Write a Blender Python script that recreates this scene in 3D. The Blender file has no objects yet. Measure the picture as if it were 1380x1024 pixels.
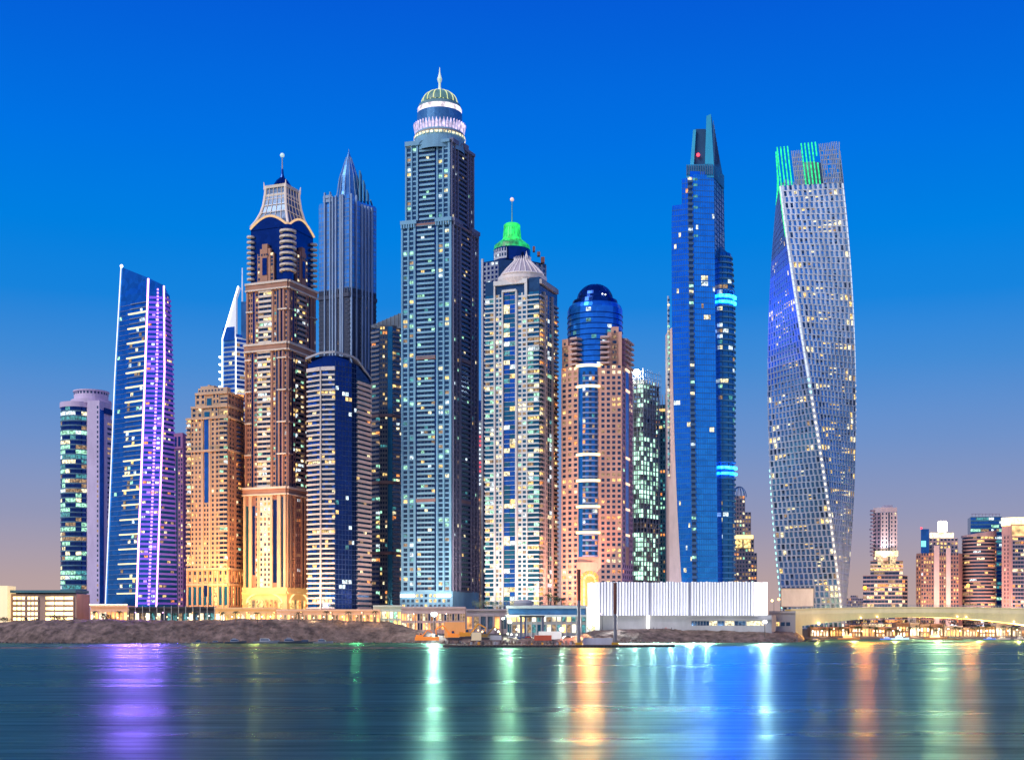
import bpy, math, random
from math import sin, cos, pi, radians as R
from mathutils import Vector, noise
random.seed(7)
sc = bpy.context.scene
col = sc.collection
F = 1770.0          # focal length in photograph pixels
HZ = 842.0          # horizon row
CH = 12.0           # camera height above the water
def X(px, D): return (px - 690.0) * D / F
def Z(py, D): return CH + (HZ - py) * D / F

# ------------------------------------------------------------------ camera / render
cam = bpy.data.cameras.new('camera'); cob = bpy.data.objects.new('camera', cam); col.objects.link(cob)
cob.location = (0, 0, CH); cob.rotation_euler = (R(90), 0, 0)
cam.sensor_width = 36; cam.lens = 36 * F / 1380
cam.shift_y = (HZ - 512) / 1380
cam.clip_start = 1; cam.clip_end = 60000
sc.camera = cob
sc.view_settings.view_transform = 'Standard'; sc.view_settings.look = 'None'; sc.view_settings.exposure = 0
sc.cycles.use_denoising = True
sc.cycles.max_bounces = 5; sc.cycles.diffuse_bounces = 2; sc.cycles.glossy_bounces = 3
sc.cycles.sample_clamp_indirect = 6

# ------------------------------------------------------------------ materials
MATS = {}
def newmat(name):
    m = bpy.data.materials.new(name); m.use_nodes = True
    nt = m.node_tree
    b = nt.nodes['Principled BSDF']
    return m, nt, b
def wall(name, c, rough=.8, var=.12, emit=None, es=0):
    if name in MATS: return MATS[name]
    m, nt, b = newmat(name)
    g = nt.nodes.new('ShaderNodeNewGeometry')
    mp = nt.nodes.new('ShaderNodeMapping'); mp.inputs['Scale'].default_value = (.09, .09, .035)
    nt.links.new(g.outputs['Position'], mp.inputs['Vector'])
    n = nt.nodes.new('ShaderNodeTexNoise'); n.inputs['Scale'].default_value = 1; n.inputs['Detail'].default_value = 6; n.inputs['Roughness'].default_value = .7
    nt.links.new(mp.outputs[0], n.inputs['Vector'])
    mr = nt.nodes.new('ShaderNodeMapRange'); mr.inputs['From Min'].default_value = .3; mr.inputs['From Max'].default_value = .7
    mr.inputs['To Min'].default_value = 1 - var * 2; mr.inputs['To Max'].default_value = 1 + var
    nt.links.new(n.outputs['Fac'], mr.inputs['Value'])
    vm = nt.nodes.new('ShaderNodeVectorMath'); vm.operation = 'SCALE'; vm.inputs[0].default_value = c
    nt.links.new(mr.outputs[0], vm.inputs['Scale'])
    nt.links.new(vm.outputs[0], b.inputs['Base Color'])
    b.inputs['Roughness'].default_value = rough
    if emit:
        b.inputs['Emission Color'].default_value = (*emit, 1); b.inputs['Emission Strength'].default_value = es
    MATS[name] = m; return m
def glass(name, c, rough=.12, metal=.75, emit=None, es=0, wob=.006):
    if name in MATS: return MATS[name]
    m, nt, b = newmat(name)
    g = nt.nodes.new('ShaderNodeNewGeometry')
    mp = nt.nodes.new('ShaderNodeMapping'); mp.inputs['Scale'].default_value = (.28, .28, .27)
    nt.links.new(g.outputs['Position'], mp.inputs['Vector'])
    wn = nt.nodes.new('ShaderNodeTexVoronoi'); wn.inputs['Scale'].default_value = 1
    nt.links.new(mp.outputs[0], wn.inputs['Vector'])
    ns = nt.nodes.new('ShaderNodeTexNoise'); ns.inputs['Scale'].default_value = .03; ns.inputs['Detail'].default_value = 5
    nt.links.new(g.outputs['Position'], ns.inputs['Vector'])
    sep = nt.nodes.new('ShaderNodeSeparateColor'); nt.links.new(wn.outputs['Color'], sep.inputs[0])
    ad = nt.nodes.new('ShaderNodeMath'); ad.operation = 'ADD'
    nt.links.new(sep.outputs[0], ad.inputs[0]); nt.links.new(ns.outputs['Fac'], ad.inputs[1])
    mr = nt.nodes.new('ShaderNodeMapRange'); mr.inputs['From Min'].default_value = .4; mr.inputs['From Max'].default_value = 1.6
    mr.inputs['To Min'].default_value = .78; mr.inputs['To Max'].default_value = 1.15
    nt.links.new(ad.outputs[0], mr.inputs['Value'])
    vm = nt.nodes.new('ShaderNodeVectorMath'); vm.operation = 'SCALE'; vm.inputs[0].default_value = c
    nt.links.new(mr.outputs[0], vm.inputs['Scale'])
    nt.links.new(vm.outputs[0], b.inputs['Base Color'])
    b.inputs['Roughness'].default_value = rough; b.inputs['Metallic'].default_value = metal
    bu = nt.nodes.new('ShaderNodeBump'); bu.inputs['Strength'].default_value = .06; bu.inputs['Distance'].default_value = .3
    nt.links.new(sep.outputs[1], bu.inputs['Height']); nt.links.new(bu.outputs[0], b.inputs['Normal'])
    if emit:
        b.inputs['Emission Color'].default_value = (*emit, 1); b.inputs['Emission Strength'].default_value = es
    MATS[name] = m; return m
def lit(name, c, s, lo=.2, hi=2.0, scale=.6):
    """a lit interior or lamp: emission that varies from pane to pane"""
    if name in MATS: return MATS[name]
    m, nt, b = newmat(name)
    b.inputs['Base Color'].default_value = (.05, .05, .05, 1); b.inputs['Roughness'].default_value = .4
    g = nt.nodes.new('ShaderNodeNewGeometry')
    n = nt.nodes.new('ShaderNodeTexNoise'); n.inputs['Scale'].default_value = scale; n.inputs['Detail'].default_value = 3
    nt.links.new(g.outputs['Position'], n.inputs['Vector'])
    mr = nt.nodes.new('ShaderNodeMapRange'); mr.inputs['From Min'].default_value = .35; mr.inputs['From Max'].default_value = .65
    mr.inputs['To Min'].default_value = lo * s; mr.inputs['To Max'].default_value = hi * s
    nt.links.new(n.outputs['Fac'], mr.inputs['Value'])
    b.inputs['Emission Color'].default_value = (*c, 1)
    nt.links.new(mr.outputs[0], b.inputs['Emission Strength'])
    MATS[name] = m; return m
L_WARM = lit('window_light_warm', (1, .66, .22), 1.1)
L_CREAM = lit('window_light_cream', (1, .86, .5), 1.2)
L_GREEN = lit('window_light_green', (.45, 1, .66), .9)
L_ORNG = lit('window_light_orange', (1, .34, .08), 1.1)
L_WHITE = lit('window_light_white', (.75, .92, 1), 1.1)
L_DIM = lit('window_light_dim', (1, .62, .3), .3)
L_TEAL = lit('window_light_teal', (.1, .55, .6), .45)
PAL = [L_WARM, L_WARM, L_CREAM, L_CREAM, L_DIM, L_DIM, L_DIM, L_WHITE, L_GREEN]
PALG = [L_GREEN, L_GREEN, L_CREAM, L_WHITE, L_TEAL, L_DIM, L_WARM]
PALO = [L_WARM, L_WARM, L_ORNG, L_DIM, L_DIM, L_CREAM]
LED = lambda n, c, s: lit('led_' + n, c, s, .9, 1.1)

G_DARK = glass('dark_window_glass', (.035, .10, .20), .18, .6)
G_GREY = glass('grey_window_glass', (.07, .13, .2), .25, .5)
G_BLUE = glass('blue_curtain_glass', (.02, .17, .62), .16, .75)
G_NAVY = glass('navy_curtain_glass', (.008, .05, .24), .14, .8)
G_TEAL = glass('teal_curtain_glass', (.02, .20, .34), .18, .7)
G_STEEL = glass('steel_blue_glass', (.07, .24, .5), .3, .6)

# ------------------------------------------------------------------ mesh building
class MB:
    def __init__(s): s.v = []; s.f = []; s.m = []; s.mats = []
    def mi(s, mat):
        if mat not in s.mats: s.mats.append(mat)
        return s.mats.index(mat)
    def quad(s, a, b, c, d, mat):
        n = len(s.v); s.v += [a, b, c, d]; s.f.append((n, n+1, n+2, n+3)); s.m.append(s.mi(mat))
    def poly(s, pts, mat):
        n = len(s.v); s.v += list(pts); s.f.append(tuple(range(n, n+len(pts)))); s.m.append(s.mi(mat))
    def box(s, x0, x1, y0, y1, z0, z1, mat):
        n = len(s.v)
        s.v += [(x0,y0,z0),(x1,y0,z0),(x1,y1,z0),(x0,y1,z0),(x0,y0,z1),(x1,y0,z1),(x1,y1,z1),(x0,y1,z1)]
        for q in ((0,1,5,4),(1,2,6,5),(2,3,7,6),(3,0,4,7),(4,5,6,7),(3,2,1,0)):
            s.f.append(tuple(n+i for i in q)); s.m.append(s.mi(mat))
    def prism(s, pts, z0, z1, mat, cap=None, pts2=None):
        p2 = pts2 or pts; n = len(pts); k = len(s.v)
        zf0 = z0 if callable(z0) else (lambda p: z0); zf1 = z1 if callable(z1) else (lambda p: z1)
        s.v += [(p[0], p[1], zf0(p)) for p in pts] + [(p[0], p[1], zf1(p)) for p in p2]
        for i in range(n):
            j = (i+1) % n; s.f.append((k+i, k+j, k+n+j, k+n+i)); s.m.append(s.mi(mat))
        s.f.append(tuple(k+n+i for i in range(n))); s.m.append(s.mi(cap or mat))
        s.f.append(tuple(k+i for i in reversed(range(n)))); s.m.append(s.mi(mat))
    def bar(s, p, q, w, mat, w2=None, n=6):
        p = Vector(p); q = Vector(q); d = (q-p)
        if d.length < 1e-6: return
        d.normalize(); up = Vector((0,0,1)) if abs(d.z) < .9 else Vector((1,0,0))
        a = d.cross(up).normalized(); b = d.cross(a); w2 = w if w2 is None else w2
        k = len(s.v)
        for c, r in ((p, w), (q, w2)):
            for i in range(n):
                t = 2*pi*i/n + pi/n; s.v.append(tuple(c + a*cos(t)*r + b*sin(t)*r))
        for i in range(n):
            j = (i+1) % n; s.f.append((k+i, k+j, k+n+j, k+n+i)); s.m.append(s.mi(mat))
        s.f.append(tuple(k+n+i for i in range(n))); s.m.append(s.mi(mat))
        s.f.append(tuple(k+i for i in reversed(range(n)))); s.m.append(s.mi(mat))
    def lathe(s, cx, cy, prof, mat, n=36, ry=1):
        k = len(s.v)
        for r, z in prof:
            for i in range(n):
                t = 2*pi*i/n; s.v.append((cx + r*cos(t), cy + r*ry*sin(t), z))
        for j in range(len(prof)-1):
            for i in range(n):
                i2 = (i+1) % n
                s.f.append((k+j*n+i, k+j*n+i2, k+(j+1)*n+i2, k+(j+1)*n+i)); s.m.append(s.mi(mat[j] if isinstance(mat, list) else mat))
        m = mat[-1] if isinstance(mat, list) else mat
        s.f.append(tuple(k+(len(prof)-1)*n+i for i in range(n))); s.m.append(s.mi(m))
    def ball(s, c, r, mat, n=10, rz=None):
        rz = rz or r
        s.lathe(c[0], c[1], [(max(r*sin(pi*j/n), .001), c[2]-rz*cos(pi*j/n)) for j in range(n+1)], mat, 12)
    def build(s, name, parent=None, smooth=False, **props):
        if not s.f: return None
        off = Vector(parent.matrix_world.translation) if parent and False else (parent_world(parent) if parent else Vector((0,0,0)))
        me = bpy.data.meshes.new(name)
        me.from_pydata([(a-off.x, b-off.y, c-off.z) for a, b, c in s.v], [], s.f)
        for m in s.mats: me.materials.append(m)
        me.polygons.foreach_set('material_index', s.m)
        if smooth: me.polygons.foreach_set('use_smooth', [True]*len(s.f))
        me.update()
        o = bpy.data.objects.new(name, me); col.objects.link(o)
        if parent: o.parent = parent
        for k, v in props.items(): o[k] = v
        return o
def parent_world(p):
    v = Vector((0,0,0))
    while p is not None: v += Vector(p.location); p = p.parent
    return v
def empty(name, loc, label, cat, group=None):
    o = bpy.data.objects.new(name, None); col.objects.link(o); o.location = loc; o.empty_display_size = 2
    o['label'] = label; o['category'] = cat
    if group: o['group'] = group
    return o
def single(mb, name, label, cat, group=None, origin=None, smooth=False):
    """a thing that is one mesh, its origin at its own base"""
    if origin is None:
        xs = [v[0] for v in mb.v]; ys = [v[1] for v in mb.v]; zs = [v[2] for v in mb.v]
        origin = ((min(xs)+max(xs))/2, (min(ys)+max(ys))/2, min(zs))
    mb.v = [(a-origin[0], b-origin[1], c-origin[2]) for a, b, c in mb.v]
    o = mb.build(name, None, smooth); o.location = origin
    o['label'] = label; o['category'] = cat
    if group: o['group'] = group
    return o
def struct(mb, name, smooth=False):
    o = mb.build(name, None, smooth); o['kind'] = 'structure'; return o

# ------------------------------------------------------------------ surfaces of a facade
class Face:
    """edge k of a footprint that may change with height"""
    def __init__(s, fp, k): s.fp = fp; s.k = k
    def P(s, u, z, d):
        p = s.fp(z); a = p[s.k]; b = p[(s.k+1) % len(p)]
        dx, dy = b[0]-a[0], b[1]-a[1]; L = math.hypot(dx, dy) or 1
        return (a[0]+dx*u + dy/L*d, a[1]+dy*u - dx/L*d, z)
    curved = False
    def W(s, z): p = s.fp(z); a = p[s.k]; b = p[(s.k+1) % len(p)]; return math.hypot(b[0]-a[0], b[1]-a[1])
class Arc:
    """part of an upright cylinder; 0 degrees faces the viewer's side, -90 left, 90 right"""
    def __init__(s, cx, cy, r, a0, a1, ry=None, rf=None): s.c = (cx, cy); s.r = r; s.ry = ry or r; s.a0 = R(a0); s.a1 = R(a1); s.rf = rf
    curved = True
    def P(s, u, z, d):
        a = s.a0 + (s.a1-s.a0)*u; k = s.rf(z) if s.rf else 1
        return (s.c[0] + (s.r*k+d)*sin(a), s.c[1] - (s.ry*k+d)*cos(a), z)
    def W(s, z): return abs(s.a1-s.a0)*(s.r+s.ry)/2
def nseg(S, u0, u1):
    return max(1, int(math.ceil(abs(S.a1-S.a0)*abs(u1-u0)/R(9)))) if S.curved else 1
def sbox(mb, S, u0, u1, z0, z1, d0, d1, mat, nz=1, ztop=None):
    nu = nseg(S, u0, u1)
    us = [u0+(u1-u0)*i/nu for i in range(nu+1)]
    zs = [z0+(z1-z0)*j/nz for j in range(nz+1)]
    k = len(mb.v); w = nu+1
    for z in zs:
        for u in us: mb.v.append(S.P(u, z, d1))
    mi = mb.mi(mat)
    for j in range(nz):
        for i in range(nu):
            a = k+j*w+i; mb.f.append((a, a+1, a+1+w, a+w)); mb.m.append(mi)
    kb = len(mb.v)
    for u in us: mb.v.append(S.P(u, z0, d0))
    for u in us: mb.v.append(S.P(u, z1, d0))
    for i in range(nu):
        mb.f.append((kb+i, kb+i+1, k+i+1, k+i)); mb.m.append(mi)
        t = k+nz*w; mb.f.append((t+i, t+i+1, kb+w+i+1, kb+w+i)); mb.m.append(mi)
    for (ui, o) in ((0, 0), (nu, 1)):
        for j in range(nz):
            a = S.P(us[ui], zs[j], d0); b = S.P(us[ui], zs[j+1], d0)
            n = len(mb.v); mb.v += [a, b]
            p, q = k+j*w+ui, k+(j+1)*w+ui
            mb.f.append((n, p, q, n+1) if not o else (p, n, n+1, q)); mb.m.append(mi)
def squad(mb, S, u0, u1, z0, z1, d, mat):
    nu = nseg(S, u0, u1)
    for i in range(nu):
        a = u0+(u1-u0)*i/nu; b = u0+(u1-u0)*(i+1)/nu
        mb.quad(S.P(a, z0, d), S.P(b, z0, d), S.P(b, z1, d), S.P(a, z1, d), mat)

EACH = ('pillar', 'cornice', 'mast', 'gable', 'glazing', 'joint', 'shoulder', 'screen', 'slab', 'roof_plant', 'pier', 'edge_lamp', 'crown_light')
class Tower:
    def __init__(s, name, label, D, cx, gz=9.0, group=None, cat='tower', cap=100):
        s.D = D; s.root = empty(name, (X(cx, D), D, gz), label, cat, group); s.mbs = {}; s.order = []
        s.cells = []; s.each = {}; s.balc = []; s.gz = gz; s.cap = cap; s.s = D/F; s.rnd = random.Random(hash_(name+label))
    dz = 0
    def z(s, py): return Z(py, s.D+s.dz)
    def c(s, px, dd=0): return (X(px, s.D+dd), s.D+dd)
    def mb(s, part):
        if part in EACH:
            m = MB(); s.each.setdefault(part, []).append(m); return m
        if part not in s.mbs: s.mbs[part] = MB()
        return s.mbs[part]
    def cell(s, S, u0, u1, z0, z1, d, mat): s.cells.append((S, u0, u1, z0, z1, d, mat))
    def finish(s, parts_smooth=()):
        parts = {}
        for k, m in s.mbs.items(): parts[k] = m.build(k, s.root, k in parts_smooth)
        for k, l in s.each.items():
            l = sorted((m for m in l if m.f), key=lambda m: -(max(v[2] for v in m.v)-min(v[2] for v in m.v))*(1+max(v[0] for v in m.v)-min(v[0] for v in m.v)))
            for m in l[:s.cap]: m.build(k, s.root)
            if l[s.cap:]:
                r = MB()
                for m in l[s.cap:]:
                    o = len(r.v); r.v += m.v; r.f += [tuple(i+o for i in f) for f in m.f]; r.m += [r.mi(m.mats[j]) for j in m.m]
                r.build(k, s.root, kind='stuff')
        for nm, lst, fn in (('window', s.cells, 0), ('balcony', s.balc, 1)):
            if not lst: continue
            if fn == 0:
                # lit panes read first at this size; every window of a grid is alike in size
                area = lambda c: (c[6] not in (G_DARK, G_GREY), (c[4]-c[3])*c[0].W(c[3])*(c[2]-c[1]))
            else: area = lambda c: c[7]
            idx = sorted(range(len(lst)), key=lambda i: area(lst[i]), reverse=True)
            one = idx[:s.cap]; rest = idx[s.cap:]
            def put(m, c):
                if fn == 0: squad(m, *c[:7])
                else:
                    S, u0, u1, z0, z1, dep, mat, _, rail = c
                    sbox(m, S, u0, u1, z0, z0+(z1-z0)*.16, 0, dep, mat)
                    sbox(m, S, u0, u1, z0+(z1-z0)*.16, z0+(z1-z0)*rail, dep-.18, dep-.02, mat)
            for i in one:
                m = MB(); put(m, lst[i]); m.build(nm, s.root)
            if rest:
                m = MB()
                for i in rest: put(m, lst[i])
                m.build(nm, s.root, kind='stuff')
        return s.root
def hash_(t):
    h = 0
    for ch in t: h = (h*131 + ord(ch)) % 1000003
    return h

def pick(t, p, pal, dark):
    return t.rnd.choice(pal) if t.rnd.random() < p else dark
def floors(z0, z1, fh):
    n = max(1, round((z1-z0)/fh)); h = (z1-z0)/n
    return [(z0+h*i, h) for i in range(n)]
def grid(t, S, u0, u1, z0, z1, fh, n, wm, pier=.4, span=.4, dep=.5, p=.15, pal=PAL, dark=None, part='wall', seg=False):
    """punched windows: piers and spandrels stand proud of the panes"""
    dark = dark or G_DARK; mb = t.mb(part); cw = (u1-u0)/n
    fl = floors(z0, z1, fh)
    nz = len(fl) if seg else 1
    for i in range(n+1):
        a = u0 + cw*(i-pier/2); b = u0 + cw*(i+pier/2)
        sbox(mb, S, max(a, u0), min(b, u1), z0, z1, 0, dep, wm, nz)
    for (zf, h) in fl:
        sbox(mb, S, u0, u1, zf, zf+h*span, 0, dep*.88, wm)
        rowp = p * (3.0 if t.rnd.random() < .07 else t.rnd.uniform(.5, 1.3))
        prev = None
        for i in range(n):
            m = pick(t, rowp, pal, dark)
            if prev is not None and prev is not dark and t.rnd.random() < .3: m = prev
            prev = m
            t.cell(S, u0+cw*(i+pier/2), u0+cw*(i+1-pier/2), zf+h*span, zf+h*.97, .08, m)
def ribbons(t, S, u0, u1, z0, z1, fh, n, wm, span=.35, dep=.35, p=.15, pal=PAL, dark=None, part='wall', run=.5):
    """continuous window bands between floor bands"""
    dark = dark or G_DARK; mb = t.mb(part); cw = (u1-u0)/n
    for (zf, h) in floors(z0, z1, fh):
        sbox(mb, S, u0, u1, zf, zf+h*span, 0, dep, wm)
        rowp = p * (2.6 if t.rnd.random() < .1 else t.rnd.uniform(.4, 1.3)); prev = dark
        for i in range(n):
            m = prev if (prev is not dark and t.rnd.random() < run) else pick(t, rowp, pal, dark)
            prev = m
            t.cell(S, u0+cw*i+cw*.03, u0+cw*(i+1)-cw*.03, zf+h*span, zf+h, .06, m)
def curtain(t, S, u0, u1, z0, z1, fh, n, gm, p=.04, pal=PAL, part='glazing', line=None, nz=1, vl=True, hh=.8):
    """smooth curtain wall; only lit rooms are panes of their own"""
    mb = t.mb(part); sbox(mb, S, u0, u1, z0, z1, 0, .12, gm, nz)
    cw = (u1-u0)/n
    fl = floors(z0, z1, fh)
    if line:
        lm = t.mb('mullion')
        for (zf, h) in fl: sbox(lm, S, u0, u1, zf, zf+h*.13, 0, .26, line)
        if vl:
            for i in range(n+1):
                e = cw*.06
                sbox(lm, S, max(u0, u0+cw*i-e), min(u1, u0+cw*i+e), z0, z1, 0, .24, line, nz)
    for (zf, h) in fl:
        i = 0; rp = p*(3 if t.rnd.random() < .08 else .8)
        while i < n:
            if t.rnd.random() < rp:
                r = min(n-i, t.rnd.choice((1, 1, 2, 3))); m = t.rnd.choice(pal)
                for k in range(r): t.cell(S, u0+cw*(i+k+.06), u0+cw*(i+k+.94), zf+h*(1-hh), zf+h*.96, .2, m)
                i += r
            i += 1
def balconies(t, S, u0, u1, z0, z1, fh, wm, dep=1.6, rail=.42, n=2, p=.15, pal=PAL, dark=None, every=1, off=0):
    dark = dark or G_DARK; cw = (u1-u0)/n
    for j, (zf, h) in enumerate(floors(z0, z1, fh)):
        if (j+off) % every == 0:
            t.balc.append((S, u0, u1, zf, zf+h, dep, wm, S.W(zf)*(u1-u0), rail))
        for i in range(n):
            t.cell(S, u0+cw*i+cw*.05, u0+cw*(i+1)-cw*.05, zf+h*.18, zf+h*.97, .08, pick(t, p, pal, dark))
def solid(t, S, u0, u1, z0, z1, dep, wm, part='wall', d0=0, nz=1): sbox(t.mb(part), S, u0, u1, z0, z1, d0, dep, wm, nz)
def core(t, pts, z0, z1, mat, cap=None, part='core'): t.mb(part).prism(pts, z0, z1, mat, cap)
def back(t, fp, ks, z0, z1, fh, wm, p=.1):
    """the sides turned away from the water, with plain window bands"""
    for k in ks:
        S = Face(fp, k)
        for (zf, h) in floors(z0, z1, fh*2): sbox(t.mb('wall'), S, 0, 1, zf, zf+h*.5, 0, .3, wm)
# ================================================================== the towers
def const(pts): return lambda z: pts
def lfr(t, L, Fr, Rr):
    l, f, r = t.c(*L), t.c(*Fr), t.c(*Rr)
    return [l, f, r, (l[0]+r[0]-f[0], l[1]+r[1]-f[1])]
def grow(pts, d):
    cx = sum(p[0] for p in pts)/len(pts); cy = sum(p[1] for p in pts)/len(pts)
    out = []
    for p in pts:
        l = math.hypot(p[0]-cx, p[1]-cy); out.append((cx+(p[0]-cx)*(l+d)/l, cy+(p[1]-cy)*(l+d)/l))
    return out
BASE = 9.0

# ---- far left: round white tower with green-lit ribbon windows
def tower_round_white():
    t = Tower('residential_tower', 'white tower with curved green-lit window bands and a round drum on its roof', 1050, 118)
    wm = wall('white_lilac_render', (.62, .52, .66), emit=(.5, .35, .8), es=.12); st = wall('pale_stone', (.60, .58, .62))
    s = t.s; D = t.D
    cxl, cyl = t.c(104, 14)
    zt = t.z(541)
    # curved window front, left
    A = Arc(t.c(106, 18)[0], D+14, 12.5, -88, 60)
    core(t, [(A.c[0]+12.3*cos(2*pi*i/24), A.c[1]+12.3*sin(2*pi*i/24)) for i in range(24)], BASE, t.z(545), G_NAVY)
    ribbons(t, A, 0, .96, BASE, t.z(547), 3.9, 7, wall('teal_band', (.12, .25, .34)), span=.26, p=.42, pal=[L_GREEN, L_GREEN, L_CREAM, L_WHITE, L_DIM, L_TEAL], dark=G_NAVY, run=.6)
    solid(t, A, .96, 1, BASE, t.z(541), .8, wm); solid(t, A, 0, 1, t.z(547), t.z(540), .8, wm)
    solid(t, A, -.02, .01, BASE, t.z(540), .6, wm)
    fp = [t.c(119, 0), t.c(134, -2), t.c(150, 16), t.c(146, 40), t.c(108, 40)]
    core(t, fp, BASE, t.z(540), wm)
    S0 = Face(const(fp), 0); S1 = Face(const(fp), 1)
    for (zf, h) in floors(t.z(812), t.z(546), 3.9):
        t.cell(S0, .78, .9, zf+h*.3, zf+h*.8, .1, t.rnd.choice([G_DARK]*5+[L_DIM]))
    solid(t, S1, .0, .36, BASE, t.z(552), .3, G_BLUE, 'glazing')
    solid(t, S1, .36, 1, t.z(556), t.z(548), .9, G_NAVY, 'glazing')
    solid(t, S1, .40, 1, BASE, t.z(562), 1.2, wm)
    for (zf, h) in floors(t.z(812), t.z(566), 3.9): t.cell(S1, .55, .98, zf+h*.35, zf+h*.8, 1.25, t.rnd.choice([G_DARK]*6+[G_NAVY]*2+[L_DIM]))
    cx, cy = t.c(123, 20)
    m = t.mb('drum'); m.lathe(cx, cy, [(16, t.z(541)), (16, t.z(535)), (13.5, t.z(534.8)), (13.5, t.z(524)), (14.3, t.z(523.6)), (14.3, t.z(522)), (11, t.z(521.5)), (11, t.z(524))], wm)
    B = Arc(cx, cy, 13.5, -180, 180)
    for i in range(30): t.cell(B, i/30+.008, (i+1)/30-.008, t.z(527.4), t.z(524.5), .15, G_DARK)
    t.finish()

# ---- blade tower with purple light lines
def tower_blade():
    t = Tower('blade_tower', 'leaning blade-shaped blue glass tower outlined in pink and purple light lines', 1000, 188)
    z0 = BASE; zT = t.z(352)
    bot = [t.c(141, 20), t.c(183, -2), t.c(210, 0), t.c(238, 16), t.c(200, 55)]
    mid = [t.c(155, 20), t.c(196, 0), t.c(222, 2), t.c(233, 14), t.c(200, 45)]
    top = [t.c(163.5, 16), t.c(201, 2), t.c(221, 4), t.c(227, 14), t.c(199, 34)]
    zM = t.z(500)
    def fp(z):
        if z < zM: k = (z-z0)/(zM-z0); a, b = bot, mid
        else: k = (z-zM)/(zT-zM); a, b = mid, top
        return [(p[0]+(q[0]-p[0])*k, p[1]+(q[1]-p[1])*k) for p, q in zip(a, b)]
    tops = [t.z(352), t.z(374), t.z(383), t.z(391), t.z(372)]
    gm = glass('blade_blue_glass', (.015, .20, .60), .15, .8)
    pm = wall('violet_lit_band', (.12, .08, .40), emit=(.22, .09, 1), es=.75)
    pd = wall('violet_band_dim', (.14, .12, .34), emit=(.22, .08, .9), es=.35)
    # the body in slices, last slice slanted
    m = t.mb('core'); zs = [z0+(t.z(392)-z0)*i/24 for i in range(25)]
    for a, b in zip(zs, zs[1:]):
        p, q = fp(a), fp(b)
        for i in range(5):
            j = (i+1) % 5; m.quad((*p[i], a), (*p[j], a), (*q[j], b), (*q[i], b), gm)
    p = fp(zs[-1]); q = fp(t.z(360))
    for i in range(5):
        j = (i+1) % 5; m.quad((*p[i], zs[-1]), (*p[j], zs[-1]), (*q[j], tops[j]), (*q[i], tops[i]), gm)
    m.poly([(*q[i], tops[i]) for i in range(5)], gm)
    S0, S1, S2 = Face(fp, 0), Face(fp, 1), Face(fp, 2)
    FH = 3.75
    fl = floors(t.z(800), t.z(400), FH)
    lb = LED('balcony_gold', (1, .78, .42), 1.7)
    gb = wall('blade_slab', (.16, .24, .42))
    for j, (zf, h) in enumerate(fl):
        if j % 3 == 0:
            sbox(t.mb('light_strip'), S0, .36 + .1*(1-j/len(fl)) if zf > t.z(700) else .38, .98, zf, zf+.95, .0, 1.0, lb)
        else: sbox(t.mb('slab'), S0, .42, .98, zf, zf+.8, 0, .8, gb)
        for i in range(5):
            if t.rnd.random() < .13: t.cell(S0, .45+.1*i, .53+.1*i, zf+1.2, zf+h*.95, .2, t.rnd.choice(PAL))
        for i in range(4):
            if t.rnd.random() < .04: t.cell(S0, .05+.09*i, .13+.09*i, zf+.6, zf+h*.85, .2, t.rnd.choice([L_GREEN, L_CREAM, L_WHITE]))
        sbox(t.mb('slab'), S0, .0, .4, zf, zf+.25, 0, .2, gb)
    for (zf, h) in floors(z0, t.z(395), FH):
        sbox(t.mb('slab'), S1, .04, .96, zf, zf+h*.42, 0, 1.1, pm)
        sbox(t.mb('slab'), S2, .04, 1, zf, zf+h*.42, 0, 1.1, pd)
        for i in range(4):
            if t.rnd.random() < .2: t.cell(S1, .08+.21*i, .26+.21*i, zf+h*.45, zf+h*.9, .2, t.rnd.choice([L_CREAM, L_ORNG, L_WHITE, LED('violet_room', (.45, .25, 1), 1.6)]))
            if t.rnd.random() < .14: t.cell(S2, .08+.21*i, .26+.21*i, zf+h*.45, zf+h*.9, .2, t.rnd.choice(PALO))
    # light lines along the edges
    def line(k, za, zb, w, mt, off=.6, n=16):
        m = MB()
        for i in range(n):
            a = za+(zb-za)*i/n; b = za+(zb-za)*(i+1)/n
            m.bar((fp(a)[k][0], fp(a)[k][1]-off, a), (fp(b)[k][0], fp(b)[k][1]-off, b), w, mt, n=5)
        m.build('light_line', t.root)
    pk = LED('pink_line', (1, .45, .92), 3.6); wh = LED('white_line', (.85, .9, 1), 1.5)
    line(0, z0, t.z(353), .42, wh); line(1, z0, t.z(375), .75, pk); line(2, z0, t.z(384), .65, pk)
    # the dashed middle line of violet lamps
    md = LED('violet_lamp', (.5, .22, 1), 3.5)
    m = t.mb('lamp_row')
    for i, (zf, h) in enumerate(floors(z0, t.z(386), 2.6)):
        sbox(m, S1, .56, .66, zf, zf+1.3, 1.1, 1.5, md)
    m = MB(); x, y = t.c(163.8, 16); m.ball((x, y, t.z(351)), 1.1, LED('tip', (1, 1, 1), 6)); m.build('beacon', t.root)
    t.finish()

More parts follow.
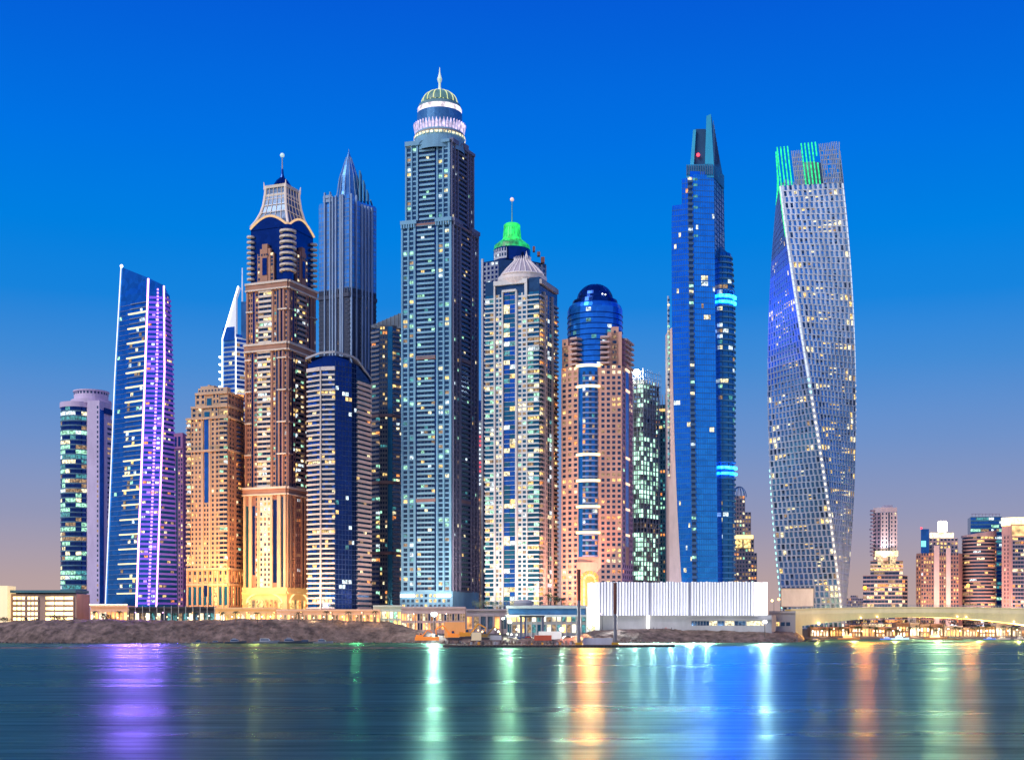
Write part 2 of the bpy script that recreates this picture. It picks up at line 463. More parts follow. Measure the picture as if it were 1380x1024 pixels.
# ---- dim purple block behind
def tower_purple_back():
    t = Tower('residential_tower', 'dim reddish purple tower squeezed between the purple-lit blade tower and the tan tower', 1190, 243)
    wm = wall('mauve_render', (.33, .15, .30), emit=(.6, .1, .5), es=.05)
    pts = lfr(t, (229, 8), (247, 0), (256, 30)); core(t, pts, BASE, t.z(583), wm)
    S = Face(const(pts), 0); S1 = Face(const(pts), 1)
    grid(t, S, 0, .45, BASE, t.z(606), 3.9, 3, wm, p=.2, pal=PAL); grid(t, S, .62, 1, BASE, t.z(606), 3.9, 2, wm, p=.3, pal=PALO)
    solid(t, S, .45, .62, BASE, t.z(606), .2, G_DARK, 'glazing'); solid(t, S, 0, 1, t.z(604), t.z(583), .8, wm)
    grid(t, S1, 0, 1, BASE, t.z(590), 3.9, 4, wm, p=.1)
    for i in range(3): t.cell(S, .1+.28*i, .28+.28*i, t.z(601), t.z(588), .9, G_NAVY)
    t.finish()

# ---- tan stepped tower
def tower_tan():
    t = Tower('apartment_tower', 'tan sandstone tower with stepped shoulders and a tall blue glass slot', 985, 290)
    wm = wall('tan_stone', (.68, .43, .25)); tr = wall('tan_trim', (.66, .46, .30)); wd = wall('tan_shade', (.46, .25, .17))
    L, Fr, Rr = (252, 12), (307, 0), (331, 34)
    pts = lfr(t, L, Fr, Rr); core(t, pts, BASE, t.z(562), wm)
    S0, S1 = Face(const(pts), 0), Face(const(pts), 1)
    FH = 3.55
    # lower three storeys and the body
    zc = t.z(768)
    for a, b, n, ty in ((0, .10, 1, 'b'), (.10, .37, 3, 'g'), (.37, .41, 0, 's'), (.41, .55, 1, 'v'), (.55, .59, 0, 's'), (.59, .80, 2, 'g'), (.80, 1, 2, 'b')):
        if ty == 'g': grid(t, S0, a, b, zc, t.z(562), FH, n, wm, pier=.52, span=.42, p=.10, pal=PALO+[L_GREEN])
        elif ty == 'b': balconies(t, S0, a, b, zc, t.z(562), FH, tr, dep=1.5, n=n, p=.30, pal=PALG+PAL)
        elif ty == 's': solid(t, S0, a, b, zc, t.z(562), .9, tr)
        else:
            solid(t, S0, a+.02, b-.02, t.z(676), t.z(560), .2, G_BLUE, 'glazing'); grid(t, S0, a, b, zc, t.z(678), FH, 2, wm, pier=.4, p=.1)
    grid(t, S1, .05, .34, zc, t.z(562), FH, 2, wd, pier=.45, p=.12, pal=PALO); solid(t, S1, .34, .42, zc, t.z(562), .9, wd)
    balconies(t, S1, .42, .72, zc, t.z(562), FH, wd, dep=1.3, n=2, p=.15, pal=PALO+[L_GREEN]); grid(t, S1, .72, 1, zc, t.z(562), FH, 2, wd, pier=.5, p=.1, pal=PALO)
    # base with tall arched bays
    for S, n, w_ in ((S0, 8, wm), (S1, 6, wd)):
        for i in range(n):
            cw = 1/n; solid(t, S, i*cw, i*cw+.3*cw, BASE, zc, 1.0, w_)
            t.cell(S, i*cw+.34*cw, i*cw+.9*cw, t.z(815), t.z(790), .3, G_TEAL if t.rnd.random() < .7 else L_WARM)
            for q in range(2): t.cell(S, i*cw+.45*cw, i*cw+.8*cw, t.z(783-9*q), t.z(778-9*q), .3, t.rnd.choice([G_DARK, G_DARK, L_WARM]))
    for zz, dd in ((606, 1.6), (766, 1.4), (787, 1.4), (562, 1.8)):
        for S in (S0, S1): sbox(t.mb('cornice'), S, 0, 1, t.z(zz+1.4), t.z(zz-1.4), 0, dd, tr)
    # the arch over the blue slot at the foot
    zz = t.z(789)
    for k in range(9):
        a0 = pi*k/9; a1 = pi*(k+1)/9
        u = lambda a: .48 - cos(a)*.055
        t.mb('arch').bar(S0.P(u(a0), zz+sin(a0)*3.4, 1.5), S0.P(u(a1), zz+sin(a1)*3.4, 1.5), .5, tr)
    t.cell(S0, .44, .52, t.z(803), t.z(788), 1.3, G_NAVY)
    # upper tiers
    def tier(la, ra, ytop, ybot, seg):
        a = S0.P(la, 0, 0); b = S0.P(ra, 0, 0)
        r = S1.P(.85 if ra > .9 else .6, 0, 0); f = pts[1]
        dx, dy = r[0]-f[0], r[1]-f[1]
        q = [(a[0]+.3, a[1]+.3), (b[0]-.1, b[1]+.3), (b[0]+dx, b[1]+dy), (a[0]+dx, a[1]+dy)]
        core(t, q, t.z(ybot), t.z(ytop), wm); T0, T1 = Face(const(q), 0), Face(const(q), 1)
        grid(t, T0, 0, .32, t.z(ybot), t.z(ytop+3), FH, seg, wm, pier=.5, p=.12, pal=PALO)
        solid(t, T0, .36, .5, t.z(ybot), t.z(ytop+8), .35, G_TEAL, 'glazing'); grid(t, T0, .54, .75, t.z(ybot), t.z(ytop+3), FH, 2, wm, pier=.5, p=.12)
        balconies(t, T0, .77, 1, t.z(ybot), t.z(ytop+8), FH, tr, dep=1.3, n=2, p=.2, pal=PALG)
        grid(t, T1, 0, 1, t.z(ybot), t.z(ytop+3), FH, 5, wd, pier=.5, p=.12, pal=PALO)
        for T_ in (T0, T1): sbox(t.mb('cornice'), T_, 0, 1, t.z(ytop+3), t.z(ytop), 0, 1.2, tr)
        return q
    tier(.10, 1, 545, 562, 2); q = tier(.2, 1, 527, 545, 2)
    # crown with a raised gabled centre
    T0 = Face(const(q), 0)
    m = t.mb('parapet')
    g = [(.1, 523), (.18, 519), (.4, 518), (.46, 516), (.6, 521), (1, 522)]
    for (u0, y0), (u1, y1) in zip(g, g[1:]): sbox(m, T0, u0, u1, t.z(527), t.z((y0+y1)/2), -4, .9, tr)
    for i in range(8): t.cell(T0, .12+.1*i, .17+.1*i, t.z(526), t.z(523.5), 1.0, G_DARK)
    t.finish()

# ---- white sail tower behind
def tower_sail():
    t = Tower('sail_tower', 'slender white-outlined tower with slanted sail roof and needle mast behind the tan tower', 1120, 316)
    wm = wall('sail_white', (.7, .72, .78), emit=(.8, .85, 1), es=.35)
    pts = [t.c(299, 6), t.c(318, 0), t.c(334, 8), t.c(334, 40), t.c(300, 40)]
    core(t, pts, BASE, t.z(455), G_STEEL)
    S0, S1 = Face(const(pts), 0), Face(const(pts), 1)
    m = t.mb('sail'); a, b, c_, = t.c(300, 6), t.c(318, 0), t.c(324, 3)
    zt, zb = t.z(386), t.z(455)
    for dy in (0,):
        P = [(a[0], a[1], zb), (b[0], b[1], zb), (b[0], b[1], t.z(400)), (t.c(323, 2)[0], b[1]+1, zt), (t.c(321, 2)[0], b[1]+1, zt)]
        m.poly(P, wm); m.poly([(p[0], p[1]+6, p[2]) for p in reversed(P)], wm)
        for i in range(len(P)):
            p, q = P[i], P[(i+1) % len(P)]; m.quad(p, (p[0], p[1]+6, p[2]), (q[0], q[1]+6, q[2]), q, wm)
    solid(t, S0, .1, .9, t.z(458), t.z(440), .5, G_BLUE, 'glazing')
    core(t, [t.c(325, 4), t.c(334, 4), t.c(334, 18), t.c(325, 18)], zb, t.z(405), G_STEEL, part='shaft')
    ed = LED('sail_edge', (.9, .95, 1), 3)
    m = MB(); m.bar((a[0], a[1]-1, BASE), (a[0], a[1]-1, zb), .5, ed); m.bar((a[0], a[1]-1, zb), (t.c(322, 2)[0], b[1]-1, zt), .6, ed); m.build('light_line', t.root)
    m = MB(); m.bar((b[0], b[1]-1, BASE), (b[0], b[1]-1, zb), .45, ed); m.build('light_line', t.root)
    m = MB(); x, y = t.c(326.5, 5); m.bar((x, y, t.z(450)), (x, y, t.z(359)), 1.0, wm, .4); m.build('mast', t.root)
    ribbons(t, S0, .06, .94, BASE, t.z(462), 3.9, 4, wall('sail_slab', (.4, .5, .6)), p=.12, pal=[L_WHITE, L_CREAM], dark=G_BLUE)
    ribbons(t, S1, .0, 1, BASE, t.z(450), 3.9, 3, wm, p=.3, pal=PALO, dark=G_BLUE)
    for i, (zf, h) in enumerate(floors(t.z(520), t.z(470), 7)):
        m = MB(); m.box(a[0]-3.2, a[0]+.3, a[1]-1, a[1]+4, zf, zf+1.1, ed); m.build('fin', t.root)
    t.finish()

# ---- flared brown tower
def tower_flared():
    t = Tower('residential_tower', 'tall brown and cream tower with a flared lantern crown and ball-tipped spire', 985, 379)
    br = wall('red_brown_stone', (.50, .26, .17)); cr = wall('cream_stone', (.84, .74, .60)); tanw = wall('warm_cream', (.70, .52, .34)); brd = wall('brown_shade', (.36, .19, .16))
    FH = 3.75
    def section(L, Fr, Rr, y0, y1, kind):
        pts = lfr(t, L, Fr, Rr); core(t, pts, t.z(y1), t.z(y0), brd)
        S0, S1 = Face(const(pts), 0), Face(const(pts), 1); z0, z1 = t.z(y1), t.z(y0)
        if kind == 0:    # lowest, tall dark glass strips between cream piers
            w = tanw
            for S, k in ((S0, 1), (S1, .8)):
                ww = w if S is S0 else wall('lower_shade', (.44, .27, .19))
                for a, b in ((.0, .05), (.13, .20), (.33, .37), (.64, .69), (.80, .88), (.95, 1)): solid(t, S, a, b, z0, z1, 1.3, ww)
                solid(t, S, .05, .13, z0, z1-14, .2, G_TEAL, 'glazing'); solid(t, S, .20, .27, z0+10, z1-14, .2, G_NAVY, 'glazing')
                grid(t, S, .27, .33, z0, z1, FH, 1, br, p=.2, pal=PALG)
                grid(t, S, .37, .64, z0, z1, FH, 3, cr if S is S0 else brd, pier=.45, p=.35 if S is S0 else .2, pal=[L_WHITE, L_CREAM, L_CREAM, L_DIM, L_ORNG])
                solid(t, S, .69, .80, z0+4, z1-10, .2, G_NAVY, 'glazing'); solid(t, S, .88, .95, z0, z1-8, .2, G_DARK, 'glazing')
        elif kind == 1:
            for S in (S0, S1):
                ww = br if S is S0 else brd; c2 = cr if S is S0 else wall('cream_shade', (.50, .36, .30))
                solid(t, S, 0, .04, z0, z1, 1.2, ww); grid(t, S, .04, .15, z0, z1, FH, 2, ww, p=.18, pal=PALO); solid(t, S, .15, .2, z0, z1, .3, G_NAVY, 'glazing')
                grid(t, S, .2, .30, z0, z1, FH, 1, ww, p=.4, pal=PALG)
                balconies(t, S, .30, .62, z0, z1, FH, c2, dep=1.4, n=3, p=.42, pal=[L_CREAM, L_WHITE, L_GREEN, L_DIM, L_WARM])
                solid(t, S, .62, .66, z0, z1, 1.0, ww); grid(t, S, .66, .74, z0, z1, FH, 1, ww, p=.3, pal=PALG); solid(t, S, .74, .80, z0, z1, .2, G_DARK, 'glazing')
                solid(t, S, .80, .84, z0, z1, 1.3, ww); solid(t, S, .84, .89, z0, z1-5, .3, G_NAVY, 'glazing'); solid(t, S, .89, .93, z0, z1, 1.3, ww)
                grid(t, S, .93, 1, z0, z1, FH, 1, ww, p=.1)
                for q in range(1, int((z1-z0)/24)+1):
                    sbox(t.mb('cornice'), S, .78, 1, z0+q*24, z0+q*24+1, 0, 1.9, c2); sbox(t.mb('cornice'), S, 0, .16, z0+q*24, z0+q*24+1, 0, 1.9, c2)
        for S in (S0, S1):
            sbox(t.mb('cornice'), S, -.02, 1.02, z1-1.6, z1, 0, 2.4, cr); sbox(t.mb('cornice'), S, -.01, 1.01, z1-5.2, z1-1.6, 0, 1.7, br); sbox(t.mb('cornice'), S, -.02, 1.02, z1-6.2, z1-5.2, 0, 2.2, cr)
        return pts, S0, S1
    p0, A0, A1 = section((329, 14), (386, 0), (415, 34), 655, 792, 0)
    # arched ground storeys glowing gold
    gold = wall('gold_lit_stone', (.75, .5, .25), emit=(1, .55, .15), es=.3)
    core(t, grow(p0, 1.2), BASE, t.z(791), gold, part='podium')
    g0, g1 = Face(const(grow(p0, 1.3)), 0), Face(const(grow(p0, 1.3)), 1)
    for S, n in ((g0, 1), (g1, 1)):
        for i in range(9):
            a0, a1 = pi*i/9, pi*(i+1)/9; u = lambda a: .5-cos(a)*.40; zz = lambda a: t.z(812)+sin(a)*8
            t.mb('arch').bar(S.P(u(a0), zz(a0), .6), S.P(u(a1), zz(a1), .6), .6, LED('arch_gold', (1, .7, .3), 1.6))
        for i in range(8): t.cell(S, .12+.1*i, .19+.1*i, t.z(820), t.z(808), .3, t.rnd.choice([L_ORNG, L_WARM, L_DIM]))
        sbox(t.mb('cornice'), S, 0, 1, t.z(800), t.z(797), 0, 1.4, gold)
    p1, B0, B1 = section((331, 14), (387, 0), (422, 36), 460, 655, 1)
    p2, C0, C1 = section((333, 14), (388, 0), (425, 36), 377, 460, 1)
    # upper navy shaft with gabled bays and a stack of corner balconies
    p3 = lfr(t, (338, 14), (388, 2), (422, 34)); core(t, p3, t.z(377), t.z(300), G_NAVY, part='upper_shaft')
    U0, U1 = Face(const(p3), 0), Face(const(p3), 1)
    for S, a, b in ((U0, .22, .66), (U1, .26, .68)):
        w2 = br if S is U0 else brd
        for (u0, u1, yt) in ((a, b, 338), (a+.08, b-.08, 332), (a+.15, b-.15, 326)): sbox(t.mb('gable'), S, u0, u1, t.z(377), t.z(yt), 0, 2.0+.1*(338-yt), w2)
        solid(t, S, a+.16, b-.16, t.z(368), t.z(345), 3.6, G_NAVY, 'glazing', d0=1)
        for i in range(2):
            for j in range(8):
                u = a+.02 if i == 0 else b-.11; t.cell(S, u, u+.09, t.z(374-4.7*j), t.z(371-4.7*j), 2.2, t.rnd.choice([G_DARK, G_DARK, L_DIM, L_CREAM]))
        for i in range(3): t.cell(S, a+.12+.07*i, a+.17+.07*i, t.z(342), t.z(339), 3.2, G_DARK)
        # arched head: the navy front ends in a golden curve
        n = 12
        for i in range(n):
            u0, u1 = i/n, (i+1)/n; zz = lambda u: t.z(302) + sin(pi*min(max(u, 0), 1))*t.s*15
            t.mb('crown_glazing').quad(S.P(u0, t.z(304), .5), S.P(u1, t.z(304), .5), (*S.P(u1, 0, .5)[:2], zz(u1)), (*S.P(u0, 0, .5)[:2], zz(u0)), G_NAVY)
            t.mb('arch').bar((*S.P(u0, 0, .8)[:2], zz(u0)), (*S.P(u1, 0, .8)[:2], zz(u1)), .85, LED('crown_arch', (1, .62, .3), .9))
    co = t.c(388, -1)
    CA = Arc(co[0]-.5, co[1]+3, 4.6, -100, 80)
    for j in range(8):
        z = t.z(366-7.6*j); m = MB(); m.prism([(CA.c[0]+6.4*cos(a), CA.c[1]+6.4*sin(a)) for a in [2*pi*i/14 for i in range(14)]], z, z+1.5, cr); m.build('balcony', t.root)
    core(t, [(CA.c[0]+4.2*cos(2*pi*i/12), CA.c[1]+4.2*sin(2*pi*i/12)) for i in range(12)], t.z(377), t.z(303), G_NAVY, part='upper_shaft')
    for e, S, u in (('l', U0, .02), ('r', U1, .97)):
        for j in range(9):
            z = t.z(372-7.2*j); x, y, _ = S.P(u, 0, 1); m = MB(); m.prism([(x+3.0*cos(a), y+3.0*sin(a)) for a in [2*pi*i/10 for i in range(10)]], z, z+1.3, cr); m.build('balcony', t.root)
    # flared lantern
    prof = [(300, 1.0), (293, .84), (284, .70), (272, .60), (258, .545), (248, .53)]
    cx = sum(p[0] for p in p3)/4; cy = sum(p[1] for p in p3)/4
    def sc_(k): return [(cx+(p[0]-cx)*k, cy+(p[1]-cy)*k) for p in p3]
    def zk(y, k): t.dz = (cy-t.D) - (cy-p3[1][1])*k; return t.z(y)
    m = t.mb('lantern'); lg = glass('lantern_glass', (.10, .16, .26), .3, .5)
    for (ya, ka), (yb, kb) in zip(prof, prof[1:]):
        a, b = sc_(ka*.97), sc_(kb*.97)
        for i in range(4):
            j = (i+1) % 4; m.quad((*a[i], zk(ya, ka)), (*a[j], zk(ya, ka)), (*b[j], zk(yb, kb)), (*b[i], zk(yb, kb)), lg)
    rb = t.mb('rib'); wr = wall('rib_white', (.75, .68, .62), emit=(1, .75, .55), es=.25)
    for (ya, ka), (yb, kb) in zip(prof, prof[1:]):
        a, b = sc_(ka), sc_(kb)
        for i in range(4):
            rb.bar((*a[i], zk(ya, ka)), (*b[i], zk(yb, kb)), 1.0, wr)
            j = (i+1) % 4
            for q in (1/5, 2/5, 3/5, 4/5):
                pa = (a[i][0]*(1-q)+a[j][0]*q, a[i][1]*(1-q)+a[j][1]*q); pb = (b[i][0]*(1-q)+b[j][0]*q, b[i][1]*(1-q)+b[j][1]*q)
                rb.bar((*pa, zk(ya, ka)), (*pb, zk(yb, kb)), .22, wr)
    k = sc_(.53)
    for yy in (265, 274, 284): kk = sc_(.56 if yy < 270 else .62 if yy < 280 else .71); [rb.bar((*kk[i], zk(yy, .6)), (*kk[(i+1) % 4], zk(yy, .6)), .25, wr) for i in range(4)]
    zk(0, .55)
    core(t, sc_(.55), t.z(262), t.z(259), cr, part='crown'); core(t, sc_(.50), t.z(259), t.z(251), G_DARK, part='crown'); core(t, sc_(.57), t.z(251), t.z(247), cr, part='crown')
    for i in range(4):
        x, y = sc_(.56)[i]; rb.bar((x, y, t.z(252)), (x+(x-cx)*.06, y, t.z(242)), .9, wr, .2)
    t.dz = cy-t.D
    t.mb('crown').lathe(cx, cy, [(7, t.z(251)), (4.5, t.z(244)), (2, t.z(240)), (1.2, t.z(236)), (.8, t.z(228))], G_NAVY, 12)
    m = MB(); m.bar((cx, cy, t.z(240)), (cx, cy, t.z(212)), .7, wall('mast_steel', (.5, .52, .55)), .3); s_ = m.build('spire', t.root)
    m = MB(); m.ball((cx, cy, t.z(209.5)), 1.7, wall('ball_white', (.7, .8, .8), emit=(.6, .9, .9), es=.5)); m.build('ball', s_)
    m = t.mb('lattice'); # bracing seen through the lantern skin
    t.finish()

# ---- grey-blue finned tower with a cone roof
def tower_finned():
    t = Tower('finned_tower', 'grey-blue tower with tall white vertical fins and a pointed cone roof', 1150, 470)
    st = wall('fin_white', (.32, .46, .64)); dk = wall('finned_dark', (.07, .09, .14)); up = glass('finned_blue', (.07, .34, .80), .3, .7)
    parts = [((430, 14), (448, 10), 268, 395), ((448, 4), (471, -2), 262, 390), ((471, -2), (486, 10), 264, 390), ((486, 10), (507, 22), 274, 405)]
    pts = [t.c(430, 14), t.c(448, 8), t.c(471, -2), t.c(486, 8), t.c(507, 22), t.c(500, 50), t.c(440, 50)]
    core(t, pts, BASE, t.z(395), dk); core(t, grow(pts, -.6), t.z(395), t.z(268), up, part='upper_shaft')
    f = const(pts); S = [Face(f, i) for i in range(4)]
    for i in (0, 1, 2, 3):
        curtain(t, S[i], 0, 1, t.z(393), t.z(270 if i != 1 else 263), 3.9, 5, up, p=.0, line=wall('finned_mullion', (.20, .30, .45)))
        for (zf, h) in floors(BASE, t.z(395), 3.9): sbox(t.mb('wall'), S[i], 0, 1, zf, zf+h*.35, 0, .5, dk)
        grid(t, S[i], .08, .92, t.z(520), t.z(397), 3.9, 5, dk, p=.02, pal=[L_DIM], dark=G_GREY)
    # crenellated shoulder at the change of colour
    for i in (0, 1, 2, 3):
        for q in range(7): sbox(t.mb('wall'), S[i], q/7+.02, q/7+.10, t.z(397), t.z(388), 0, 1.2, dk)
        sbox(t.mb('wall'), S[i], 0, 1, t.z(400), t.z(395), 0, 1.4, dk)
    for S_, us, yt in ((S[0], (.45, .85), 255), (S[1], (.04, .22, .50, .62), 262), (S[2], (.05, .5), 262), (S[3], (.0, .2, .4, .62), 272)):
        for u in us: m = MB(); sbox(m, S_, u, u+.07, BASE, t.z(yt), 0, 2.0, st); m.build('fin', t.root)
    solid(t, S[0], .35, 1, t.z(268), t.z(259), 1.0, st); solid(t, S[0], .4, 1, t.z(263), t.z(259), 1.6, st)
    cx, cy = t.c(470, 22); t.dz = 22
    m = t.mb('cone_roof'); cm = glass('cone_metal', (.10, .30, .62), .3, .6)
    m.lathe(cx, cy, [(11, t.z(275)), (9.4, t.z(262)), (8.2, t.z(240)), (5.2, t.z(225)), (2.2, t.z(213)), (.5, t.z(205))], cm, 14)
    for i in range(14):
        a = 2*pi*i/14
        t.mb('rib').bar((cx+11.2*cos(a), cy+11.2*sin(a), t.z(268)), (cx+8.3*cos(a), cy+8.3*sin(a), t.z(240)), .35, st)
        t.mb('rib').bar((cx+8.3*cos(a), cy+8.3*sin(a), t.z(240)), (cx+2.3*cos(a), cy+2.3*sin(a), t.z(213)), .3, st)
    for k in range(4): # stepped screen wall to the right of the cone
        x = cx+10+3.2*k; t.mb('screen').box(x, x+1.2, cy-8, cy+6, t.z(275), t.z(234+13*k), wall('screen_teal', (.10, .34, .5)))
    m = MB(); m.bar((cx, cy, t.z(210)), (cx, cy, t.z(201)), .4, st, .15); m.build('spire', t.root)
    t.finish()

# ---- dark tower with a slanted roof, behind the tallest one
def tower_dark_roof():
    t = Tower('residential_tower', 'dark green-grey tower with a slanted metal roof between striped tower and tallest tower', 1090, 522)
    wm = wall('dark_greenish', (.15, .17, .19)); rf = wall('roof_metal', (.30, .38, .42), .4)
    pts = [t.c(501, 6), t.c(512, 0), t.c(529, 0), t.c(548, 12), t.c(548, 45), t.c(505, 45)]
    core(t, pts, BASE, t.z(438), wm); f = const(pts)
    for k, n in ((0, 2), (2, 4)):
        balconies(t, Face(f, k), 0, 1, BASE, t.z(442), 3.9, wall('dark_slab', (.26, .27, .30)), dep=1.2, n=n, p=.17, pal=PALG+PALO)
    grid(t, Face(f, 1), 0, .6, BASE, t.z(440), 3.9, 3, wm, p=.2, pal=PALG+PALO, pier=.3); solid(t, Face(f, 1), .62, 1, BASE, t.z(440), .5, G_TEAL, 'glazing')
    for yy in (560, 650, 745): 
        for k in (0, 1, 2): sbox(t.mb('cornice'), Face(f, k), 0, 1, t.z(yy+2), t.z(yy-2), 0, 1.6, wall('brown_band', (.26, .17, .16)))
    m = t.mb('roof'); a, b, c_, d = t.c(500, 2), t.c(548, 4), t.c(548, 46), t.c(502, 46)
    m.prism([a, b, c_, d], t.z(441), lambda p: t.z(438)+(p[0]-a[0])*.44, rf)
    for q in range(9):
        x = a[0]+(b[0]-a[0])*q/9; m.bar((x, a[1]-.6, t.z(439)), (x, a[1]-.6, t.z(438)+(x-a[0])*.44), .3, wm)
    t.finish()

# ---- dark blue tower with curved striped ends
def tower_striped():
    t = Tower('striped_tower', 'dark blue curved glass tower wrapped at both ends in pale horizontal balcony stripes', 962, 457)
    st = wall('stripe_cream', (.74, .68, .62)); stb = wall('stripe_pinkish', (.70, .54, .48))
    pts = [t.c(415, 10), t.c(433, 2), t.c(452, 0), t.c(474, 10), t.c(480, 14), t.c(499, 34), t.c(480, 52), t.c(424, 50)]
    zt = t.z(487)
    core(t, pts, BASE, zt, G_NAVY); f = const(pts)
    FH = 3.65
    S0, S1, S2, S3, S4 = [Face(f, i) for i in range(5)]
    for S, n in ((S0, 3), (S1, 4)):
        for j, (zf, h) in enumerate(floors(BASE, t.z(500), FH)):
            t.balc.append((S, 0, .98, zf+h*.1, zf+h, 1.5, st, S.W(zf), .38))
            pr = .75 if (j % 14 == 5) else .05
            for i in range(n): t.cell(S, i/n+.02, (i+1)/n-.02, zf+h*.4, zf+h, .1, pick(t, pr, [L_WARM, L_CREAM, L_WARM], G_BLUE if t.rnd.random() < .25 else G_DARK))
    for (zf, h) in floors(BASE, t.z(505), FH):
        t.balc.append((S4, 0.0, 1, zf, zf+h, 1.4, stb, S4.W(zf), .52))
        for i in range(4): t.cell(S4, i/4+.02, (i+1)/4-.02, zf+h*.4, zf+h, .1, pick(t, .05, PALO, G_DARK))
    curtain(t, S2, 0, 1, BASE, t.z(486), FH, 5, G_NAVY, p=.05, pal=[L_WARM, L_WHITE, L_TEAL, L_DIM], line=wall('navy_mullion', (.03, .07, .16)))
    curtain(t, S3, 0, 1, BASE, t.z(486), FH, 2, G_NAVY, p=.03, pal=[L_DIM, L_WHITE], line=wall('navy_mullion', (.03, .07, .16)))
    solid(t, S1, -.04, .04, BASE, t.z(498), 2.2, st)
    # curved roof band: highest over the glass front
    m = t.mb('roof'); rm = wall('roof_grey', (.42, .44, .48), .5)
    for a, b, za, zb in ((0, 1, 478, 474), (1, 2, 474, 473), (2, 3, 473, 476), (3, 4, 476, 479), (4, 5, 479, 499), (5, 6, 499, 499), (6, 7, 499, 478), (7, 0, 478, 478)):
        p, q = grow(pts, 1.8)[a], grow(pts, 1.8)[b]; p2, q2 = grow(pts, -4)[a], grow(pts, -4)[b]
        m.quad((*p, t.z(za+3)), (*q, t.z(zb+3)), (*q, t.z(zb)), (*p, t.z(za)), rm)
        m.quad((*p, t.z(za)), (*q, t.z(zb)), (*q2, t.z(zb-1)), (*p2, t.z(za-1)), rm)
    for k in (0, 1): sbox(t.mb('roof'), Face(f, k), 0, 1, t.z(499), t.z(494), -.5, 1.8, st)
    core(t, grow(pts[:4]+pts[6:], -2.5), zt, t.z(478), G_NAVY, part='upper_shaft')
    t.finish()

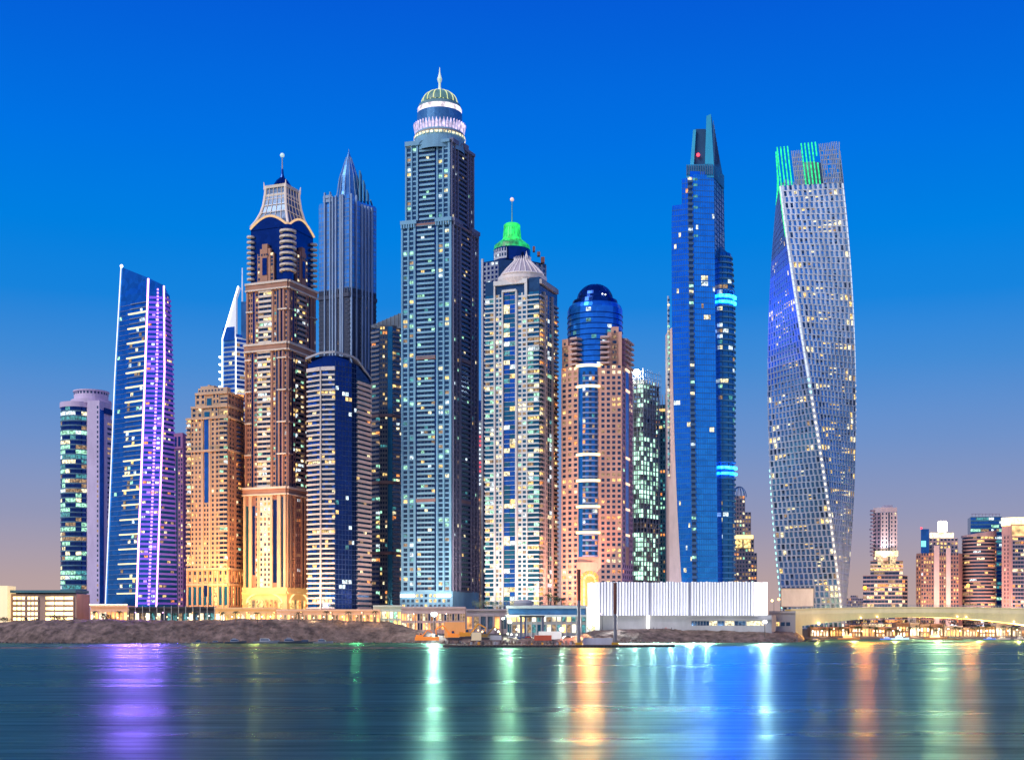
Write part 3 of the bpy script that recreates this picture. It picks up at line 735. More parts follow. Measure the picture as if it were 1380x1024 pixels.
# ---- the tallest: domed tower
def tower_tallest():
    t = Tower('domed_tower', 'tallest tower, grey-blue with balconies up its centre and a lit round dome with spire', 1000, 592, cap=100)
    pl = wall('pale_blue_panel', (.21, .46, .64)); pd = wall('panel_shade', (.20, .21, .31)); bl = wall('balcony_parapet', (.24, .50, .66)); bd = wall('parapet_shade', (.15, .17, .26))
    FH = 3.72
    def body(L, Fr, Rr, y0, y1, edge):
        pts = lfr(t, L, Fr, Rr); core(t, pts, t.z(y1), t.z(y0), pd); S0, S1 = Face(const(pts), 0), Face(const(pts), 1); z0, z1 = t.z(y1), t.z(y0)
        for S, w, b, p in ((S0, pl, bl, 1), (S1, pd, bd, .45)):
            solid(t, S, 0, .03, z0, z1, 1.5, w); grid(t, S, .03, .125, z0, z1, FH, 1, w, pier=.14, span=.32, dep=.7, p=.2*p, pal=PALG)
            solid(t, S, .125, .155, z0, z1, 1.5, w); grid(t, S, .155, .25, z0, z1, FH, 1, w, pier=.14, span=.32, dep=.7, p=.22*p, pal=PALG)
            solid(t, S, .25, .29, z0, z1, 1.8, w)
            solid(t, S, .29, .315, z0, z1, .3, G_NAVY, 'glazing')
            balconies(t, S, .315, .665, z0, z1, FH, b, dep=1.5, rail=.4, n=5, p=.08*p+.015, pal=PALG)
            solid(t, S, .665, .70, z0, z1, .3, G_NAVY, 'glazing')
            solid(t, S, .70, .735, z0, z1, 1.6, w); grid(t, S, .735, .83, z0, z1, FH, 1, w, pier=.14, span=.32, dep=.7, p=.2*p, pal=PALG)
            solid(t, S, .83, .86, z0, z1, 1.5, w); grid(t, S, .86, .955, z0, z1, FH, 1, w, pier=.14, span=.32, dep=.7, p=.18*p, pal=PALG)
            solid(t, S, .955, 1, z0, z1, 1.6, w)
        return pts, S0, S1
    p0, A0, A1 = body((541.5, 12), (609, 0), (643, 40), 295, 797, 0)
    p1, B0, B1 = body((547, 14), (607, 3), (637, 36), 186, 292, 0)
    for S, w in ((A0, pl), (A1, pd)):
        for a, b in ((0, .3), (.69, 1)):
            sbox(t.mb('cornice'), S, a-.01, b+.01, t.z(298), t.z(293), 0, 2.6, w)
            for i in range(6): sbox(t.mb('cornice'), S, a+i*.05, a+i*.05+.025, t.z(303), t.z(298), 0, 2.5, w)
        for yy in (480, 673): sbox(t.mb('cornice'), S, .3, .68, t.z(yy+2.4), t.z(yy-2.4), 0, 1.5, wall('rust_band', (.34, .20, .18)))
        sbox(t.mb('cornice'), S, .3, .68, t.z(301), t.z(298), 0, 1.6, wall('rust_band', (.34, .20, .18)))
    for S, w in ((B0, pl), (B1, pd)):
        for a, b, yt in ((0, .29, 184), (.29, .70, 181), (.70, 1, 186)): sbox(t.mb('cornice'), S, a, b, t.z(190), t.z(yt), -1.5, 2.4, w)
        for k in range(8):
            a0, a1 = pi*k/8, pi*(k+1)/8; u = lambda a: .42-cos(a)*.1
            t.mb('arch').bar(S.P(u(a0), t.z(190)+sin(a0)*3.2, 2.6), S.P(u(a1), t.z(190)+sin(a1)*3.2, 2.6), .45, w)
    # foot of the tower with lit brackets
    core(t, grow(p0, 1.5), BASE, t.z(796), pl, part='podium'); P0 = Face(const(grow(p0, 1.6)), 0)
    for i in range(11):
        for j in range(3): t.cell(P0, .05+.085*i, .10+.085*i, t.z(818-7*j), t.z(814-7*j), .2, t.rnd.choice([G_DARK, G_DARK, G_DARK, L_WARM]))
    for a, b in ((.02, .28), (.71, .97)): m = MB(); sbox(m, P0, a, b, t.z(804), t.z(800), 0, 1.6, LED('cool_bracket', (.85, .92, 1), 3.5)); m.build('light_strip', t.root)
    # crown
    cx = sum(p[0] for p in p1)/4; cy = sum(p[1] for p in p1)/4 - 3; t.dz = (cy-t.D)*.5
    cx = X(592.5, cy)
    s = t.s
    dr = glass('drum_blue', (.08, .26, .5), .3, .4); tk = wall('crown_teal', (.16, .34, .40))
    t.mb('drum').lathe(cx, cy, [(19.4, t.z(187)-9), (19.4, t.z(180)), (19.2, t.z(179)), (18.8, t.z(172)), (18.4, t.z(166))], pl)
    t.mb('drum').lathe(cx, cy, [(17.6, t.z(168)), (17.6, t.z(148)), (15.6, t.z(147.5)), (15.6, t.z(143))], dr)
    W1 = lit('crown_white', (1, .88, .98), 1.15, .5, 1.6, .25); W2 = lit('crown_violet', (.80, .66, 1), .95, .4, 1.6, .3)
    # ring of lit petals, then lit cornice
    A = Arc(cx, cy, 18.6, -180, 180)
    n = 44
    for i in range(n):
        u0, u1 = (i+.12)/n, (i+.88)/n; um = (u0+u1)/2
        m = t.mb('petal_ring')
        z0, z1 = t.z(178), t.z(163)
        a = A.P(u0, z0, .2); b = A.P(u1, z0, .2); c_ = A.P(u1, z0+(z1-z0)*.6, 1.0); d = A.P(u0, z0+(z1-z0)*.6, 1.0); e = A.P(um, z1, 1.9)
        m.poly([a, b, c_, e, d], W2)
        m.poly([A.P(u0, z0, -.4), d, e, A.P(um, z1, .4)], W2)
    for i in range(36): t.cell(A, (i+.15)/36, (i+.85)/36, t.z(183.5), t.z(180.5), .9+.6, L_CREAM)
    sbox(t.mb('cornice_ring'), Arc(cx, cy, 18, -180, 180), 0, 1, t.z(180), t.z(178), 0, 1.5, wall('crown_gilt', (.4, .35, .3)))
    sbox(t.mb('cornice_ring'), Arc(cx, cy, 15.6, -180, 180), 0, 1, t.z(149), t.z(141), 0, 1.6, W1)
    sbox(t.mb('cornice_ring'), Arc(cx, cy, 15, -180, 180), 0, 1, t.z(141), t.z(136), 0, 1.2, tk)
    t.dz = cy-t.D
    dm = t.mb('dome'); prof = [(14*cos(a)+.05, t.z(141)+10.4*sin(a)) for a in [pi/2*i/8 for i in range(9)]]
    gd = wall('dome_green', (.12, .34, .34), .4, .3, emit=(.7, .9, .4), es=.06)
    dm.lathe(cx, cy, prof, gd, 32)
    Y1 = LED('dome_rib', (.95, 1, .45), 1.0)
    for i in range(16):
        a = 2*pi*i/16+.1
        for (r0, z0), (r1, z1) in zip(prof[:-1], prof[1:]): t.mb('rib').bar((cx+(r0+.15)*cos(a), cy+(r0+.15)*sin(a), z0), (cx+(r1+.15)*cos(a), cy+(r1+.15)*sin(a), z1), .38, Y1, n=4)
    m = t.mb('finial'); wt = wall('spire_white', (.7, .75, .7), emit=(.7, .9, .6), es=.4)
    m.lathe(cx, cy, [(1.6, t.z(122)), (1.0, t.z(118)), (.8, t.z(113)), (1.6, t.z(109)), (1.9, t.z(107)), (1.2, t.z(103)), (.6, t.z(99)), (.2, t.z(91))], wt, 10)
    t.finish()
# ---- slivers seen between the big towers
def tower_sliver():
    t = Tower('residential_tower', 'narrow grey block glimpsed behind the right edge of the tallest domed tower', 1240, 646)
    wm = wall('sliver_grey', (.34, .36, .44)); pts = lfr(t, (636, 4), (651, 0), (660, 30)); core(t, pts, BASE, t.z(655), wm)
    S = Face(const(pts), 0); grid(t, S, 0, 1, BASE, t.z(660), 3.9, 4, wall('sliver_tan', (.5, .36, .32)), p=.25, pal=PALO)
    core(t, [t.c(641, 8), t.c(649.5, 6), t.c(649.5, 30), t.c(641, 30)], t.z(655), t.z(538), G_BLUE, part='upper_shaft')
    pk = [t.c(645, 2), t.c(650, 2), t.c(650, 8), t.c(645, 8)]
    core(t, pk, t.z(655), t.z(566), wm, part='upper_shaft'); K = Face(const(pk), 0)
    for i, (zf, h) in enumerate(floors(t.z(655), t.z(568), 4)): t.cell(K, .15, .9, zf+h*.3, zf+h*.8, .2, LED('red_sign', (1, .12, .15), 1.3) if i % 6 > 2 else L_WHITE)
    t.finish()

def tower_green_cap():
    t = Tower('lantern_tower', 'blue-grey tower with a glowing green stepped cap and thin antenna, behind the cream tower', 1110, 688)
    wm = wall('cap_grey', (.36, .42, .52)); gr = lit('green_cap', (.02, 1, .14), .85, .45, 1.7, .22); gr2 = lit('green_cap_low', (.01, .8, .2), .55, .4, 1.6, .25)
    pts = [t.c(651, 8), t.c(672, 0), t.c(712, 2), t.c(736, 14), t.c(730, 50), t.c(655, 50)]
    core(t, pts, BASE, t.z(350), G_DARK); f = const(pts)
    S0 = Face(f, 0); grid(t, S0, 0, 1, BASE, t.z(352), 3.9, 4, wm, p=.08, dark=G_NAVY)
    solid(t, S0, -.06, .06, BASE, t.z(346), 1.6, wall('cap_white', (.6, .64, .7)))
    S2 = Face(f, 2); grid(t, S2, 0, 1, BASE, t.z(352), 3.9, 4, wm, p=.08)
    cx, cy = t.c(690, 26); k = t.s*1.02; t.dz = 26
    t.mb('drum').lathe(cx, cy, [(k*25, t.z(356)), (k*25, t.z(338)), (k*23.5, t.z(337)), (k*23.5, t.z(334))], G_NAVY)
    A = Arc(cx, cy, k*25, -70, 20); grid(t, A, 0, .6, t.z(354), t.z(340), 3.9, 6, wall('cap_white', (.6, .64, .7)), p=.25, pal=[L_CREAM, L_WHITE])
    m = t.mb('lantern')
    m.lathe(cx, cy, [(k*25, t.z(338)), (k*24, t.z(332)), (k*20, t.z(329))], gr2); m.lathe(cx, cy, [(k*20, t.z(331)), (k*17.5, t.z(327)), (k*13.5, t.z(324)), (k*12, t.z(321))], gr)
    m.lathe(cx, cy, [(k*12, t.z(322)), (k*10.8, t.z(308)), (k*11.3, t.z(307)), (k*11.3, t.z(304)), (k*9, t.z(302))], gr)
    for i in range(20):
        a = 2*pi*i/20; m.bar((cx+k*25.2*cos(a), cy+k*25.2*sin(a), t.z(338)), (cx+k*17.8*cos(a), cy+k*17.8*sin(a), t.z(327)), .3, gr2); m.bar((cx+k*12.3*cos(a), cy+k*12.3*sin(a), t.z(322)), (cx+k*11*cos(a), cy+k*11*sin(a), t.z(308)), .25, gr2)
    mm = MB(); mm.bar((cx, cy, t.z(303)), (cx, cy, t.z(271)), .55, wall('mast_green', (.2, .5, .35)), .3); s_ = mm.build('mast', t.root)
    mm = MB(); mm.ball((cx, cy, t.z(269)), 1.7, wall('ball_pale', (.7, .75, .7), emit=(1, .6, .5), es=.7)); mm.build('ball', s_)
    rs = wall('rust_frame', (.35, .14, .10))
    for (pa, pb, ya, yb) in ((724, 728, 353, 348), (718, 721, 347, 341), (729, 734, 362, 355)):
        a, b = t.c(pa, 6), t.c(pb, 6); t.mb('roof_plant').box(a[0], b[0], a[1], a[1]+5, t.z(ya), t.z(yb), rs)
    t.finish()

# ---- cream grid tower with a ribbed tent crown
def tower_cream():
    t = Tower('apartment_tower', 'cream-framed apartment tower with a central blue glass strip and a ribbed tent-like crown', 958, 702)
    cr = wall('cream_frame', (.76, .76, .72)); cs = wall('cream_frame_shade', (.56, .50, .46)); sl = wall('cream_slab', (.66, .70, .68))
    pts = lfr(t, (654, 16), (727, 0), (751, 34)); core(t, pts, BASE, t.z(373), G_DARK); S0, S1 = Face(const(pts), 0), Face(const(pts), 1)
    FH = 3.4; z0, z1 = BASE, t.z(392)
    dk = G_TEAL
    def side(S, c_, p):
        balconies(t, S, 0, .17, z0, z1, FH, sl, dep=1.2, rail=.3, n=2, p=.3*p, pal=PALG, dark=dk)
        solid(t, S, .17, .195, z0, t.z(376), 1.6, c_)
        grid(t, S, .195, .32, z0, z1, FH, 2, c_, pier=.25, span=.36, p=.30*p, pal=PAL, dark=dk)
        solid(t, S, .32, .345, z0, t.z(388), 1.8, c_)
        for j, (zf, h) in enumerate(floors(z0, t.z(388), FH)):
            sbox(t.mb('mullion'), S, .345, .57, zf, zf+.3, 0, .4, cs if j % 5 else c_)
            for i in range(2): t.cell(S, .35+.11*i, .455+.11*i, zf+.4, zf+h, .15, pick(t, .2*p, [L_CREAM, L_CREAM, L_WARM, L_WHITE, L_TEAL], G_TEAL if t.rnd.random() < .5 else G_BLUE))
        solid(t, S, .57, .60, z0, t.z(388), 1.8, c_)
        grid(t, S, .60, .77, z0, z1, FH, 2, c_, pier=.28, span=.4, p=.30*p, pal=PAL, dark=dk)
        solid(t, S, .77, .79, z0, t.z(376), 1.6, c_)
        balconies(t, S, .79, 1, z0, z1, FH, sl, dep=1.5, rail=.3, n=2, p=.30*p, pal=PALG+[L_WARM], dark=dk)
        sbox(t.mb('cornice'), S, .17, .79, t.z(380), t.z(374), 0, 2.0, c_); sbox(t.mb('cornice'), S, .33, .59, t.z(390), t.z(387), 0, 2.2, c_)
        solid(t, S, .74, .79, t.z(400), t.z(374), 1.8, c_)
    side(S0, cr, 1.15)
    # right side: cream balconies either side of a green-lit glass strip
    balconies(t, S1, 0, .2, z0, z1, FH, cs, dep=1.2, rail=.35, n=1, p=.4, pal=PALO, dark=dk)
    solid(t, S1, .2, .25, z0, t.z(390), 1.5, cs); grid(t, S1, .25, .42, z0, z1, FH, 2, cs, p=.35, pal=PALO)
    curtain(t, S1, .42, .66, z0, t.z(392), FH, 2, G_TEAL, p=.25, pal=[L_GREEN, L_TEAL, L_CREAM, L_WHITE], line=cs)
    solid(t, S1, .66, .70, z0, t.z(390), 1.5, cs); balconies(t, S1, .70, 1, z0, t.z(396), FH, cs, dep=1.2, rail=.4, n=2, p=.25, pal=PALO, dark=dk)
    sbox(t.mb('cornice'), S1, 0, .95, t.z(382), t.z(376), 0, 1.8, cs)
    t.dz = 10
    # crown: flared ribs gathered to a ring, scalloped eave
    cx, cy = X(704, 978), 978.0
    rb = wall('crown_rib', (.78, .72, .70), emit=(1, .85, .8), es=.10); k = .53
    prof = [(33, 373), (30, 367), (24, 360), (18, 354), (13, 349), (11, 346)]
    m = t.mb('crown'); m.lathe(cx, cy, [(r*k*.97, t.z(y)) for r, y in prof], wall('crown_skin', (.50, .44, .48)), 40)
    m.lathe(cx, cy, [(30*k, t.z(384)), (34*k, t.z(376)), (34.5*k, t.z(371)), (32*k, t.z(370.5))], rb, 40)
    for i in range(22):
        a = 2*pi*i/22
        for (r0, y0), (r1, y1) in zip(prof, prof[1:]): t.mb('rib').bar((cx+r0*k*cos(a), cy+r0*k*sin(a), t.z(y0)), (cx+r1*k*cos(a), cy+r1*k*sin(a), t.z(y1)), .5, rb)
        t.mb('rib').bar((cx+11*k*cos(a), cy+11*k*sin(a), t.z(347)), (cx+12*k*cos(a), cy+12*k*sin(a), t.z(342)), .5, rb, .1)
    for i in range(14):
        u0, u1 = -.9+i*.13, -.9+(i+1)*.13
        t.mb('eave').bar((cx+34.5*k*sin(u0), cy-34.5*k*cos(u0), t.z(370)), (cx+34.5*k*sin(u1), cy-34.5*k*cos(u1), t.z(370)), .7, rb)
    m = MB(); m.lathe(cx+3, cy-4, [(1.6, t.z(346)), (1.1, t.z(342)), (.5, t.z(339)), (.1, t.z(335))], rb, 8); m.build('finial', t.root)
    t.finish()

# ---- pink tower with a blue dome
def tower_pink():
    t = Tower('domed_tower', 'salmon pink tower with blue glass bow front, dark blue dome and golden arched entrance', 958, 804)
    pk = wall('salmon_stone', (.74, .40, .29)); pp = wall('salmon_violet', (.60, .32, .44)); sl = wall('salmon_slab', (.68, .48, .44))  # right side gets a violet copy of the stone, its shade put into the colour
    L, A_, B_, C_ = t.c(757, 14), t.c(780, 4), t.c(809, 1), t.c(838, 0); R_ = t.c(852, 30)
    pts = [L, A_, B_, C_, R_, t.c(840, 60), t.c(765, 55)]; f = const(pts); FH = 3.9
    core(t, pts, BASE, t.z(492), pk)
    S0, S1, S2, S3 = [Face(f, i) for i in range(4)]
    for S, w, n, p in ((S0, pk, 3, .3), (S2, pk, 4, .22), (S3, pp, 3, .08)):
        if S is S3:
            grid(t, S, 0, .3, t.z(760), t.z(500), FH, 1, pp, p=.1); solid(t, S, .33, .62, t.z(735), t.z(490), .3, G_BLUE, 'glazing'); grid(t, S, .66, 1, t.z(760), t.z(500), FH, 2, pp, p=.05)
            grid(t, S, 0, 1, BASE, t.z(760), FH, 5, pp, p=.1, pal=PALO)
        else: grid(t, S, 0, 1, BASE, t.z(492), FH, n, w, pier=.42, span=.42, p=p, pal=PALO+[L_DIM])
    # bow front
    bow = Arc((A_[0]+B_[0])/2, A_[1]+5.4, 10.0, -60, 60); z0 = t.z(750)
    bb = glass('bow_blue', (.02, .24, .70), .15, .7)
    sbox(t.mb('bow'), bow, 0, 1, z0, t.z(492), -2, 0, bb)
    for j, (zf, h) in enumerate(floors(z0, t.z(500), FH)):
        sbox(t.mb('bow_slab'), bow, .25, .8, zf, zf+h*.3, 0, .6, wall('bow_slab', (.30, .36, .55)))
        for i in range(5): t.cell(bow, .25+.11*i, .34+.11*i, zf+h*.32, zf+h*.95, .1, pick(t, .2, [L_WHITE, L_DIM, L_TEAL, L_ORNG, L_CREAM], bb if i % 2 else G_DARK))
    for yy in (492, 520, 612, 647, 682, 717):
        m = MB(); sbox(m, bow, 0, 1, t.z(yy+1.8), t.z(yy-1.4), 0, 1.4, LED('bow_gold', (1, .70, .32), 3.0)); m.build('light_strip', t.root)
        m = MB(); sbox(m, S3, .3, .66, t.z(yy+4), t.z(yy+1), 0, 1.0, LED('bow_gold_side', (1, .62, .40), 1.6)); m.build('light_strip', t.root)
    # stepped shoulders
    for (a, b, yt, S, w) in ((0, .6, 462, S0, pk), (.0, .35, 452, S0, pk), (.34, 1, 447, S2, pk), (.5, .85, 440, S2, pk), (.3, .8, 452, S3, pp)):
        q = [S.P(a, 0, -.4)[:2], S.P(b, 0, -.4)[:2], S.P(b, 0, -14)[:2], S.P(a, 0, -14)[:2]]
        core(t, q, t.z(493), t.z(yt), w, part='shoulder')
        T = Face(const(q), 0)
        for (zf, h) in floors(t.z(492), t.z(yt+4), FH): t.cell(T, .35, .62, zf+h*.35, zf+h*.85, .15, t.rnd.choice([G_DARK, G_DARK, L_DIM]))
    for j in range(6):
        z = t.z(490-7*j)
        for S, a, b in ((S0, .55, .95), (S2, .0, .42), (S3, .3, 1)):
            m = MB(); sbox(m, S, a, b, z, z+1.4, -8, 1.6, sl); m.build('balcony', t.root)
    # glass cylinder and dome
    cx, cy = X(802, 984), 984.0; k = .556; t.dz = 22
    cyl = glass('cylinder_blue', (.02, .26, .90), .2, .7)
    t.mb('cylinder').lathe(cx, cy, [(37*k, t.z(500)), (37*k, t.z(418)), (35*k, t.z(413)), (33*k, t.z(411))], cyl, 40)
    CA = Arc(cx, cy, 37*k, -100, 100)
    for q, (zf, h) in enumerate(floors(t.z(500), t.z(420), 3.9)):
        sbox(t.mb('ring'), CA, 0, 1, zf, zf+.5, 0, .35, G_NAVY)
        for i in range(18):
            if t.rnd.random() < .05: t.cell(CA, i/18, (i+.9)/18, zf+1, zf+h*.9, .2, t.rnd.choice([L_WHITE, L_TEAL, L_WHITE]))
    t.mb('dome').lathe(cx, cy, [(31*k, t.z(411)), (30*k, t.z(405)), (25*k, t.z(403))], G_NAVY, 36)
    t.mb('dome').lathe(cx, cy, [(24*k*cos(a)+.05, t.z(403)+21*k*sin(a)) for a in [pi/2*i/8 for i in range(9)]], G_NAVY, 36)
    for i in range(14):
        a = 2*pi*i/14
        for q in range(7):
            a0, a1 = pi/2*q/8, pi/2*(q+1)/8; r0, r1 = 24.4*k*cos(a0), 24.4*k*cos(a1)
            t.mb('rib').bar((cx+r0*cos(a), cy+r0*sin(a), t.z(403)+21.2*k*sin(a0)), (cx+r1*cos(a), cy+r1*sin(a), t.z(403)+21.2*k*sin(a1)), .16, G_NAVY, n=4)
    for (px, py) in ((794, 384), (797, 383), (800, 384), (812, 396), (816, 397)):
        m = MB(); x = X(px, 970); m.ball((x, 971 if py > 390 else 978, Z(py, 971)), .55, LED('dome_lamp', (.9, .95, 1), 3)); m.build('lamp', t.root)
    t.dz = 0
    # golden entrance arch
    ax = (A_[0]+B_[0])/2; ay = A_[1]-2.6
    sg = LED('entrance_gold', (1, .42, .06), 1.5); sw = lit('entrance_white', (1, .66, .2), 2.2, .5, 1.6, .5)
    core(t, [(ax-9.5, ay), (ax+9.5, ay), (ax+9.5, ay+12), (ax-9.5, ay+12)], BASE, t.z(757), pk, part='entrance')
    for r, mt, yy in ((7.2, sg, -.15), (4.8, sw, -.35), (3.4, sg, -.5)):
        m = MB(); pts_ = [(ax+r*cos(pi*i/14), ay+yy, t.z(782)+r*sin(pi*i/14)) for i in range(15)]
        m.poly([(ax-r, ay+yy, BASE), *[p for p in reversed(pts_)], (ax+r, ay+yy, BASE)][::-1], mt); m.build('entrance_arch', t.root)
    for i in range(7):
        a = pi*(i+.5)/7; t.mb('arch').bar((ax+3.6*cos(a), ay-.9, t.z(782)+3.6*sin(a)), (ax+7*cos(a), ay-.9, t.z(782)+7*sin(a)), .25, pk)
    t.finish()

# ---- tower under construction, floodlit
def tower_construction():
    t = Tower('unfinished_tower', 'floodlit unfinished tower with open concrete floors glowing white-green behind the pink tower', 1130, 872)
    cc = wall('raw_concrete', (.36, .35, .38)); pts = lfr(t, (846, 6), (866, 0), (890, 22))
    S0, S1 = Face(const(pts), 0), Face(const(pts), 1)
    core(t, grow(pts, -5), BASE, t.z(540), cc); z1 = t.z(510)
    wl = lit('site_light', (.55, 1, .74), 1.3, .1, 2.2, .12)
    for j, (zf, h) in enumerate(floors(BASE, z1, 4.1)):
        m = MB(); m.prism(pts, zf, zf+.5, cc); m.build('floor_slab', t.root)
        open_ = zf > t.z(590)
        for S, n in ((S0, 4), (S1, 6)):
            for i in range(n):
                sbox(t.mb('pillar'), S, (i+.42)/n, (i+.58)/n, zf+.5, zf+h, -1, .0, cc)
                q = t.rnd.random()
                lo = t.z(700) < zf < t.z(592) or t.z(784) < zf < t.z(722)
                if lo and q < .72: t.cell(S, (i+.05)/n, (i+.92)/n, zf+.6, zf+h*.92, -1.2, wl)
                elif open_ and q < .4: t.cell(S, (i+.05)/n, (i+.92)/n, zf+.6, zf+h*.92, -3, wl)
                elif q < .5: t.cell(S, (i+.05)/n, (i+.92)/n, zf+.6, zf+h*.92, -1.2, L_DIM if q < .1 else G_DARK)
    # scaffold lattice on top
    for i in range(9):
        u = i/8
        for S in (S0, S1): x, y, _ = S.P(u, 0, .6); t.mb('scaffold').bar((x, y, t.z(560)), (x, y, t.z(497)+t.rnd.uniform(-3, 1)), .2, wall('scaffold_grey', (.55, .55, .55)), n=4)
    for yy in (500, 508, 516, 526, 538, 550):
        for S in (S0, S1): t.mb('scaffold').bar(S.P(0, t.z(yy), .7), S.P(1, t.z(yy), .7), .2, wall('scaffold_grey', (.55, .55, .55)), n=4)
    m = MB(); x, y = t.c(858, -4); m.ball((x, y, t.z(503)), 2.7, LED('floodlight', (1, .95, .85), 60)); m.build('floodlight', t.root)
    m = MB(); m.bar((x, y+.5, t.z(540)), (x, y+.5, t.z(503)), .4, cc); m.build('mast', t.root)
    t.finish()
    t = Tower('unfinished_tower', 'narrow teal unfinished tower with a yellow work platform beside the tall stepped blue tower', 1160, 893, cap=60)
    pts = lfr(t, (882, 4), (897, 0), (906, 20)); core(t, pts, BASE, t.z(545), G_TEAL); S0 = Face(const(pts), 0)
    grid(t, S0, 0, 1, BASE, t.z(560), 4, 4, wall('teal_slab', (.14, .26, .30)), p=.4, pal=[L_TEAL, L_TEAL, L_GREEN, L_ORNG, L_DIM], dark=G_TEAL)
    for i in range(5): x, y, _ = S0.P(i/4, 0, 1); t.mb('scaffold').bar((x, y, t.z(560)), (x, y, t.z(532)), .3, wall('scaffold_grey', (.55, .55, .55)))
    for yy, w in ((552, 1), (575, .7)):
        m = MB(); sbox(m, S0, .0, w, t.z(yy+2), t.z(yy-1), 0, 2, LED('platform', (1, .6, .2), 1.3)); m.build('platform', t.root)
    t.finish()

# ---- tall stepped blue tower
def tower_blue():
    t = Tower('stepped_glass_tower', 'tall stepped blue glass tower with blank teal crown, cyan light bands and pale curved flank', 960, 946)
    tl = wall('crown_teal_panel', (.02, .34, .62)); bl = glass('hero_blue', (.015, .27, 1), .12, .9, emit=(.0, .10, .8), es=.06); bl2 = glass('hero_blue_light', (.03, .38, 1), .16, .9, emit=(.0, .16, .8), es=.09)  # brightness of the reflected sky put into the blue glass as faint emission
    gr = wall('slot_grey', (.07, .17, .32)); pale = wall('pale_side', (.72, .55, .50)); FH = 4.1
    ln = wall('blue_mullion', (.02, .16, .46))
    # main shaft to the right, from the slot to the corner
    def fm(z):
        k = (z-BASE)/(t.z(235)-BASE); l = lambda a, b: a+(b-a)*k
        return [t.c(l(937, 930), -2), t.c(l(968, 962), 0), t.c(l(984, 975), 26), t.c(l(944, 930), 34)]
    pm = [fm(BASE), fm(t.z(235))]
    m = t.mb('core'); zt = t.z(232)
    for i in range(4):
        j = (i+1) % 4; m.quad((*pm[0][i], BASE), (*pm[0][j], BASE), (*pm[1][j], zt), (*pm[1][i], zt), bl)
    m.poly([(*p, zt) for p in pm[1]], tl)
    S0, S1 = Face(fm, 0), Face(fm, 1)
    curtain(t, S0, .12, 1, BASE, t.z(236), FH, 9, bl2, p=.016, pal=[L_CREAM, L_CREAM, L_WHITE, L_DIM], line=ln)
    curtain(t, S1, 0, 1, t.z(345), t.z(238), FH, 4, glass('shaft_side', (.02, .16, .42), .2, .6), p=0, line=ln)
    for j, (zf, h) in enumerate(floors(BASE, t.z(240), FH)):
        sbox(t.mb('slab'), S0, -.12, .10, zf, zf+h*.45, 0, 1.0, gr)
        t.cell(S0, -.1, .08, zf+h*.45, zf+h*.95, .2, pick(t, .12, [L_CREAM, L_WHITE, L_GREEN], G_DARK))
        if zf > t.z(330) and t.rnd.random() < .5: t.cell(S0, .12, .3, zf+h*.4, zf+h*.85, .3, L_TEAL)
    # left lower wing with a curving pale flank
    zw = t.z(275)
    def fl_(z):
        k = (z-BASE)/(zw-BASE)
        le = 905 + (923-905)*max(0, (1-k*1.05))**2.4 if k < 1 else 906
        return [t.c(le, 4), t.c(934-3.5*k, -1), t.c(940, 30), t.c(905+4, 30)]
    n = 30
    for i in range(n):
        a, b = BASE+(zw-BASE)*i/n, BASE+(zw-BASE)*(i+1)/n; p, q = fl_(a), fl_(b)
        for e in range(4):
            j = (e+1) % 4; m.quad((*p[e], a), (*p[j], a), (*q[j], b), (*q[e], b), bl)
    m.poly([(*p, zw) for p in fl_(zw)], tl)
    W = Face(fl_, 0); curtain(t, W, .02, .97, BASE, zw, FH, 8, bl, p=.022, pal=[L_CREAM, L_CREAM, L_WHITE, L_DIM], nz=30, line=ln)
    # pale side wall: foot wide, narrowing upwards
    mm = t.mb('side_wall')
    for i in range(n):
        a, b = BASE+(t.z(440)-BASE)*i/n, BASE+(t.z(440)-BASE)*(i+1)/n; p, q = fl_(a), fl_(b)
        xl, xl2 = t.c(902.5 - 1.5*i/n, 10)[0], t.c(902.5 - 1.5*(i+1)/n, 10)[0]
        mm.quad((xl, t.D+10, a), (p[0][0], p[0][1]-.5, a), (q[0][0], q[0][1]-.5, b), (xl2, t.D+10, b), pale)
        mm.quad((xl, t.D+30, a), (xl, t.D+10, a), (xl2, t.D+10, b), (xl2, t.D+30, b), pale)
    e1 = wall('flank_rail', (.5, .62, .68)); m2 = MB(); m2.bar((t.c(901, 9)[0], t.D+9, t.z(640)), (t.c(900.5, 9)[0], t.D+9, t.z(395)), .7, e1); m2.build('hoist_rail', t.root)
    for i in range(34): t.cell(Face(const([t.c(899.5, 8), t.c(902.5, 8)]), 0), 0, 1, t.z(640-7.2*i), t.z(637-7.2*i), .8, t.rnd.choice([L_GREEN, L_TEAL, L_CREAM, G_DARK, G_GREY]))
    # upper wing step
    zu = t.z(240); up = [t.c(919, 2), t.c(934, -1), t.c(938, 28), t.c(921, 28)]
    core(t, up, zw, zu, bl, part='upper_shaft'); curtain(t, Face(const(up), 0), 0, 1, zw, zu, FH, 3, bl, p=.05, pal=[L_CREAM, L_ORNG], line=ln)
    # crown
    cr = [t.c(925, 0), t.c(962, -1), t.c(976, 24), t.c(930, 28)]
    core(t, cr, t.z(240), t.z(222), tl, part='crown'); CF = Face(const(cr), 0); C1 = Face(const(cr), 1)
    for i in range(12): sbox(t.mb('crown'), CF, i/12, i/12+.04, t.z(236), t.z(223), 0, .8, gr)
    lt = wall('crown_teal_light', (.04, .46, .70)); dkp = wall('crown_dark_panel', (.02, .10, .22))
    m = t.mb('crown')
    # tapering slab left, taller sharp slab right
    m.prism([t.c(930, 2), t.c(935, 1), t.c(937, 20), t.c(932, 20)], t.z(222), t.z(174), lt, pts2=[t.c(934, 2), t.c(938, 1), t.c(939, 20), t.c(935, 20)])
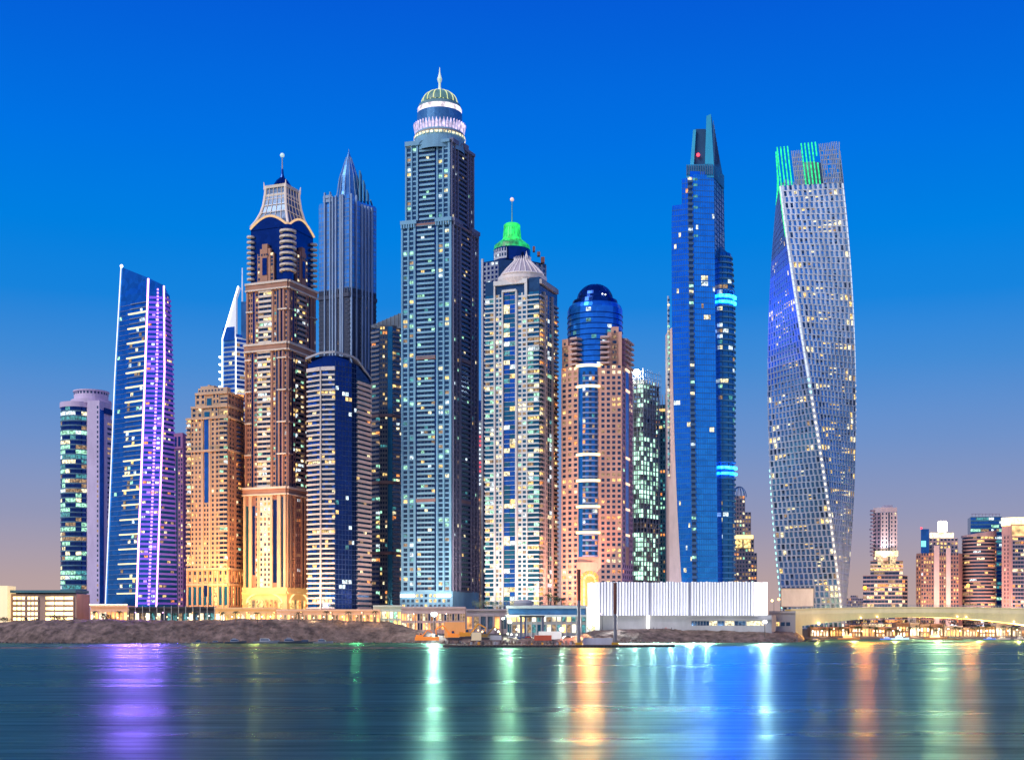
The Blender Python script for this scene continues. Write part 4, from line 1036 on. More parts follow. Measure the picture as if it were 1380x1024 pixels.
    m.prism([t.c(935, 3), t.c(951, 3), t.c(953, 20), t.c(936, 20)], t.z(222), t.z(172), dkp, pts2=[t.c(937, 3), t.c(951, 3), t.c(953, 20), t.c(938, 20)])
    a = [t.c(950, -1), t.c(962, -1), t.c(974, 22), t.c(956, 22)]
    b = [t.c(952, 1), t.c(958, 1), t.c(969, 20), t.c(958, 20)]
    zf = {0: 156, 1: 153, 2: 196, 3: 190}
    k = len(m.v); m.v += [(*p, t.z(222)) for p in a] + [(*p, t.z(zf[i])) for i, p in enumerate(b)]
    for i in range(4):
        j = (i+1) % 4; m.f.append((k+i, k+j, k+4+j, k+4+i)); m.m.append(m.mi(lt if i == 0 else tl))
    m.f.append((k+4, k+5, k+6, k+7)); m.m.append(m.mi(tl))
    for i in range(9): t.mb('crown').bar((*t.c(963+i*1.2, 0+i*2.3), t.z(240)), (*t.c(961.5+i*.9, 0+i*2.3), t.z(163+i*4.2)), .25, gr, n=4)
    mm = MB(); x, y = t.c(941, 1); mm.ball((x, y+.5, t.z(208)), 1.25, LED('red_beacon', (1, .03, .05), 5)); mm.build('beacon', t.root)
    # rounded balcony shaft on the right
    cx, cy = t.c(971, 22); r = 10.4
    zr = t.z(332); rk = lambda z: .72 + .28*min(1, max(0, (zr-z)/(zr-t.z(420))))**.6; A = Arc(cx, cy, r, -75, 100, rf=rk)
    t.mb('round_shaft').lathe(cx, cy, [(r*.98*rk(z_), z_) for z_ in [BASE]+[t.z(420)+(zr-t.z(420))*q/10 for q in range(11)]], G_DARK, 26)
    for j, (zf_, h) in enumerate(floors(BASE, zr, FH)):
        t.balc.append((A, 0, 1, zf_, zf_+h, 1.0, wall('round_slab', (.12, .36, .54)), A.W(0), .3))
        pr = .22 if t.z(560) < zf_ < t.z(400) else .08
        for i in range(7): t.cell(A, (i+.05)/7, (i+.95)/7, zf_+h*.3, zf_+h, .1, pick(t, pr, [L_GREEN, L_WHITE, L_TEAL, L_DIM, L_CREAM], glass('round_blue', (.02, .22, .52), .2, .7)))
    for yy in (393, 627):
        for dy, ht in ((0, 2.5), (8, 2.2)):
            mm = MB(); sbox(mm, Arc(cx, cy, r*rk(t.z(yy)), -50, 85), 0, 1, t.z(yy+dy+ht*.6), t.z(yy+dy-ht*.6), 0, 1.9, lit('cyan_band', (.012, .28, 1), 12.0, .15, 2.2, .5)); mm.build('light_strip', t.root)
    q = [(cx+(r*.72-.3)*cos(2*pi*i/20), cy+(r*.72-.3)*sin(2*pi*i/20)) for i in range(20)]
    t.mb('round_shaft').prism(q, zr, lambda p_: t.z(326)-(p_[0]-cx)*.8, glass('shaft_side', (.02, .16, .42), .2, .6))
    t.finish()

# ---- art-deco tower behind
def tower_deco():
    t = Tower('stepped_tower', 'small stepped tower with a lattice dome and golden lit terraces behind the white pleated hall', 1230, 1003)
    wm = wall('deco_grey', (.32, .27, .33)); k = t.s
    tiers = [(988, 1020, 745, BASE), (988, 1016, 722, t.z(745)), (988, 1012, 690, t.z(722)), (988, 1004, 668, t.z(690))]
    for a, b, yt, z0 in tiers:
        p = [t.c(a, 0), t.c(b, 0), t.c(b, 30), t.c(a, 30)]; core(t, p, z0, t.z(yt), wm); S = Face(const(p), 0)
        grid(t, S, 0, 1, z0, t.z(yt), 3.8, max(3, int((b-a)/4)), wm, p=.38, pal=PALO+[L_GREEN, L_CREAM])
    cx, cy = t.c(996, 12)
    for i in range(12):
        a = 2*pi*i/12
        for q in range(6):
            a0, a1 = pi/2*q/6, pi/2*(q+1)/6; t.mb('lattice_dome').bar((cx+7*cos(a0)*cos(a), cy+7*cos(a0)*sin(a), t.z(668)+10*sin(a0)), (cx+7*cos(a1)*cos(a), cy+7*cos(a1)*sin(a), t.z(668)+10*sin(a1)), .35, G_STEEL, n=4)
    m = MB(); m.ball((cx, cy-4, t.z(672)), 1.3, LED('dome_glow', (.5, .8, 1), 4)); m.build('lamp', t.root)
    p = [t.c(990, -1.5), t.c(1015, -1.5)]; S = Face(const(p), 0)
    m = MB(); sbox(m, S, 0, 1, t.z(726), t.z(721), -1, 1, LED('terrace_gold', (1, .75, .3), 2.0)); m.build('light_strip', t.root)
    for i in range(2): m = MB(); sbox(m, S, .05+.45*i, .4+.45*i, t.z(738), t.z(727), -1, .8, lit('terrace_wash', (1, .7, .25), 1.1)); m.build('light_strip', t.root)
    t.finish()

# ---- twisted tower
def tower_twisted():
    t = Tower('twisted_tower', 'twisting white-gridded tower with a broken green-lit crown', 1150, 1094, cap=100)
    z0, z1 = BASE, t.z(250); H = t.z(190)-BASE
    cx, cy = t.c(1090, 24)
    def cpx(z): # slight drift of the axis
        k = (z-BASE)/H; return X(1097-7.5*k*(1) + 0, t.D+24)
    cfr = .045
    def fp(z):
        k = (z-BASE)/H
        half = (39.5 + 3.2*sin(pi*min(k, 1)*.95) + 3.0*max(0, k-.6))*t.s
        # plan turns as it rises; 0 = a face squarely to the viewer
        th = R(93)*(1-k) - R(17)
        c = cpx(z); pts = []
        for i in range(4):
            for e in (-1, 1):
                a = th + i*pi/2 - 3*pi/4      # first corner front-left
                ca, sa = cos(a), sin(a); x = math.sqrt(2)*half*ca; y = math.sqrt(2)*half*sa
                tx, ty = cos(a+e*3*pi/4), sin(a+e*3*pi/4)
                pts.append((c + x + tx*half*cfr*1.2, cy + y + ty*half*cfr*1.2))
        return pts
    # order corners counter-clockwise: for every corner the clockwise bevel point first
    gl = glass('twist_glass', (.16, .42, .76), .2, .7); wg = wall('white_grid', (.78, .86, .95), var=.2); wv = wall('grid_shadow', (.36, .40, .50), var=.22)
    nfl = 73; h = (z1-z0)/nfl
    m = t.mb('core')
    zs = [z0+h*i for i in range(nfl+1)]
    for a, b in zip(zs, zs[1:]):
        p, q = fp(a), fp(b)
        for i in range(8):
            j = (i+1) % 8; m.quad((*p[i], a), (*p[j], a), (*q[j], b), (*q[i], b), gl)
    m.poly([(*p, z1) for p in fp(z1)], wg)
    blu = LED('blue_wash', (.02, .10, 1), .9)
    gb = glass('twist_glass_blue', (.01, .12, .75), .15, .6, emit=(.01, .08, 1), es=.35)
    N = 12
    GLS = [glass('twist_blue_%d' % q, (.02, .16-.01*q, .62), .18, .6, emit=(.01, .07, 1), es=.02+.22*q) for q in range(4)]
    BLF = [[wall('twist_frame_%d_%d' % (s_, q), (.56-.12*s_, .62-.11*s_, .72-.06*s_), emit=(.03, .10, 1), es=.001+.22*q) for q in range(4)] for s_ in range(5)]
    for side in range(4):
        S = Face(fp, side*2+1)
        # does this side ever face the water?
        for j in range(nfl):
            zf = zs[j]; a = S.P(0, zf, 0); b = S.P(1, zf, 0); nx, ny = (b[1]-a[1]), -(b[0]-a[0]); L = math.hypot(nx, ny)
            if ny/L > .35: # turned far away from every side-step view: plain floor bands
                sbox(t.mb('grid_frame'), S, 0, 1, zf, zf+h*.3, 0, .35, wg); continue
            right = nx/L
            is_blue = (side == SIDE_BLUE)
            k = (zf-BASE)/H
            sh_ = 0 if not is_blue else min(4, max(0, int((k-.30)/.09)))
            glow = 3*math.exp(-((k-.66)/.10)**2) if is_blue else 0; gi = int(glow+.3)  # blue light on this side, put into its glass and frame materials
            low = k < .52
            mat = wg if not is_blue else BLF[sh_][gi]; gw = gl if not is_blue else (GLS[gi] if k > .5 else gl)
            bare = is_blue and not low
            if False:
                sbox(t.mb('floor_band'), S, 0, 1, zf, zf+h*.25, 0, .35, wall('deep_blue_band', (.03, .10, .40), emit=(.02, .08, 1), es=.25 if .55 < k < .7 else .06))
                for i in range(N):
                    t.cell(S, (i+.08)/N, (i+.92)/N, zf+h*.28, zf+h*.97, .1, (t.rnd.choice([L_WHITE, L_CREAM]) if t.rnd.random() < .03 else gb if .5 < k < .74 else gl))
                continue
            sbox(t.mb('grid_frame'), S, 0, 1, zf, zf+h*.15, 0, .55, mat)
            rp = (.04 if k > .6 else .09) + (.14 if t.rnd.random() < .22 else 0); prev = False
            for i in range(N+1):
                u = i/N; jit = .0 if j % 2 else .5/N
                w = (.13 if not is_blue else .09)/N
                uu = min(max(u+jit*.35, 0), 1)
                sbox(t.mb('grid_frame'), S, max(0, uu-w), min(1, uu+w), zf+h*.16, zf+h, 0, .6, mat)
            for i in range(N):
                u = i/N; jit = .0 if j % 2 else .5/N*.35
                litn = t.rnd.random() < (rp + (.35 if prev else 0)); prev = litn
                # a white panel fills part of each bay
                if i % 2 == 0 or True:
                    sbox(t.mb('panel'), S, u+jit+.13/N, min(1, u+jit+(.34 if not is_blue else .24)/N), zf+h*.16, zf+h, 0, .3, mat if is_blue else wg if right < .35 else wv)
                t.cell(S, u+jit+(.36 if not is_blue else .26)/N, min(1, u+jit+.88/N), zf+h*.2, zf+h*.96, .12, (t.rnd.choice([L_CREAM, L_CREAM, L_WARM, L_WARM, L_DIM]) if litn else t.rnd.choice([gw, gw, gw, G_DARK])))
        # bevel strips carry the light lines
    for cix, nm in ((0, 'a'), (1, 'b'), (2, 'c'), (3, 'd')):
        S = Face(fp, cix*2)
        for j in range(nfl):
            zf = zs[j]; a = S.P(0, zf, 0); b = S.P(1, zf, 0)
            if -(b[0]-a[0]) > 0: continue
            k = (zf-BASE)/H
            sbox(t.mb('grid_frame'), S, 0, 1, zf, zf+h, 0, .3, wg)
            lm = LED('edge_white', (.75, .85, 1), 1.1) if k > .5 else (LED('edge_lamp_teal', (.35, 1, .85), 2.6) if S.P(.5, zf, 0)[0] < cpx(zf)-8 else LED('edge_lamp', (1, .85, .6), 2.4))
            sbox(t.mb('edge_lamp'), S, .2, .8, zf+h*(.1 if k > .5 else .35), zf+h*(.95 if k > .5 else .7), .3, .6, lm)
    # broken crown
    gcr = lit('crown_green', (.01, 1, .28), 1.1, .5, 1.6, .5)
    fr = wall('crown_frame', (.45, .5, .58))
    prof = {}
    SA = Face(fp, 1)
    for side in range(4):
        S = Face(fp, side*2+1)
        for i in range(35):
            u = i/34
            x = S.P(u, z1, 0)
            front = x[1] < cy
            pxh = 690 + x[0]*F/x[1]
            yt = 250
            if front: yt = 196 if pxh < 1068 else (203 if pxh < 1086 else (194 if pxh < 1108 else (197 if pxh < 1126 else 196)))
            else: yt = 212 + (i*7 % 8)
            if side not in (0, 3): yt = max(yt, 207)
            green = (side in (0, 3) and (pxh < 1070 or 1084 < pxh < 1108))
            if green and (i % 2 if side == 0 else i % 7): continue
            if green: yt2 = yt
            step = 8.5
            zt_ = t.z(yt)
            gaps = front and pxh > 1102
            mt = gcr if green else fr
            if green or True:
                n_ = 6; last = None
                for q in range(n_):
                    za, zb = z1+(zt_-z1)*q/n_, z1+(zt_-z1)*(q+1)/n_
                    if gaps and 0 < q < 5 and t.rnd.random() < .12: continue
                    t.mb('crown_light' if green else 'crown').bar(S.P(u, za, .4), S.P(u, zb, .4), .62 if green else .36, mt, n=4)
            if i < 34 and not green:
                for q in range(int((zt_-z1)/4)):
                    z_ = z1+4*q
                    if gaps and t.rnd.random() < .15: continue
                    sbox(t.mb('crown'), S, u, u+1/34, z_, z_+.7, -.2, .35, fr)
                    if t.rnd.random() < .55: squad(t.mb('crown_pane'), S, u+.004, u+1/34-.004, z_+.8, z_+3.8, .05, gl)
    ctr = [(cpx(z1)+13*cos(2*pi*i/12), cy+13*sin(2*pi*i/12)) for i in range(12)]
    core(t, ctr, z1, t.z(212), wall('crown_core', (.22, .28, .36)), part='crown_core')
    # green wash running down the left edge
    mm = MB()
    for j in range(14):
        a, b = z1-j*3.3, z1-(j+1)*3.3
        li = min(range(8), key=lambda n_: fp(z1-24)[n_][0])
        def left(z): return fp(z)[li]
        p, q = left(a), left(b); mm.bar((p[0]-.4, p[1], a), (q[0]-.4, q[1], b), .4, gcr, n=4)
    mm.build('light_line', t.root)
    m3 = MB(); x, y = t.c(1131, 8); m3.bar((x, y, z1), (x, y, t.z(187)), .7, fr, .4); m3.build('mast', t.root)
    t.finish()
SIDE_BLUE = 3

# ---- right-hand group beyond the bridge
def right_group():
    D = 1330
    t = Tower('stepped_tower', 'slim grey tower with a golden lit collar halfway up, beyond the bridge', D, 1192, cap=80)
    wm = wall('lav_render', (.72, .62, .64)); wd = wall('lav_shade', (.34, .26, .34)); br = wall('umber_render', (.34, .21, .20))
    p = [t.c(1163, 6), t.c(1178, 2), t.c(1216, 0), t.c(1223, 14), t.c(1220, 40), t.c(1165, 40)]; core(t, p, BASE, t.z(775), br); f = const(p)
    for k, n in ((0, 3), (1, 8), (2, 2)): ribbons(t, Face(f, k), 0, 1, BASE, t.z(776), 4, n, wall('rib_grey', (.40, .34, .38)), p=.34, pal=PALO+[L_CREAM])
    p = [t.c(1173, 8), t.c(1217, 4), t.c(1216, 34), t.c(1175, 34)]; core(t, p, t.z(775), t.z(755), br); ribbons(t, Face(const(p), 0), 0, 1, t.z(775), t.z(756), 4, 9, wm, p=.25, pal=PALO)
    p = [t.c(1177, 10), t.c(1187, 4), t.c(1209, 4), t.c(1209, 30), t.c(1178, 30)]; core(t, p, t.z(755), t.z(683), wm, part='upper_shaft')
    grid(t, Face(const(p), 0), 0, 1, t.z(755), t.z(690), 4, 2, wd, p=.06, dark=G_GREY); grid(t, Face(const(p), 1), 0, .45, t.z(745), t.z(690), 4, 2, wm, pier=.6, p=.04, dark=G_GREY); grid(t, Face(const(p), 1), .55, 1, t.z(745), t.z(690), 4, 2, wm, pier=.6, p=.04, dark=G_GREY)
    solid(t, Face(const(p), 1), .46, .54, t.z(755), t.z(690), .3, G_DARK, 'glazing')
    for i in range(13): # ragged service platforms up the left edge
        x, y = t.c(1177, 9); z = t.z(748-5*i); m = MB(); m.box(x-1.5-t.rnd.random()*1.5, x+1, y-1, y+5, z, z+1.6, wd); m.build('balcony', t.root)
    x0, y0 = t.c(1192, 12); x1, _ = t.c(1203, 12); t.mb('upper_shaft').box(x0, x1, y0, y0+10, t.z(684), t.z(679), wm)
    q = Face(const([t.c(1180, 2), t.c(1210, 0)]), 0)
    m = MB(); sbox(m, q, 0, 1, t.z(749), t.z(742), -3, 1, lit('collar_gold', (1, .74, .32), 2.2, .5, 1.5)); m.build('light_strip', t.root)
    for a in (.22, .78): m = MB(); sbox(m, q, a-.12, a+.12, t.z(761), t.z(749), -2, .8, lit('collar_wash', (1, .72, .4), 1.0, .3, 1.5)); m.build('light_strip', t.root)
    t.finish()

    t = Tower('stepped_tower', 'brown stepped tower topped by brilliant white-gold lights, beyond the bridge', D, 1265, cap=80)
    p = [t.c(1235, 8), t.c(1241, 2), t.c(1292, 0), t.c(1297, 12), t.c(1290, 40), t.c(1238, 40)]; core(t, p, BASE, t.z(745), br); f = const(p)
    S = Face(f, 1)
    grid(t, S, 0, .34, BASE, t.z(745), 4, 5, br, p=.4, pal=PALO+[L_WHITE]); solid(t, S, .34, .48, BASE, t.z(735), 1.2, wm); grid(t, S, .48, .66, BASE, t.z(745), 4, 3, br, p=.35, pal=PALO+[L_CREAM]); solid(t, S, .66, .78, BASE, t.z(738), 1.2, wm); grid(t, S, .78, 1, BASE, t.z(745), 4, 3, br, p=.2, pal=PALO)
    grid(t, Face(f, 0), 0, 1, BASE, t.z(748), 4, 2, br, p=.2, pal=PALO)
    p = [t.c(1242, 8), t.c(1291, 6), t.c(1290, 34), t.c(1245, 34)]; core(t, p, t.z(745), t.z(724), wm); grid(t, Face(const(p), 0), 0, 1, t.z(745), t.z(725), 4, 10, wall('rib_grey', (.34, .32, .40)), p=.35, pal=[L_CREAM, L_WARM, L_DIM])
    p = [t.c(1253, 10), t.c(1285, 10), t.c(1284, 30), t.c(1254, 30)]; core(t, p, t.z(724), t.z(716), wm); 
    m = MB(); sbox(m, Face(const(p), 0), 0, 1, t.z(724), t.z(717), 0, .8, lit('top_gold', (1, .82, .45), 2.2, .5, 1.5)); m.build('light_strip', t.root)
    p = [t.c(1264, 12), t.c(1276, 12), t.c(1276, 26), t.c(1264, 26)]; core(t, p, t.z(716), t.z(700), wm)
    m = MB(); sbox(m, Face(const(p), 0), 0, 1, t.z(714), t.z(702), 0, .6, lit('top_white', (1, .95, .72), 25, .6, 1.4)); m.build('light_strip', t.root)
    p = [t.c(1241, 6), t.c(1252, 6), t.c(1252, 24), t.c(1241, 24)]; core(t, p, t.z(745), t.z(712), G_BLUE, part='glass_wing')
    m = MB(); sbox(m, Face(const(p), 0), .05, .6, t.z(736), t.z(728), 0, .5, LED('teal_sign', (.2, 1, .9), 1.6)); m.build('light_strip', t.root)
    m = MB(); x, y = t.c(1241.5, 5); m.ball((x, y, t.z(711)), 1.0, LED('red_beacon', (1, .03, .05), 5)); m.build('beacon', t.root)
    t.finish()

    t = Tower('rounded_tower', 'rounded brown tower banded with balconies under a low slanted crown, beyond the bridge', D, 1320, cap=80)
    cx, cy = t.c(1319, 24); A = Arc(cx, cy, 16.6, -90, 90); bw = wall('bronze_band', (.40, .28, .28))
    core(t, [(cx+16.4*cos(2*pi*i/26), cy+16.4*sin(2*pi*i/26)) for i in range(26)], BASE, t.z(722), G_DARK)
    ribbons(t, A, 0, 1, BASE, t.z(722), 3.6, 14, bw, span=.42, dep=.9, p=.2, pal=PALO+[L_WHITE])
    t.mb('roof').prism([(cx+17.3*cos(2*pi*i/26), cy+17.3*sin(2*pi*i/26)) for i in range(26)], t.z(722), lambda p_: t.z(716)+(p_[0]-cx)*.16, wall('bronze_top', (.45, .34, .36)))
    t.finish()
    t = Tower('office_tower', 'teal glass tower with a flat top and rooftop rails showing above the rounded brown tower', D+60, 1328, cap=80)
    p = [t.c(1304, 30), t.c(1308, 4), t.c(1350, 0), t.c(1350, 30)]; core(t, p, BASE, t.z(696), G_TEAL)
    ribbons(t, Face(const(p), 1), 0, 1, BASE, t.z(697), 4, 12, wall('teal_band2', (.08, .24, .36)), p=.22, pal=[L_TEAL, L_GREEN, L_WHITE, L_DIM], dark=G_BLUE)
    for i in range(9): x, y = t.c(1310+4.6*i, 2); t.mb('rail').bar((x, y, t.z(696)), (x, y, t.z(692)), .2, wd)
    t.mb('rail').bar((*t.c(1309, 2), t.z(692)), (*t.c(1348, 2), t.z(692)), .2, wd)
    t.finish()
    t = Tower('office_tower', 'pink stone tower with a blazing golden top storey, cut by the picture edge', D-20, 1368, cap=80)
    pk = wall('rose_stone', (.60, .36, .34)); p = [t.c(1350, 8), t.c(1362, 0), t.c(1398, 0), t.c(1398, 40), t.c(1352, 40)]; core(t, p, BASE, t.z(697), pk); f = const(p)
    grid(t, Face(f, 0), .2, .9, BASE, t.z(722), 4, 2, pk, pier=.6, p=.05); S = Face(f, 1)
    solid(t, S, 0, .06, BASE, t.z(722), .9, pk); ribbons(t, S, .06, 1, BASE, t.z(724), 4, 9, wall('rib_grey', (.34, .32, .40)), p=.2, pal=PALO+[L_CREAM])
    m = MB(); sbox(m, S, 0, 1, t.z(706), t.z(697), 0, 1.2, lit('roof_gold', (1, .80, .38), 2.6, .7, 1.3)); m.build('light_strip', t.root)
    m = MB(); sbox(m, Face(f, 0), 0, 1, t.z(708), t.z(697), 0, 1.0, lit('roof_gold', (1, .80, .38), 2.6, .7, 1.3)); m.build('light_strip', t.root)
    m = MB(); sbox(m, S, .05, .95, t.z(722), t.z(708), 0, .6, lit('roof_wash', (1, .62, .25), 1.7, .3, 1.5, .1)); m.build('light_strip', t.root)
    t.finish()
    # low distant blocks
    for i, (a, b, yt) in enumerate(((1139, 1147, 806), (1146, 1156, 802), (1154, 1163, 806))):
        t = Tower('distant_block', ['small pinkish block far off, right beside the twisted tower foot', 'tallest and middle one of three small pinkish blocks far off beyond the bridge', 'small pinkish block far off, against the slim tower with the golden collar'][i], 1700+40*i, (a+b)/2, cap=20)
        p = lfr(t, (a, 0), (b, 0), (b+.3, 30)); w = wall('far_pink', (.45, .34, .36)); core(t, p, 5, t.z(yt), w); grid(t, Face(const(p), 0), 0, 1, BASE, t.z(yt), 4, 4, w, p=.3, pal=PALO); t.finish()

tower_round_white(); tower_blade(); tower_purple_back(); tower_tan(); tower_sail(); tower_flared(); tower_finned(); tower_dark_roof(); tower_striped(); tower_tallest()
tower_sliver(); tower_green_cap(); tower_cream(); tower_pink(); tower_construction(); tower_blue(); tower_deco(); tower_twisted(); right_group()
# ================================================================== sky and light
w = bpy.data.worlds.new('World'); sc.world = w; w.use_nodes = True
nt = w.node_tree; nt.nodes.clear()
out = nt.nodes.new('ShaderNodeOutputWorld'); bg = nt.nodes.new('ShaderNodeBackground')
tc = nt.nodes.new('ShaderNodeTexCoord'); sp = nt.nodes.new('ShaderNodeSeparateXYZ')
nt.links.new(tc.outputs['Generated'], sp.inputs[0])
def ramp(stops):
    r = nt.nodes.new('ShaderNodeValToRGB'); e = r.color_ramp.elements
    while len(e) < len(stops): e.new(.5)
    for q, (p, c) in zip(e, stops): q.position = p; q.color = (*c, 1)
    return r
def s2l(r, g, b): return tuple((c/255/12.92 if c/255 <= .04045 else ((c/255+.055)/1.055)**2.4) for c in (r, g, b))
front = ramp([(0, s2l(194, 166, 158)), (.035, s2l(182, 161, 164)), (.08, s2l(148, 152, 184)), (.135, s2l(112, 147, 203)), (.19, s2l(68, 140, 214)), (.235, s2l(22, 132, 222)), (.28, s2l(0, 128, 226)), (.34, s2l(0, 114, 227)), (.43, s2l(4, 92, 216)), (1, s2l(5, 50, 150))])
back = ramp([(0, s2l(225, 180, 165)), (.08, s2l(190, 170, 185)), (.22, s2l(120, 155, 215)), (.5, s2l(50, 125, 215)), (1, s2l(5, 70, 180))])
nt.links.new(sp.outputs['Z'], front.inputs[0]); nt.links.new(sp.outputs['Z'], back.inputs[0])
mr = nt.nodes.new('ShaderNodeMapRange'); mr.inputs['From Min'].default_value = .35; mr.inputs['From Max'].default_value = -.5
nt.links.new(sp.outputs['Y'], mr.inputs['Value'])
mx = nt.nodes.new('ShaderNodeMix'); mx.data_type = 'RGBA'
nt.links.new(mr.outputs[0], mx.inputs['Factor']); nt.links.new(front.outputs[0], mx.inputs['A']); nt.links.new(back.outputs[0], mx.inputs['B'])
# faint high haze so that the gradient is not perfectly even
nz = nt.nodes.new('ShaderNodeTexNoise'); nz.inputs['Scale'].default_value = 2.2; nz.inputs['Detail'].default_value = 4
mpn = nt.nodes.new('ShaderNodeMapping'); mpn.inputs['Scale'].default_value = (1, 1, 3.5)
nt.links.new(tc.outputs['Generated'], mpn.inputs[0]); nt.links.new(mpn.outputs[0], nz.inputs['Vector'])
mr2 = nt.nodes.new('ShaderNodeMapRange'); mr2.inputs['To Min'].default_value = .94; mr2.inputs['To Max'].default_value = 1.06
nt.links.new(nz.outputs['Fac'], mr2.inputs['Value'])
nt.links.new(mx.outputs['Result'], bg.inputs['Color']); nt.links.new(mr2.outputs[0], bg.inputs['Strength'])
nt.links.new(bg.outputs[0], out.inputs[0])
sun = bpy.data.lights.new('sun', 'SUN'); sun.energy = 2.5; sun.angle = R(30); sun.color = (1, .93, .90)
so = bpy.data.objects.new('sun', sun); col.objects.link(so)
d = Vector((-.62, -.55, .75)).normalized()      # afterglow from behind the viewer, to the left
so.rotation_euler = d.to_track_quat('Z', 'Y').to_euler()
def point(x, y, z, P, c, r=1.5):
    l = bpy.data.lights.new('lamp_light', 'POINT'); l.energy = P; l.color = c; l.shadow_soft_size = r
    o = bpy.data.objects.new('lamp_light', l); col.objects.link(o); o.location = (x, y, z); return o

def beam(x, y, z, P, c, r=1.0, size=64, down=4):
    l = bpy.data.lights.new('flood_beam', 'SPOT'); l.energy = P*1.5; l.color = c; l.shadow_soft_size = r; l.spot_size = R(size); l.spot_blend = .6
    o = bpy.data.objects.new('flood_beam', l); col.objects.link(o); o.location = (x, y, z); o.rotation_euler = (R(-(90-down)), 0, 0); return o
def uplight(x, y, z, P, c, tilt=42, size=130, r=1.0):
    l = bpy.data.lights.new('uplight', 'SPOT'); l.energy = P; l.color = c; l.shadow_soft_size = r; l.spot_size = R(size); l.spot_blend = 1
    o = bpy.data.objects.new('uplight', l); col.objects.link(o); o.location = (x, y, z); o.rotation_euler = (R(180-tilt), 0, 0); return o
# ================================================================== water
m, nt, b = newmat('evening_water')
nt.nodes.remove(b); outw = nt.nodes['Material Output']
df = nt.nodes.new('ShaderNodeBsdfDiffuse'); df.inputs['Color'].default_value = (.001, .03, .035, 1)
gl_ = nt.nodes.new('ShaderNodeBsdfGlossy'); gl_.inputs['Color'].default_value = (.17, .34, .27, 1)
fr_ = nt.nodes.new('ShaderNodeLayerWeight'); fr_.inputs['Blend'].default_value = .25
mxs = nt.nodes.new('ShaderNodeMixShader')
tc = nt.nodes.new('ShaderNodeNewGeometry')
def layer(sx, sy, det):
    mp = nt.nodes.new('ShaderNodeMapping'); mp.inputs['Scale'].default_value = (sx, sy, 1)
    nt.links.new(tc.outputs['Position'], mp.inputs['Vector'])
    n = nt.nodes.new('ShaderNodeTexNoise'); n.inputs['Scale'].default_value = 1; n.inputs['Detail'].default_value = det; n.inputs['Roughness'].default_value = .6
    nt.links.new(mp.outputs[0], n.inputs['Vector']); return n
n1 = layer(.11, .45, 7); n3 = layer(.006, .03, 4)
bu = nt.nodes.new('ShaderNodeBump'); bu.inputs['Strength'].default_value = .5; bu.inputs['Distance'].default_value = 1.7
n4 = layer(.45, 1.7, 4); n5 = layer(.035, .34, 6)
bu2 = nt.nodes.new('ShaderNodeBump'); bu2.inputs['Strength'].default_value = .7; bu2.inputs['Distance'].default_value = .35
nt.links.new(n4.outputs['Fac'], bu2.inputs['Height']); nt.links.new(bu.outputs[0], bu2.inputs['Normal'])
nt.links.new(n1.outputs['Fac'], bu.inputs['Height']); nt.links.new(bu2.outputs[0], gl_.inputs['Normal'])
mrc = nt.nodes.new('ShaderNodeMapRange'); mrc.inputs['From Min'].default_value = .3; mrc.inputs['From Max'].default_value = .7; mrc.inputs['To Min'].default_value = .62; mrc.inputs['To Max'].default_value = 1.4
vmc = nt.nodes.new('ShaderNodeVectorMath'); vmc.operation = 'SCALE'; vmc.inputs[0].default_value = (.19, .40, .30)  # light and dark of small ripples painted into the gloss tint
nt.links.new(n5.outputs['Fac'], mrc.inputs['Value']); nt.links.new(mrc.outputs[0], vmc.inputs['Scale']); nt.links.new(vmc.outputs[0], gl_.inputs['Color'])
mr = nt.nodes.new('ShaderNodeMapRange'); mr.inputs['From Min'].default_value = .35; mr.inputs['From Max'].default_value = .65; mr.inputs['To Min'].default_value = .25; mr.inputs['To Max'].default_value = .36
nt.links.new(n3.outputs['Fac'], mr.inputs['Value']); nt.links.new(mr.outputs[0], gl_.inputs['Roughness'])
mf = nt.nodes.new('ShaderNodeMapRange'); mf.inputs['To Min'].default_value = .45; mf.inputs['To Max'].default_value = .85
nt.links.new(fr_.outputs['Facing'], mf.inputs['Value']); nt.links.new(mf.outputs[0], mxs.inputs[0])
nt.links.new(df.outputs[0], mxs.inputs[1]); nt.links.new(gl_.outputs[0], mxs.inputs[2]); nt.links.new(mxs.outputs[0], outw.inputs['Surface'])
WATER = m
q = MB(); q.quad((-9000, -400, 0), (9000, -400, 0), (9000, 16000, 0), (-9000, 16000, 0), WATER); struct(q, 'water')

# ================================================================== land
def earth(name, c1, c2, sc_=.25):
    m, nt, b = newmat(name)
    g = nt.nodes.new('ShaderNodeNewGeometry')
    n = nt.nodes.new('ShaderNodeTexNoise'); n.inputs['Scale'].default_value = sc_; n.inputs['Detail'].default_value = 9; n.inputs['Roughness'].default_value = .72
    nt.links.new(g.outputs['Position'], n.inputs['Vector'])
    r = nt.nodes.new('ShaderNodeValToRGB'); r.color_ramp.elements[0].position = .38; r.color_ramp.elements[0].color = (*c1, 1); r.color_ramp.elements[1].position = .66; r.color_ramp.elements[1].color = (*c2, 1)
    nt.links.new(n.outputs['Fac'], r.inputs[0]); nt.links.new(r.outputs[0], b.inputs['Base Color'])
    b.inputs['Roughness'].default_value = .95
    bu = nt.nodes.new('ShaderNodeBump'); bu.inputs['Strength'].default_value = .9; bu.inputs['Distance'].default_value = 1.2
    nt.links.new(n.outputs['Fac'], bu.inputs['Height']); nt.links.new(bu.outputs[0], b.inputs['Normal'])
    return m
ROCK = earth('embankment_earth', (.075, .050, .038), (.32, .215, .165), .14); PAVE = earth('paved_ground', (.14, .12, .11), (.22, .19, .17), .05)
